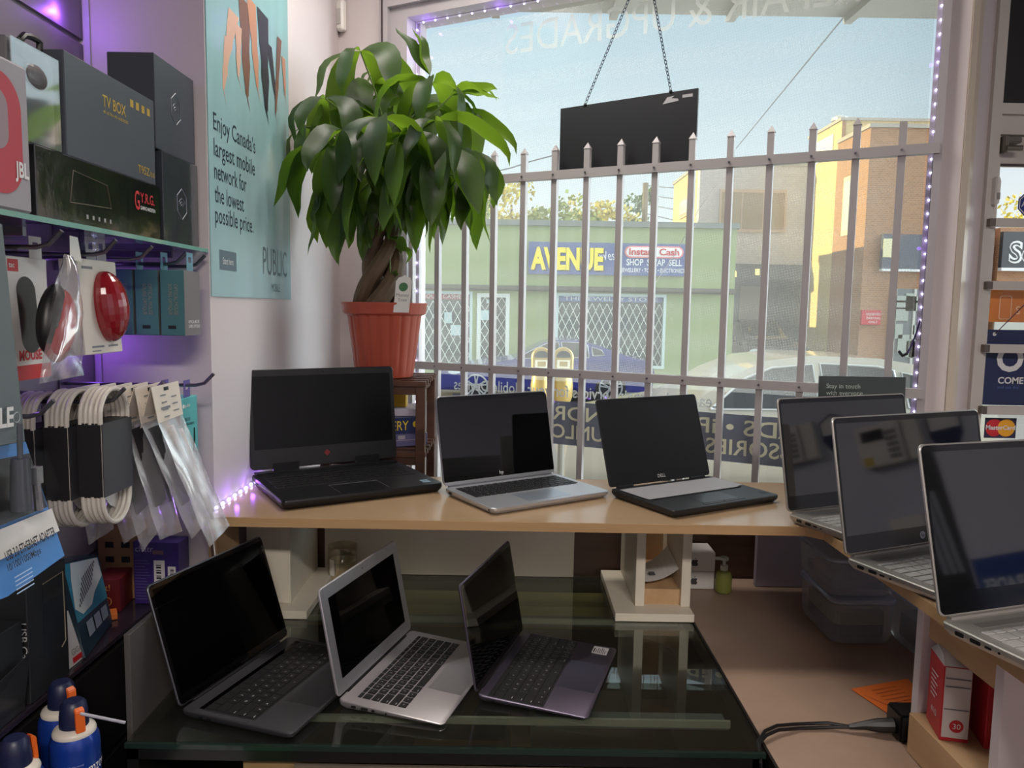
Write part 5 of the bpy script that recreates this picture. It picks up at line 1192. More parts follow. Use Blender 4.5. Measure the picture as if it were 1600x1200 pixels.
for k, (u0, v0, u1, v1, w0, mi) in enumerate(((356, 60, 349, 140, .020, 3), (365, 20, 352, 100, .03, 3), (381, 0, 386, 152, .036, 1), (392, 0, 402, 138, .030, 0), (372, 40, 372, 120, .02, 3), (410, 20, 416, 175, .040, 2), (420, 70, 431, 160, .020, 2), (436, 60, 430, 178, .018, 1), (442, 90, 445, 150, .016, 0))):
    A, B = atX(u0, max(v0, -10), px_), atX(u1, v1, px_); b = MB()
    prof = [(0, 1), (.35, .8), (.5, .62), (.65, .72), (.9, .34), (.97, .30), (1.0, .1)]
    Lp, Rp = [], []
    for t, s_ in prof:
        c = lerp(A, B, t); Lp.append((px_ + .0004 + k * .00012, c.y - w0 * s_, c.z)); Rp.append((px_ + .0004 + k * .00012, c.y + w0 * s_, c.z))
    foot = [(px_ + .0004 + k * .00012, B.y, B.z), (px_ + .0004 + k * .00012, B.y + .02, B.z - .03)]
    b.poly(Lp + [foot[1]] + Rp[::-1]); b.build('printed_leg', skin[mi], PO)

# LED tape on the shelf end and up the slat wall corner
led('light_strip', [(-.594, 1.470, SZ + .001), (-.594, 1.850, SZ + .001)], (.4, 0, 1), 0.034, 'glowing LED tape along the wall end of the maple shelf', (-.594, 1.66, SZ))
led('light_strip', [(-.822, 1.526, 1.10), (-.822, 1.526, 2.75)], (0, -1, 0), 0.15, 'LED tape running up the corner behind the boxed goods', (-.822, 1.526, 1.1), .0045)
for y in (1.50, 1.60, 1.70, 1.80): glow((-.580, y, SZ + .018), .10, .006)
for x, y, z, e_ in ((-.822, 1.44, 2.10, 1.0), (-.81, 1.45, 1.50, .7), (-.80, 1.30, 1.60, .4), (-.80, 1.15, 1.50, .5), (-.822, 1.44, 2.32, .7)): glow((x, y, z), e_, .02)
b = MB(); b.tube([(-.589, 1.462, SZ - .004), (-.580, 1.455, 1.14), (-.570, 1.44, 1.10), (-.560, 1.43, 1.06)], .0028, 6)
cb_ = tag(b.build('power_lead', mat('brown cable', (70, 52, 44), .5), loc=(-.58, 1.45, 1.06)), 'brown power lead with black plug hanging at the shelf end', 'cable')
b = MB(); b.tube([(-.562, 1.433, 1.075), (-.545, 1.425, 1.035)], .008, 8); b.build('plug', black_plastic, cb_)
b = MB(); b.tube([(-.588, 1.461, SZ - .002), (-.574, 1.452, 1.13), (-.566, 1.44, 1.09), (-.572, 1.43, 1.02)], .0018, 6); b.build('white_wire', white_ink, cb_)

# ================================================================== slat wall display
b = MB()
for i in range(16):
    z = .10 + i * .165
    b.box((-.84, -2.5, z), (-.832, 1.528, z + .155))
b.build('trim_4', mat('slat wall board', (132, 122, 128), .5))['kind'] = 'structure'
CT = .985
CB = empty('drawer_cabinet', (-.77, .9, 0), label='black drawer cabinet under the slat wall holding boxed goods', cat='cabinet')
blk_wood = mat('black wood', (26, 24, 24), .45, var=.1); CY = 1.528
b = MB(); b.box((-.83, .2, 0), (-.715, CY, CT - .008)); b.build('body', blk_wood, CB)
b = MB(); b.box((-.831, .2, CT - .008), (-.700, CY, CT)); b.build('top', mat('dark glass top', (48, 42, 50), .12), CB)
for i in range(5):
    for j in range(2):
        b = MB(); b.box((-.7148, .22 + j * .66, .05 + i * .185), (-.702, .86 + j * .66, .225 + i * .185)); dr = b.build('drawer', blk_wood, CB, bevel=.002)
        b = MB(); b.box((-.7018, .48 + j * .66, .13 + i * .185), (-.696, .58 + j * .66, .145 + i * .185)); b.build('handle', dark_metal, dr)
board('grey_panel', 'grey side panel at the end of the glass counter beside the black drawers', (-.604, 1.163, .30), (-.5945, 1.47, 1.062), mat('grey panel', (84, 80, 78), .5), 'panel')

glass_edge = mat('shelf glass edge', (120, 170, 160), .08)
b = MB(); b.box((-.83, .35, 1.681), (-.602, 1.526, 1.688)); sh = tag(b.build('glass_shelf', clear_mat('shelf glass', (.80, .90, .88), gloss=.25), loc=(-.72, .95, 1.681)), 'clear glass shelf on the slat wall carrying boxed gadgets', 'shelf')
b = MB(); b.box((-.6019, .35, 1.681), (-.600, 1.526, 1.688)); b.build('shelf_edge', glass_edge, sh)
for y in (.60, 1.05, 1.50):
    b = MB(); b.box((-.835, y - .004, 1.668), (-.66, y + .004, 1.6805)); b.build('bracket', dark_metal, sh)
def hook(y, z, x1, label):
    b = MB(); b.tube([(-.830, y, z), (x1 - .035, y, z), (x1 - .018, y, z + .004), (x1, y, z + .022)], .0032, 8)
    o = tag(b.build('display_hook', dark_metal, loc=(-.83, y, z), smooth=True), label, 'hook')
    b = MB(); b.box((-.8315, y - .018, z - .015), (-.829, y + .018, z + .012)); b.build('back_plate', dark_metal, o); return o
H1, H2 = 1.652, 1.430
for y, lb in ((1.03, 'the white boxed mouse'), (1.17, 'the red mouse pack'), (1.285, 'nothing, between the red mouse and teal boxes'), (1.42, 'the three teal mouse boxes'), (1.505, 'nothing, next to the wall corner')):
    hook(y, H1, -.598, 'steel prong hook under the glass shelf holding ' + lb)
for y, x1, lb in ((1.42, -.553, 'the teal cable boxes'), (1.262, -.575, 'the clear pouches'), (1.155, -.585, 'the coiled cable packs'), (1.00, -.60, 'the adapter pack')):
    hook(y, H2, x1, 'steel prong hook in the lower row holding ' + lb)

def gbox(name, label, x0, x1, y0, y1, z0, z1, m, cat='box', group=None, mats=None, tilt=0.0, bev=.0012):
    """boxed good; front faces +x, side faces the room. tilt leans its foot out"""
    t = empty(name, (x1, (y0 + y1) / 2, z0), label=label, cat=cat, group=group, rot=(0, -tilt, 0))
    b = MB(); b.box((x0 - x1, (y0 - y1) / 2, 0), (0, (y1 - y0) / 2, z1 - z0)); b.xf(MW[t.name]); b.build('carton', m, t, bevel=bev, bseg=1)
    t['w'] = y1 - y0; return t
def F(t, b, name, m, par=None): b.xf(MW[t.name]); return b.build(name, m, par or t, recalc=False)
def ftext(t, tx, y, z, h, m, width=None, align='L', name='lettering', lift=.0005, X=YA, Y=ZA, x=0.0, bold=.012):
    b = MB(); b.text(tx, (x, y, z), X, Y, h, align=align, width=width, lift=lift, bold=bold); return F(t, b, name, m)
def frect(t, y, z, w, h, m, name='print', lift=.0004): b = MB(); b.rect((0, y, z), YA, ZA, w, h, lift=lift); return F(t, b, name, m)
gold = mat('gold foil', (226, 186, 96), .3, metal=.6)
slate = mat('slate grey carton', (72, 76, 86), .38)
# clear stretch film over the lower cartons: shiny and crinkled
def film_box(name, c, rough=.14): return mat(name, c, rough, bump=.5, bscale=14, coat=.6, spec=.8)
blackfilm = film_box('shrink wrapped black', (24, 26, 28))
t = gbox('media_player_box', 'slate grey media player box with gold lettering, on top of the black shrink wrapped box', -.80, -.622, 1.092, 1.358, 1.783, 1.925, slate)
ftext(t, 'TV BOX', -.035, .092, .017, gold, width=.070); ftext(t, '4K ULTRA HD ANDROID', -.034, .082, .0045, gold, width=.075)
for i in range(4): frect(t, .050 + i * .019, .112, .010, .012, gold, 'icon')
ftext(t, 'T95Z', .070, .012, .013, gold, width=.04); ftext(t, 'PLUS', .112, .012, .008, gold, width=.016)
t = gbox('keyboard_box', 'black shrink wrapped box with red G lettering under the slate grey box', -.81, -.618, 1.012, 1.362, 1.6885, 1.782, blackfilm)
redm = mat('foil red', (196, 34, 44), .4)
ftext(t, 'G', .085, .045, .030, redm, width=.016); ftext(t, 'Y.R.G.', .104, .058, .016, redm, width=.05); ftext(t, 'GAMING MADE FUN', .104, .046, .006, white_ink, width=.052)
b = MB(); 
for i in range(5): b.rect((0, -.06 + i * .016, .012), YA, ZA, .005, .006, lift=.0005)
F(t, b, 'icon', mat('foil grey', (150, 150, 150), .4))
b = MB(); P_ = [(-.10, .030), (-.09, .075), (.0, .068), (.01, .035)]; b.tube([(0.0005, y, z) for y, z in P_] + [(0.0005,) + P_[0]], .0007, 4); F(t, b, 'outline', mat('foil bronze', (96, 84, 66), .4))
def hexlogo(t, yc, zc, r, m):
    pts = [(0.0006, yc + r * math.sin(PI / 3 * k) * .8, zc + r * math.cos(PI / 3 * k)) for k in range(7)]; b = MB(); b.tube(pts, .0007, 4)
    for q in (.75, .5, .28): b.tube([(0.0006, yc + r * q * math.sin(a) * .7, zc - r * .25 + r * q * math.cos(a) * .8) for a in (-1.0, -.5, 0, .5, 1.0)], .0006, 4)
    F(t, b, 'emblem', m)
silver_ink = mat('silver ink', (130, 136, 146), .4)
t = gbox('router_box', 'shrink wrapped black box with hexagon emblem, lower of two by the wall corner', -.70, -.616, 1.372, 1.522, 1.6885, 1.846, film_box('shrink wrapped slate', (58, 62, 68), .12)); hexlogo(t, .0, .075, .028, silver_ink)
t = gbox('router_box', 'slate black box with hexagon emblem, upper of two by the wall corner', -.70, -.620, 1.358, 1.522, 1.847, 2.006, mat('dark slate carton', (62, 66, 76), .38)); hexlogo(t, .0, .085, .028, silver_ink)
# speaker carton in a clear window pack
t = gbox('speaker_pack', 'clear windowed speaker pack with black carry handle beside the grey media player box', -.76, -.632, .985, 1.083, 1.783, 1.908, mat('grey speaker carton', (112, 110, 112), .4))
b = MB(); b.sphere((.004, .0, .088), .022, 16, 10, sc=(.3, 1.25, .8)); F(t, b, 'printed_speaker', mat('printed grey speaker', (78, 72, 76), .4))
b = MB(); b.box((.006, -.050, .002), (.0075, .050, .124)); F(t, b, 'clear_window', clear_mat('clear wrap', (.9, .94, .96), gloss=1.2, rough=.06, haze=.08, hazecol=(.8, .85, .9), fres=.9))
frect(t, -.045, .106, .028, .014, mat('pack grey label', (90, 88, 92), .5), 'label_patch')
b = MB(); b.tube([atX(u, v, -.654) for u, v in ((31, 72), (31, 62), (38, 55), (48, 57), (57, 62), (62, 67), (62, 82))], .0045, 8); b.build('handle', black_plastic, t, smooth=True)
t = gbox('speaker_box', 'pale grey speaker box printed with a red speaker, at the shelf end', -.78, -.606, .84, .984, 1.6885, 1.868, mat('pale grey carton', (158, 152, 158), .4), bev=.004)
b = MB(); b.prism(rrect(.085, .142, .040, 8, .012, .090), .0004, .0008, M=Matrix(((0, 0, 1, 0), (1, 0, 0, 0), (0, 1, 0, 0), (0, 0, 0, 1)))); pr_ = F(t, b, 'printed_speaker', mat('printed red speaker', (182, 48, 66), .4))
b = MB(); b.prism(rrect(.042, .070, .020, 8, .008, .105), .0009, .0012, M=Matrix(((0, 0, 1, 0), (1, 0, 0, 0), (0, 1, 0, 0), (0, 0, 0, 1)))); F(t, b, 'printed_cone', mat('printed grey cone', (150, 130, 138), .4), pr_)
ftext(t, 'JBL', .038, .043, .018, white_ink, lift=.0015, width=.026, bold=.03)

# ---- upper hooks
clearbag = clear_mat('clear poly bag', (.95, .96, .97), gloss=.5, rough=.12, haze=.10, hazecol=(.9, .9, .92), fres=.8)
white_card = mat('white card', (220, 216, 212), .5)
def hang_tab(t, y, z0, z1, m, x=-.003):
    b = MB(); b.ring([(y - .014, z0), (y + .014, z0), (y + .014, z1), (y - .014, z1)], [(y - .006, z0 + (z1 - z0) * .45), (y + .006, z0 + (z1 - z0) * .45), (y + .006, z1 - .008), (y - .006, z1 - .008)], -.0003, .0003, M=Matrix(((0, 0, 1, x), (1, 0, 0, 0), (0, 1, 0, 0), (0, 0, 0, 1)))); return F(t, b, 'hang_tab', m)
t = gbox('mouse_box', 'white mouse box with red bands and an oval dark window, on the hook end', -.70, -.662, 1.000, 1.100, 1.474, 1.640, white_card)
hang_tab(t, .03, .166, .196, white_card)
b = MB(); b.prism([(p_[0] + (p_[1] - .085) * -.10, p_[1]) for p_ in rrect(.040, .104, .020, 8, .004, .088)], .0003, .0007, M=Matrix(((0, 0, 1, 0), (1, 0, 0, 0), (0, 1, 0, 0), (0, 0, 0, 1)))); F(t, b, 'window', mat('dark mouse window', (34, 38, 38), .15))
frect(t, -.050, .0, .1, .020, redm, 'red_band'); frect(t, -.036, .146, .022, .016, redm, 'red_label')
ftext(t, 'tac', -.034, .151, .007, white_ink, lift=.0008); ftext(t, 'MOUSE', -.020, .027, .013, redm, width=.05, bold=.04); ftext(t, 'WIRELESS', -.006, .043, .006, grey_ink, width=.036)
def pouch(b, c4, th, n=8, wav=.0):
    """soft bag between four corners tl,tr,br,bl, swelling by th"""
    tl, tr, br, bl = [Vector(q) for q in c4]; N = (tr - tl).cross(bl - tl).normalized() * -1
    def g(s):
        R_ = []
        for i in range(n + 1):
            r_ = []
            for j in range(n + 1):
                u, v = j / n, i / n; p_ = lerp(lerp(tl, tr, u), lerp(bl, br, u), v)
                r_.append(p_ + N * (s * th * (math.sin(PI * u) * math.sin(PI * v)) ** .6 + wav * math.sin(u * 11 + v * 7) * math.sin(v * 9)))
            R_.append(r_)
        return R_
    for s in (1, -1):
        V_ = [[b.bm.verts.new(p_) for p_ in r_] for r_ in g(s)]
        for i in range(n):
            for j in range(n): b.face([V_[i][j], V_[i][j + 1], V_[i + 1][j + 1], V_[i + 1][j]])
    return b
t = empty('bagged_mouse', (-.63, 1.07, 1.475), label='red and black mouse hanging in a clear plastic bag', cat='mouse')
b = MB(); Mx = Matrix.Translation((-.625, 1.062, 1.548)) @ Matrix.Rotation(D2R(-16), 4, 'X'); b.sphere((0, 0, 0), 1, 20, 14, sc=(.017, .031, .052), M=None); b.xf(Mx); ms_ = b.build('mouse_body', mat('glossy red mouse', (186, 48, 52), .15, coat=.5), t, smooth=True)
b = MB(); b.sphere((-.003, -.012, .006), 1, 18, 12, sc=(.0165, .026, .050)); b.xf(Mx); b.build('black_side', black_plastic, ms_, smooth=True)
b = MB(); pouch(b, [atX(100, 396, -.615), atX(116, 402, -.61), atX(132, 586, -.60), atX(60, 600, -.60)], .020, 10, .003); b.build('bag', clearbag, t, smooth=True, recalc=False)
b = MB(); b.poly([(-.62, 1.085, 1.640), (-.62, 1.115, 1.638), (-.622, 1.110, 1.672), (-.622, 1.09, 1.673)]); b.build('hang_tab', white_card, t)
t = gbox('mouse_box', 'white box with a glossy red mouse bulging from its front', -.668, -.640, 1.150, 1.262, 1.501, 1.646, mat('ivory card', (216, 208, 198), .45), tilt=D2R(3))
hang_tab(t, -.01, .145, .18, mat('clear grey tab', (170, 166, 172), .4, alpha=.6)); hang_tab(t, .02, .145, .18, mat('clear grey tab', (170, 166, 172), .4, alpha=.6))
b = MB(); b.sphere((0, 0, 0), 1, 24, 16, sc=(.030, .033, .056)); b.xf(Matrix.Translation((.004, .014, .073)) @ Matrix.Rotation(D2R(6), 4, 'X')); F(t, b, 'red_mouse', mat('deep red gloss', (138, 26, 36), .12, coat=.7))
b = MB(); b.rect((0, -.035, .010), YA, ZA, .035, .003); b.rect((0, -.035, .004), YA, ZA, .025, .002); b.rect((0, .012, .010), YA, ZA, .03, .003); b.rect((0, -.045, .130), YA, ZA, .03, .004); F(t, b, 'print', grey_ink)
teal = mat('dark teal carton', (72, 122, 122), .42); tabm = mat('teal clear tab', (120, 170, 190), .3, alpha=.7)
for k, (x0, x1, lb) in enumerate(((-.633, -.590, 'dark teal mouse box at the hook end, nearest the wall corner'), (-.678, -.637, 'dark teal mouse box in the middle of three on one hook'), (-.722, -.682, 'dark teal mouse box hung deepest of three, beside the red mouse box'))):
    t = gbox('mouse_box', lb, x0, x1, 1.386, 1.455, 1.523, 1.640, teal, group='teal mouse boxes')
    b = MB(); b.rect((.0002, -.0345, .0), YA, ZA, .069, .117); F(t, b, 'front_print', mat('grey carton face', (116, 112, 116), .4))
    hang_tab(t, .0, .117, .150, tabm)
    ftext(t, 'OPTICAL MOUSE', -.020, .022, .0055, white_ink, width=.048, lift=.0008); ftext(t, 'SOURIS OPTIQUE', -.020, .014, .0055, white_ink, width=.05, lift=.0008)
    b = MB(); xm = (x0 - x1) / 2
    b.text('OPTICAL MOUSE', (xm + .004, -.0352, .092), (0, 0, -1), (1, 0, 0), .0065, width=.055); b.text('SOURIS OPTIQUE', (xm - .006, -.0352, .092), (0, 0, -1), (1, 0, 0), .0065, width=.055)
    F(t, b, 'side_lettering', mat('tan ink', (150, 148, 124), .5))
    b = MB(); b.box((xm - .008, -.0354, .012), (xm + .006, -.0350, .018)); F(t, b, 'side_label', black_ink)

# ---- lower hooks: coiled cables in black sleeves
cable_w = mat('ivory cable', (206, 200, 190), .4); sleeve_m = mat('black sleeve', (22, 22, 25), .5); sleeve_f = mat('grey sleeve face', (62, 62, 66), .45)
def cable_pack(x0, lb, dy=0.0, dz=0.0):
    t = empty('cable_pack', (x0, 1.16 + dy, 1.235 + dz), label=lb, cat='cable pack', group='coiled cable packs')
    yc, zc = 1.162 + dy, 1.345 + dz
    b = MB()
    for k in range(5):
        x = x0 - .004 - k * .0072; hw, hh = .040 - .001 * (k % 2), .066
        pts = [(x, yc + hw * math.cos(a), zc + hh + hw * math.sin(a)) for a in [PI * i / 14 for i in range(15)]] + [(x, yc + hw * math.cos(a), zc - hh + .006 + hw * math.sin(a)) for a in [PI + PI * i / 14 for i in range(15)]]
        b.tube(pts + [pts[0]], .0036, 8, caps=False)
    b.build('coil', cable_w, t, smooth=True)
    b = MB(); yo, zo = .0445, .054; b.box((x0 - .038, yc - yo, zc - zo), (x0, yc + yo, zc + zo + .004)); s_ = b.build('sleeve', sleeve_m, t, bevel=.002)
    b = MB(); b.box((x0, yc - yo + .001, zc - zo + .001), (x0 + .0006, yc + yo - .001, zc + zo + .003)); b.build('sleeve_face', sleeve_f, s_)
    b = MB(); b.poly([(x0 - .02, yc - .012, zc - .055), (x0 - .02, yc + .036, zc - .055), (x0 - .02, yc + .034, zc - .09), (x0 - .02, yc + .01, zc - .078)]); b.build('paper_slip', white_card, t)
for k, (x0, lb) in enumerate(((-.602, 'coiled ivory cable in a black sleeve, outermost on the hook beside the clear pouches'), (-.648, 'coiled ivory cable in a black sleeve, second on the hook behind the outermost'), (-.694, 'coiled ivory cable in a black sleeve, third on the hook behind two others'), (-.740, 'coiled ivory cable in a black sleeve, deepest on the hook'))):
    cable_pack(x0, lb, -.006 * k, -.004 * k)
# ---- clear pouches
film_p = clear_mat('pouch film', (.94, .94, .95), gloss=.45, rough=.16, haze=.24, hazecol=(.92, .90, .93), fres=.8)
dark_in = mat('dark pouch goods', (44, 42, 44), .5)
def pouch_pack(i, lb):
    f = i / 5; x = -.575 - .105 * f; y = 1.262 - .055 * f
    t = empty('clear_pouch', (x, y, 1.17), label=lb, cat='pouch', group='clear pouches on one hook')
    sw = .060 * (1 - f) + .004; sh = .034 + .02 * math.sin(i * 2.1)
    tl, tr = Vector((x, y - .045, 1.447)), Vector((x + .004, y + .045, 1.449))
    cl, cr_ = Vector((x + sw * .10, y - .037, 1.388)), Vector((x + sw * .12, y + .052, 1.391))
    bl, br = Vector((x + sw, y - .020 + sh, 1.168 + .012 * (i % 3))), Vector((x + sw * 1.1, y + .060 + sh, 1.184 + .012 * (i % 2)))
    b = MB(); b.hexa([tl, tr, cr_, cl], [q + Vector((.0012, 0, 0)) for q in (tl, tr, cr_, cl)]); b.hexa([tl, tr, cr_ + Vector((-.028, 0, -.008)), cl + Vector((-.028, 0, -.008))], [q + Vector((-.001, 0, 0)) for q in (tl, tr, cr_ + Vector((-.028, 0, -.008)), cl + Vector((-.028, 0, -.008)))])
    c_ = b.build('header_card', mat('cream card', (224, 214, 200), .5), t)
    N_ = (tr - tl).cross(cl - tl).normalized() * -1
    Xd, Yd = (tr - tl).normalized(), (tl - cl).normalized()
    b = MB(); o_ = lerp(cl, cr_, .12) + Vector((.0016, 0, 0))
    for k in range(7): b.rect(o_ + Xd * (.010 + .034 * (k % 2)) + Yd * (.006 + .006 * k), Xd, Yd, .018, .0022, lift=.0006)
    b.rect(o_ + Xd * .005 + Yd * .020, Xd, Yd, .030, .004, lift=.0006); b.build('print', grey_ink, c_, recalc=False)
    b = MB(); b.rect(lerp(tl, tr, .42) + Vector((.0016, 0, -.010)), Xd, Yd, .016, .006, lift=.0008); b.build('euro_slot', black_ink, c_, recalc=False)
    b = MB(); pouch(b, [cl, cr_, br, bl], .0055 if i else .008, 10, .0016); b.build('film', film_p, t, smooth=True, recalc=False)
    b = MB(); m_ = lambda u, v: lerp(lerp(cl, cr_, u), lerp(bl, br, u), v)
    if i == 0:
        b.tube([m_(.4, .05), m_(.45, .35), m_(.55, .6), m_(.5, .85)], [.005, .004, .006, .003], 8); b.tube([m_(.7, .1), m_(.62, .5), m_(.6, .8)], .004, 8); b.build('white_cable', mat('white cable', (224, 224, 228), .35), t, smooth=True)
    else:
        b.hexa([m_(.15, .05), m_(.85, .05), m_(.85, .72), m_(.15, .72)], [m_(.15, .05) + Vector((.003, 0, 0)), m_(.85, .05) + Vector((.003, 0, 0)), m_(.85, .72) + Vector((.003, 0, 0)), m_(.15, .72) + Vector((.003, 0, 0))]); b.build('dark_goods', dark_in, t)
for i, lb in enumerate(('clear pouch with white cable, foremost on the hook with a printed white header', 'clear pouch second on the hook, just behind the white cable pouch', 'clear pouch third on the hook, between other pouches of dark goods', 'clear pouch fourth on the hook with dark goods inside', 'clear pouch fifth on the hook, near the coiled cables', 'clear pouch deepest on the hook, touching the coiled cables')):
    pouch_pack(i, lb)
tl_ = mat('light teal carton', (92, 178, 180), .4)
for k, (x1, lb) in enumerate(((-.600, 'light teal cable box hanging behind the clear pouches, at the hook end'), (-.640, 'light teal cable box hung behind another on the far hook'))):
    t = gbox('cable_box', lb, x1 - .034, x1, 1.380, 1.456, 1.250, 1.408, tl_, group='light teal cable boxes')
    hang_tab(t, .0, .158, .190, mat('purple clear tab', (110, 96, 170), .3, alpha=.7))
    b = MB(); b.sphere((.0006, -.024, .143), .004, 8, 6, sc=(.1, 1, 1)); F(t, b, 'round_emblem', white_ink); ftext(t, 'tp-link', -.019, .140, .0065, white_ink); ftext(t, 'USB 3.0', -.024, .115, .006, dk_ink); ftext(t, 'to RJ45 Adapter', -.024, .106, .0055, dk_ink, width=.045)
    b = MB(); b.tube([(.001, .020, .098), (.001, .020, .075), (.001, .016, .055)], .0012, 6); b.tube([(.001, .016, .055), (.001, .014, .025)], .006, 8); F(t, b, 'printed_adapter', black_ink)
# dark packs hanging behind the cables
for k, (y, x1, lb) in enumerate(((1.235, -.705, 'flat black pack hanging deep on the hook behind the pouches'), (1.33, -.70, 'flat black pack hanging near the far lower hook, under the teal boxes'))):
    t = gbox('accessory_pack', lb, x1 - .03, x1, y - .045, y + .045, 1.27, 1.425, mat('black pack', (24, 24, 30), .35), cat='pack')

# ---- adapter blister and the grey box at the picture edge
t = empty('adapter_pack', (-.565, .90, 1.235), label='blue blister pack of a network adapter with plug, below the grey box', cat='blister pack')
TL, TR, BR, BL = (atX(-60, 705, -.60), atX(40, 690, -.60), atX(101, 868, -.565), atX(12, 932, -.565)); BL2 = atX(-60, 960, -.565)
nrm = (TR - TL).cross(BR - TR).normalized(); nrm = nrm if nrm.x > 0 else -nrm
b = MB(); A = [TL, TR, BR, BL, ]; b.loops([[TL, TR, BR, BL, BL2], [q - nrm * .001 for q in (TL, TR, BR, BL, BL2)]]); cd_ = b.build('card', mat('pack blue', (70, 132, 200), .4), t)
def q4(u0, v0): return lerp(lerp(TL, TR, u0), lerp(BL2, BR, u0), v0) + nrm * .004
b = MB(); b.poly([q4(-.05, .585), q4(1, .585), q4(1, .785), q4(-.05, .785)][::-1]); b.build('white_band', white_card, cd_)
b = MB(); b.poly([q4(-.05, .10), q4(.95, .10), q4(.95, .56), q4(-.05, .56)][::-1]); b.build('black_field', mat('pack black', (20, 22, 26), .35), cd_)
Xd = (q4(1, .7) - q4(0, .7)).normalized(); Yd = nrm.cross(Xd)
A, B = atX(1, 879, -.566), atX(79, 837, -.566); Xs = (B - A).normalized(); Ys = nrm.cross(Xs)
b = MB(); b.text('USB 3.0 ETHERNET ADAPTER', A + nrm * .005, Xs, Ys, .0105, width=(B - A).length, lift=.002, bold=.02); A2, B2 = atX(4, 895, -.566), atX(56, 866, -.566); b.text('10/100/1000Mbps', A2 + nrm * .005, Xs, Ys, .0080, width=(B2 - A2).length, lift=.002, bold=.01); b.build('lettering', black_ink, cd_, recalc=False)
b = MB(); 
for k in range(5): b.rect(A2 + nrm * .0015 + Ys * (-.012 - k * .0045) + Xs * (.012 - k * .001), Xs, Ys, .032, .0013, lift=.001)
b.build('print', mat('pale blue print', (170, 200, 232), .5), cd_, recalc=False)
b = MB(); c = atX(18, 800, -.575); b.tube([c + nrm * .012, c + nrm * .013 + Vector((0, .0, .06))], [.012, .010], 12); b.tube([c + nrm * .013 + Vector((0, .0, .06)), c + nrm * .013 + Vector((0, .002, .10))], .003, 8); b.build('plug', mat('clear smoke plug', (92, 96, 102), .15, metal=.4), t, smooth=True)
b = MB(); c = atX(46, 800, -.572); b.tube([c + nrm * .012 + Vector((0, 0, .0)), c + nrm * .012 + Vector((0, -.003, .035))], .0045, 8); b.box((c.x + .006, c.y - .008, c.z + .035), (c.x + .016, c.y + .004, c.z + .055)); b.build('usb_plug', mat('silver plug', (190, 192, 196), .2, metal=.8), t)
b = MB(); W4 = [q4(-.05, .08), q4(.93, .08), q4(.93, .57), q4(-.05, .57)]; b.hexa([q + nrm * .001 for q in W4], [lerp(q, q4(.45, .33), .06) + nrm * .026 for q in W4]); b.build('blister', clear_mat('blister plastic', (.98, .98, .99), gloss=.0, rough=.05, fres=.16), t)
t = empty('cable_box', (-.59, .86, 1.412), label='dark grey box with white lettering at the picture edge, under the red printed speaker box', cat='box')
TL, TR, BR, BL = atX(-60, 330, -.59), atX(4, 350, -.592), atX(40, 690, -.582), atX(-60, 708, -.582)
b = MB(); b.hexa([q + Vector((-.03, 0, 0)) for q in (TL, TR, BR, BL)], [TL, TR, BR, BL]); b.build('carton', mat('blue grey carton', (98, 108, 112), .45), t, bevel=.001, bseg=1)
b = MB(); q = atX(19, 665, -.581); b.text('CABLE', q, (0, 1, -.05), (-.0, .05, 1), .022, align='R', width=.075, lift=.002, bold=.03); b.build('lettering', white_ink, t, recalc=False)
b = MB(); q = atX(25, 652, -.581); b.tube([q + Vector((.001, .006 * math.cos(2 * PI * k / 16), .006 * math.sin(2 * PI * k / 16))) for k in range(17)], .0005, 4); b.rect(q + Vector((.001, -.004, -.022)), YA, ZA, .010, .002, lift=.001); b.rect(q + Vector((.001, -.004, -.026)), YA, ZA, .008, .002, lift=.001); b.build('small_print', mat('pale grey ink', (170, 176, 180), .5), t, recalc=False)
t = gbox('red_card', 'red and white hanging card behind the hook under the printed speaker box', -.72, -.70, .93, 1.06, 1.55, 1.67, mat('bright red card', (206, 62, 50), .45), cat='card')

# ---- goods standing on the drawer cabinet
bk = mat('satin black carton', (46, 47, 50), .34)
t = gbox('webcam_box', 'black box with a cut-out window standing at the cabinet edge', -.80, -.704, 1.086, 1.186, CT + .001, 1.175, bk)
Mf = Matrix(((0, 0, 1, 0), (1, 0, 0, 0), (0, 1, 0, 0), (0, 0, 0, 1)))
b = MB(); b.prism([(-.012, .170), (.040, .172), (.041, .060), (.020, .052), (-.015, .056)], .0003, .0006, M=Mf); w_ = F(t, b, 'window', mat('window black', (46, 48, 52), .12))
b = MB(); pts = [(.001, -.012, .170), (.001, .040, .172), (.001, .041, .060), (.001, .030, .053)]; b.tube(pts, .0008, 4); F(t, b, 'window_edge', mat('tan card edge', (170, 156, 130), .6))
b = MB(); b.text('USB Cable', (-.012, -.0505, .125), (0, 0, -1), (1, 0, 0), .011, width=.075); F(t, b, 'side_lettering', white_ink)
t = gbox('webcam_box', 'black box lying deeper on the cabinet, showing USB lettering', -.90 + .07, -.815 + .01, 1.075, 1.170, CT + .001, 1.185, bk)
b = MB(); b.text('USB', (-.012, -.0480, .115), (0, 0, -1), (1, 0, 0), .010, width=.030); F(t, b, 'side_lettering', white_ink)
t = empty('carton_flap_box', (-.69, 1.0, CT), label='open black carton with a cut flap leaning at the lower picture edge', cat='box')
b = MB(); b.box((-.82, .93, CT + .001), (-.705, 1.075, 1.120)); b.build('carton', bk, t, bevel=.001, bseg=1)
b = MB(); b.hexa([(-.704, .93, 1.0), (-.704, 1.07, 1.0), (-.69, 1.065, 1.075), (-.69, .93, 1.055)], [(-.7025, .93, 1.0), (-.7025, 1.07, 1.0), (-.6885, 1.065, 1.075), (-.6885, .93, 1.055)]); b.build('flap', bk, t)
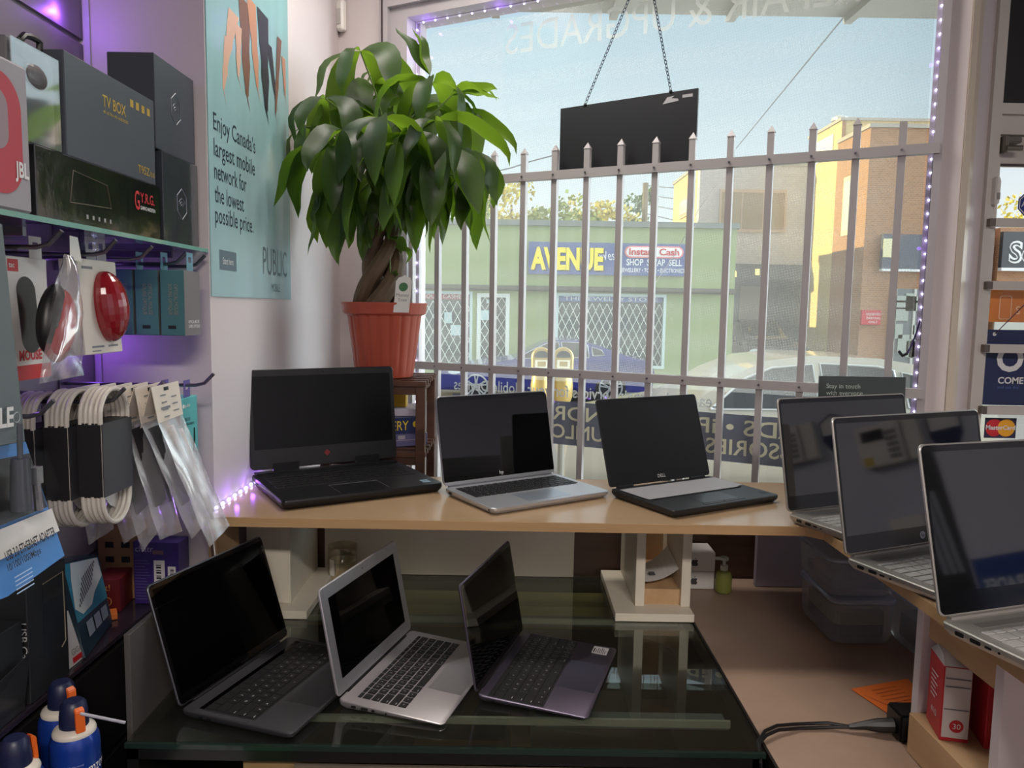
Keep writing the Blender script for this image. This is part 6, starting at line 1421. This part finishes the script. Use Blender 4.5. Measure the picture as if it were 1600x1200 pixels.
# leaning keyboard box
t = empty('keyboard_box', (-.72, 1.30, CT), label='blue black box showing a white mini keyboard, leaning at the cabinet edge', cat='box')
BL, BR = Vector((-.705, 1.235, CT + .002)), Vector((-.738, 1.385, CT + .002)); TL, TR = atX(97, 880, -.775), atX(152, 868, -.80)
Xd = (BR - BL).normalized(); n_ = Xd.cross((TL - BL).normalized()).normalized(); n_ = n_ if n_.x > 0 else -n_
b = MB(); b.hexa([q - n_ * .028 + Vector((0, 0, .014)) for q in (BL, BR, TR, TL)], [BL, BR, TR, TL]); b.build('carton', mat('blue black carton', (30, 52, 62), .3), t, bevel=.001, bseg=1)
def kq(u, v, e_=.0006): return lerp(lerp(BL, BR, u), lerp(TL, TR, u), v) + n_ * e_
b = MB(); b.poly([kq(.0, .36), kq(1, .36), kq(1, .98), kq(0, .98)]); b.build('blue_field', mat('print teal blue', (44, 126, 150), .35), t)
b = MB(); b.poly([kq(.02, .50, .001), kq(.2, .40, .001), kq(.50, .43, .001), kq(.66, .55, .001), kq(.98, .70, .001), kq(.96, .97, .001), kq(.18, .98, .001), kq(.10, .8, .001)]); kk = b.build('printed_keyboard', mat('print pale', (206, 214, 208), .4), t)
b = MB()
for i in range(9):
    for j in range(6):
        u, v = .14 + i * .055 + j * .045, .48 + j * .052 + i * .020; b.poly([kq(u, v, .0014), kq(u + .036, v + .012, .0014), kq(u + .04, v + .045, .0014), kq(u + .004, v + .033, .0014)])
b.build('printed_keys', mat('print grey', (92, 100, 108), .5), kk)
b = MB()
for i in range(3): b.poly([kq(.22 + .24 * i, .14, .001), kq(.42 + .24 * i, .14, .001), kq(.42 + .24 * i, .30, .001), kq(.22 + .24 * i, .30, .001)])
b.build('printed_photos', mat('print photo', (142, 156, 168), .5), t)
b = MB(); b.poly([(-.712, 1.192, CT + .001), (-.712, 1.240, CT + .001), (-.724, 1.222, 1.075), (-.724, 1.192, 1.085)]); b.loops([[Vector(q) for q in ((-.712, 1.192, CT + .001), (-.712, 1.240, CT + .001), (-.724, 1.222, 1.075), (-.724, 1.192, 1.085))], [Vector(q) for q in ((-.7135, 1.192, CT + .001), (-.7135, 1.240, CT + .001), (-.7255, 1.222, 1.075), (-.7255, 1.192, 1.085))]])
t = tag(b.build('card_sheet', white_card, loc=(-.712, 1.21, CT)), 'white card with red stamp squeezed between the black box and keyboard box', 'card')
b = MB(); b.text('GIGA', (-.7112, 1.206, CT + .020), YA, (-.13, 0, 1), .010, width=.028, lift=.0006); b.build('lettering', grey_ink, t, recalc=False); b = MB(); b.rect((-.7110, 1.208, CT + .006), YA, (-.13, 0, 1), .026, .009, lift=.0006); b.build('red_stamp', redm, t, recalc=False)
# purple, red and cardboard boxes at the back
def front_box(name, label, x0, x1, y0, y1, z1, m, z0=None, rz=0):
    t = empty(name, ((x0 + x1) / 2, y0, (z0 or CT + .001)), rz, label, 'box'); w = (x1 - x0) / 2
    b = MB(); b.box((-w, 0, 0), (w, y1 - y0, z1 - (z0 or CT + .001))); b.xf(MW[t.name]); b.build('carton', m, t, bevel=.001, bseg=1); return t
XA = (1, 0, 0)
t = front_box('phone_box', 'purple box with two white barcode stickers standing by the shelf end', -.742, -.652, 1.475, 1.522, 1.112, mat('purple carton', (58, 40, 110), .35), rz=D2R(-2))
b = MB(); b.text('chatr', (-.040, -.0006, .107), XA, ZA, .012, width=.036); F(t, b, 'lettering', mat('pale lilac ink', (170, 164, 200), .5))
for x, z, w, h in ((.0, .030, .022, .060), (.028, .036, .016, .042)):
    b = MB(); b.rect((x - .004, -.0004, z), XA, ZA, w, h); s_ = F(t, b, 'barcode_sticker', white_card)
    b = MB()
    for k in range(9): b.rect((x + .001, -.0008, z + .006 + k * h * .09), XA, ZA, w * .45, h * (.03 + .03 * (k % 2))); 
    F(t, b, 'barcode', black_ink, s_)
b = MB()
for k in range(14): b.rect((-.042, -.0004, .010 + k * .006), XA, ZA, .030 - (k * 5 % 4) * .003, .0012)
F(t, b, 'print', mat('lilac print', (110, 100, 150), .5))
b = MB(); b.rect((-.006, -.0005, .102), XA, ZA, .022, .008); F(t, b, 'hang_slot', mat('slot brown', (110, 84, 90), .6))
t = front_box('watch_box', 'dark red box with gold round emblem beside the purple box', -.795, -.748, 1.43, 1.50, 1.052, mat('dark red carton', (104, 30, 34), .4), rz=D2R(8))
b = MB(); b.tube([(.008 * math.cos(2 * PI * k / 16), -.0008, .022 + .008 * math.sin(2 * PI * k / 16)) for k in range(17)], .0008, 4); b.text('R', (0, -.0006, .018), XA, ZA, .009, align='C'); b.text('it!', (0, -.0006, .044), XA, ZA, .012, align='C'); F(t, b, 'emblem', mat('print gold', (206, 150, 80), .5))
cardb = mat('brown cardboard', (158, 122, 82), .7, var=.06)
t = front_box('cardboard_box', 'brown cardboard box with black square marks behind the dark red box', -.826, -.735, 1.503, 1.525, 1.145, cardb)
b = MB()
for x, z in ((-.02, .075), (.012, .075), (-.02, .105), (.012, .105)): b.rect((x - .010, -.0005, z), XA, ZA, .017, .012)
F(t, b, 'square_mark', black_ink)
t = front_box('orange_eraser', 'small orange packet lying at the foot of the dark red box', -.752, -.735, 1.395, 1.425, .998, mat('orange packet', (220, 120, 50), .5), rz=D2R(30))

# ---- compressed air cans
canb = mat('can blue', (30, 66, 160), .25, metal=.3, coat=.4); canc = mat('can collar', (222, 214, 200), .35); capn = mat('navy cap', (26, 32, 66), .4); trig = mat('orange trigger', (228, 104, 36), .4)
STD = board('can_stand', 'low dark shelf at the drawer front carrying the blue cans', (-.694, .78, .0), (-.575, 1.125, .770), mat('dark stand', (40, 37, 35), .6), 'stand')
for k, (x, y, a, lb, straw) in enumerate(((-.6115, 1.035, .9, 'blue air duster can with grey straw, in front beside the drawers', True), (-.633, .940, 2.6, 'blue air duster can with wordmark, at the lower picture corner', False), (-.6595, 1.088, 1.2, 'blue air duster can mostly hidden behind the can with the straw', False))):
    z0 = .771; t = empty('air_duster', (x, y, z0), label=lb, cat='spray can', group='blue air duster cans')
    b = MB(); b.lathe([(.030, 0), (.0325, .004), (.0325, .188), (.0315, .197), (.0275, .205)], (x, y, z0), 32); cb_ = b.build('can', canb, t, smooth=True)
    b = MB(); b.lathe([(.0278, .204), (.0282, .207), (.0265, .211), (.0205, .215)], (x, y, z0), 32, cap0=False); b.build('collar', canc, t, smooth=True)
    b = MB(); b.lathe([(.0190, .212), (.0185, .230), (.0165, .246), (.012, .251)], (x, y, z0), 24); b.build('cap', capn, t, smooth=True)
    d = Vector((math.cos(a - 1.6), math.sin(a - 1.6), 0)); s_ = Vector((-d.y, d.x, 0)) * .006
    P0, P1, P2, P3 = [Vector((x, y, z0)) + d * r_ + Vector((0, 0, h_)) for r_, h_ in ((.017, .247), (.024, .242), (.026, .212), (.020, .213))]
    b = MB(); b.hexa([q - s_ for q in (P0, P1, P2, P3)], [q + s_ for q in (P0, P1, P2, P3)]); b.build('trigger', trig, t, bevel=.001)
    if straw:
        b = MB(); b.tube([Vector((x, y, z0 + .240)) + d * .024, Vector((x + .070, y + .005, z0 + .216))], .0022, 8); b.build('straw', mat('grey straw', (160, 160, 172), .4), t)
    # curved lettering on the can: text wrapped by angle
    def wrap(tx, a0, z, h, m, name, wd):
        vs, fs, w, _ = glyphs(tx); k_ = wd / (w[1] - w[0]); b = MB()
        vv = [b.bm.verts.new((x + .0329 * math.cos(a0 + (v.x - w[0] - (w[1] - w[0]) / 2) * k_ / .0329), y + .0329 * math.sin(a0 + (v.x - w[0] - (w[1] - w[0]) / 2) * k_ / .0329), z0 + z + v.y * h / .7)) for v in vs]
        for f in fs: b.face([vv[i] for i in f])
        b.build(name, m, cb_, recalc=False)
    ac = math.atan2(-y, -x)
    wrap('emzone', ac + (.1 if not straw else 1.0), .152, .016, mat('can white', (230, 230, 226), .4), 'lettering', .048)
    if straw:
        for i in range(6): wrap('compressed air for dust removal', ac - .25, .168 - i * .007, .0028, mat('can pale blue', (150, 170, 220), .4), 'small_lettering', .036)
        wrap('AIR', ac + 1.0, .120, .022, mat('can white', (230, 230, 226), .4), 'lettering', .03)

# ================================================================== small things on the desk and counter
jr = Vector((-.416, 1.868, GT))
t = empty('candle_jar', tuple(jr), label='glass jar candle of cream wax on the glass counter behind the silver laptop', cat='candle')
b = MB(); b.lathe([(.034, .001), (.036, .004), (.0365, .088), (.0345, .088), (.034, .006), (.001, .004)], jr, 32, cap1=False); b.build('glass', clear_mat('jar glass', (.90, .88, .82), gloss=.3, haze=.06, hazecol=(.8, .76, .66)), t, smooth=True)
b = MB(); b.lathe([(.0335, .007), (.0335, .050), (.031, .052)], jr, 28); b.build('wax', mat('cream wax', (214, 200, 166), .6), t, smooth=True)
b = MB(); b.poly([jr + Vector((.0372 * math.cos(a), .0372 * math.sin(a), z)) for a, z in ((-2.3, .02), (-1.9, .02), (-1.9, .06), (-2.3, .06))]); b.build('label_sticker', white_card, t)

apple_out = [(-.0, .30), (.12, .36), (.26, .34), (.37, .26), (.40, .20), (.30, .10), (.29, -.05), (.42, -.16), (.36, -.32), (.24, -.46), (.10, -.44), (0, -.42), (-.10, -.44), (-.24, -.46), (-.38, -.26), (-.42, -.02), (-.38, .20), (-.26, .34), (-.12, .36)]
for k, (z0, z1, lb) in enumerate(((GT + .001, .946, 'white phone box with apple emblem, lower of two beside the open support'), (.9465, .994, 'white phone box with apple emblem, upper of two beside the open support'))):
    t = empty('phone_box', (.46, 1.88, z0), 0, lb, 'box', 'white phone boxes')
    b = MB(); b.box((.418, 1.838, z0), (.506, 1.915, z1)); b.build('carton', mat('white phone carton', (222, 218, 214), .4), t, bevel=.001, bseg=1)
    b = MB(); c = Vector((.456, 1.8375, (z0 + z1) / 2 - .002)); b.poly([c + Vector((p_[0] * .020, 0, p_[1] * .020)) for p_ in apple_out]); b.poly([c + Vector((p_[0] * .020, 0, p_[1] * .020)) for p_ in ((.0, .42), (.10, .46), (.16, .62), (.05, .58))]); b.build('emblem', mat('emblem grey', (60, 60, 64), .4), t)
bt_ = Vector((.524, 1.822, GT))
t = empty('sanitizer_bottle', tuple(bt_), label='small clear pump bottle of yellow green liquid beside the white phone boxes', cat='bottle')
b = MB(); b.lathe([(.017, .001), (.020, .004), (.020, .042), (.017, .052), (.009, .056)], bt_, 20); b.build('bottle', mat('green yellow liquid', (140, 146, 70), .15, alpha=.85), t, smooth=True)
b = MB(); b.lathe([(.009, .056), (.009, .068), (.004, .069), (.004, .080), (.010, .081), (.010, .088)], bt_, 16); b.box((bt_.x - .022, bt_.y - .004, bt_.z + .082), (bt_.x, bt_.y + .004, bt_.z + .088)); b.build('pump', mat('pale pump', (196, 200, 190), .35), t, smooth=True)

# clear storage tubs
tubm = clear_mat('cloudy tub plastic', (.86, .87, .88), gloss=.1, rough=.15, haze=.26, hazecol=(.75, .75, .80), fres=.4); lidm = clear_mat('cloudy tub lid', (.72, .76, .86), gloss=.3, rough=.2, haze=.40, hazecol=(.62, .68, .82), fres=.4)
def tub(label, x0, x1, y0, y1, z0, h, contents):
    t = empty('storage_tub', ((x0 + x1) / 2, (y0 + y1) / 2, z0), label=label, cat='storage tub'); cx, cy, w, d = (x0 + x1) / 2, (y0 + y1) / 2, x1 - x0, y1 - y0
    b = MB(); L = []
    for f, z, e_ in ((.90, .0, 0), (.97, .012, 0), (1.0, h - .01, 0), (1.03, h - .006, 0), (1.03, h, 0)): L.append([Vector((p_[0], p_[1], z0 + .001 + z)) for p_ in rrect(w * f, d * f, .02, 4, cx, cy)])
    b.loops(L, True, False); b.build('tub', tubm, t, smooth=True)
    b = MB(); b.prism(rrect(w * 1.05, d * 1.05, .022, 4, cx, cy), z0 + h + .0015, z0 + h + .012, cham=.003); b.build('lid', lidm, t, smooth=True)
    for i, (c, zz0, zz1) in enumerate(contents):
        b = MB(); b.prism(rrect(w * .8, d * .8, .01, 3, cx, cy), z0 + zz0, z0 + zz1); b.build('contents', mat('tub contents %d %d %d' % c, c, .6, var=.3, vscale=30), t)
tub('cloudy plastic storage tub of dark parts standing on the brown desk, lower of two', .668, .80, 1.53, 1.72, GT, .085, [((36, 32, 34), .01, .035), ((104, 100, 60), .036, .062)])
tub('cloudy plastic storage tub with bluish lid, upper of two under the shelf', .662, .80, 1.54, 1.72, GT + .0985, .07, [((70, 84, 110), .012, .03)])
tub('cloudy plastic storage tub on the desk, next to the white board', .81, .99, 1.38, 1.60, GT, .10, [((60, 62, 70), .01, .06)])

b = MB(); Z_ = GT + .0012; pts = [(.627, 1.342), (.752, 1.385), (.745, 1.27), (.655, 1.252)]
L = [[Vector((p_[0], p_[1], Z_)) for p_ in pts], [Vector((p_[0], p_[1], Z_ + .0008)) for p_ in pts]]; b.loops(L)
op_ = tag(b.build('orange_note', mat('orange paper', (224, 112, 40), .6), loc=(.69, 1.31, Z_)), 'orange paper note lying on the brown desk', 'paper')
b = MB()
for k in range(6): b.rect((.662 + k * .003, 1.335 - k * .011, Z_ + .001), (.95, .32, 0), (-.32, .95, 0), .055, .0012, lift=.0003)
b.rect((.640, 1.318, Z_ + .001), (.6, -.8, 0), (.8, .6, 0), .045, .0015, lift=.0003); b.build('print', mat('rust ink', (150, 66, 24), .6), op_)
t = empty('power_brick', (.67, 1.20, GT), label='black power adapter with cable crossing the desk edge', cat='power adapter')
b = MB(); b.box((.628, 1.168, GT + .001), (.70, 1.215, GT + .046)); b.build('brick', mat('adapter black', (16, 16, 18), .3), t, bevel=.003)
b = MB(); b.tube([(.628, 1.19, GT + .018), (.605, 1.193, GT + .016), (.585, 1.196, GT + .014), (.560, 1.198, GT + .010)], [.012, .011, .007, .004], 10); b.build('plug', black_plastic, t, smooth=True)
for dz, dy in ((0, 0), (.004, .006)):
    b = MB(); b.tube([(.565, 1.198, GT + .010), (.53, 1.203 + dy, GT + .006 + dz), (.48, 1.20 + dy, GT + .005 + dz), (.44, 1.185 + dy, GT + .010 + dz), (.415, 1.168 + dy, GT + .010 + dz), (.400, 1.155 + dy, GT + .004), (.395, 1.128 + dy * .5, GT - .012), (.395, 1.122, GT - .05)], .0028, 8); b.build('cord', black_plastic, t, smooth=True)
redc = mat('red carton', (186, 36, 48), .4)
for k, (x0, x1, y0, y1, lb, num) in enumerate(((.638, .676, 1.062, 1.126, 'red and white light bulb box with a round 30 badge, outermost between the white boards', '30'), (.690, .728, 1.040, 1.104, 'red light bulb box with a white 7, tucked behind the board', '7'))):
    z0 = GT + .0655; t = empty('bulb_box', ((x0 + x1) / 2, (y0 + y1) / 2, z0), 0, lb, 'box', None)
    b = MB(); b.box((x0, y0, z0), (x1, y1, z0 + .112)); b.build('carton', redc, t, bevel=.0008, bseg=1)
    if k == 0:
        b = MB(); b.box((x0 + .002, y0 - .0008, z0 + .006), (x1 - .001, y0, z0 + .111)); w_ = b.build('white_front', mat('bulb white', (206, 200, 198), .4), t)
        for z in (.048, .082, .094): b = MB(); b.rect((x0 + .003, y0 - .0012, z0 + z), XA, ZA, .033, .0022); b.build('grey_line', grey_ink, w_)
        b = MB(); b.lathe([(.0095, 0), (.0095, .0004)], ((x0 + x1) / 2 + .002, y0 - .001, z0 + .024), 20, M=Matrix.Rotation(PI / 2, 4, 'X')); bd_ = b.build('round_badge', redc, w_)
        b = MB(); b.text('30', ((x0 + x1) / 2 + .002, y0 - .0020, z0 + .0205), XA, ZA, .008, align='C'); b.build('lettering', white_ink, bd_, recalc=False)
        b = MB(); b.text('#10', (x0 - .0006, y1 - .022, z0 + .026), (0, -1, 0), ZA, .010, width=.024)
        for i in range(6): b.rect((x0 - .0006, y1 - .014, z0 + .085 - i * .007), (0, -1, 0), ZA, .030 - i % 2 * .008, .0022)
        b.build('side_lettering', white_ink, t, recalc=False)
        b = MB(); b.hexa([(x0, y0, z0 + .1125), (x1, y0, z0 + .1125), (x1, y1, z0 + .1125), (x0, y1, z0 + .1125)], [(x0 + .004, y0 + .02, z0 + .122), (x1, y0 + .02, z0 + .122), (x1 - .004, y1 - .012, z0 + .128), (x0 + .006, y1 - .012, z0 + .124)]); b.build('flap', mat('flap grey', (178, 172, 172), .5), t)
    else:
        b = MB(); b.text(num, (x0 + .012, y0 - .0006, z0 + .050), XA, ZA, .026)
        for i in range(4): b.rect((x0 + .008, y0 - .0006, z0 + .036 - i * .006), XA, ZA, .026, .002)
        b.build('lettering', white_ink, t, recalc=False)

for o_ in [q for q in bpy.data.objects if q.name.startswith('bulb_box')]: o_.rotation_euler = (0, 0, D2R(-13))

# card in an acrylic stand behind the wide laptops
t = empty('counter_card', (.82, 1.775, SZ), label='dark green card in a clear upright stand behind the wide silver laptop', cat='card stand')
a_ = Vector((.716, 1.775, SZ + .001)); Xc = Vector((1, .02, 0)).normalized(); Zc = Vector((0, .06, 1)).normalized()
def cq(x, z, d=0): return a_ + Xc * x + Zc * z + Xc.cross(Zc) * d
b = MB(); b.hexa([cq(0, 0), cq(.205, 0), cq(.205, .268), cq(0, .268)], [cq(0, 0, .0012), cq(.205, 0, .0012), cq(.205, .268, .0012), cq(0, .268, .0012)]); b.build('card', mat('dark green card', (40, 52, 50), .35), t)
b = MB(); b.text('Stay in touch', cq(.018, .240, .0015), Xc, Zc, .0105, width=.080); b.text('with everyone', cq(.018, .224, .0015), Xc, Zc, .0105, width=.086); b.text('who loves you', cq(.018, .208, .0015), Xc, Zc, .0105, width=.086); b.build('lettering', mat('pale green ink', (206, 216, 206), .5), t, recalc=False)
acr = clear_mat('acrylic', (.95, .97, .97), gloss=.0, rough=.04, haze=.02, fres=.12)
b = MB(); b.hexa([cq(-.003, 0, .004), cq(.208, 0, .004), cq(.208, .277, .004), cq(-.003, .277, .004)], [cq(-.003, 0, .006), cq(.208, 0, .006), cq(.208, .277, .006), cq(-.003, .277, .006)]); b.hexa([cq(-.003, 0, .006), cq(.208, 0, .006), cq(.208, .003, .006), cq(-.003, .003, .006)], [cq(-.003, 0, -.05), cq(.208, 0, -.05), cq(.208, .003, -.05), cq(-.003, .003, -.05)]); b.build('acrylic_stand', acr, t)

# things on the shop's rear walls that the laptop screens mirror
t = empty('alarm_keypad', (2.245, .82, 1.47), label='white alarm keypad mirrored in the screen of the wide silver laptop', cat='keypad')
b = MB(); b.box((2.215, .735, 1.47), (2.249, .895, 1.625)); b.build('case', mat('keypad white', (226, 224, 222), .4), t, bevel=.006)
b = MB(); b.box((2.212, .755, 1.565), (2.2145, .835, 1.605)); b.build('display', black_plastic, t)
b = MB()
for i in range(3):
    for j in range(5): b.box((2.212, .84 + i * .014, 1.49 + j * .022), (2.2145, .850 + i * .014, 1.505 + j * .022))
b.build('buttons', grey_ink, t)
b = MB(); b.poly([(2.2145, .745, 1.478), (2.2145, .78, 1.478), (2.2145, .78, 1.51), (2.2145, .745, 1.51)]); b.build('yellow_sticker', mat('sticker yellow', (214, 190, 70), .5), t)
t = empty('alarm_cover', (2.245, .93, 1.5), label='white cover box beside the alarm keypad, mirrored in the laptop screen', cat='cover')
b = MB(); b.box((2.225, .897, 1.47), (2.249, .955, 1.625)); b.build('case', mat('keypad white', (226, 224, 222), .4), t, bevel=.004)
b = MB(); sh_ = [(-.055, .06), (-.03, .075), (0, .09), (.03, .075), (.055, .06), (.052, -.02), (.03, -.06), (0, -.08), (-.03, -.06), (-.052, -.02)]
b.loops([[Vector((2.249, 1.03 + p_[0], 1.55 + p_[1])) for p_ in sh_], [Vector((2.246, 1.03 + p_[0], 1.55 + p_[1])) for p_ in sh_]]); t = tag(b.build('shield_sticker', mat('shield blue', (30, 36, 84), .5), loc=(2.247, 1.03, 1.47)), 'shield shaped security sticker on the side wall, mirrored in the laptop screens', 'sticker')
b = MB(); b.poly([Vector((2.2455, 1.03 + p_[0] * .9, 1.55 + max(p_[1] * .9, .0))) for p_ in sh_[:5]] + [Vector((2.2455, 1.03 + .048, 1.555)), Vector((2.2455, 1.03 - .048, 1.555))]); b.build('pale_top', white_ink, t)
t = empty('blue_poster', (2.245, .05, 1.0), label='blue sale poster on the side wall, mirrored in the laptop above the bulb boxes', cat='poster')
b = MB(); b.box((2.246, .262, .95), (2.249, .50, 1.335)); b.build('sheet', mat('poster blue', (30, 70, 150), .4), t)
b = MB(); b.text('UPGRADES', (2.2455, .480, 1.225), (0, -1, 0), ZA, .042, width=.20, bold=.02); b.text('LABELS', (2.2455, .44, 1.165), (0, -1, 0), ZA, .042, width=.16, bold=.02); b.build('lettering', mat('poster pale letters', (235, 240, 248), .5), t, recalc=False)
t = empty('wall_router', (2.245, .84, 1.2), label='low white box on the side wall under the keypad, mirrored in the laptop screen', cat='box')
b = MB(); b.box((2.20, .775, 1.20), (2.249, .90, 1.28)); b.build('case', mat('keypad white', (226, 224, 222), .4), t, bevel=.006)
b = MB(); b.box((2.1985, .79, 1.215), (2.1999, .885, 1.222)); b.build('seam', grey_ink, t)
t = empty('notice_board', (2.245, .0, .95), label='black notice board with pale papers, mirrored in the laptop above the bulb boxes', cat='notice board')
b = MB(); b.box((2.243, -.35, .95), (2.249, .250, 1.95)); b.build('board', mat('board black', (20, 20, 24), .5), t, bevel=.002)
for k in range(3):
    b = MB(); b.hexa([(2.2425, .165 + k * .026, 1.30), (2.2425, .183 + k * .026, 1.30), (2.2425, .165 + k * .026, 1.58), (2.2425, .147 + k * .026, 1.58)], [(2.2415, .165 + k * .026, 1.30), (2.2415, .183 + k * .026, 1.30), (2.2415, .165 + k * .026, 1.58), (2.2415, .147 + k * .026, 1.58)]); b.build('paper', mat('board paper', (150, 154, 170), .6), t)
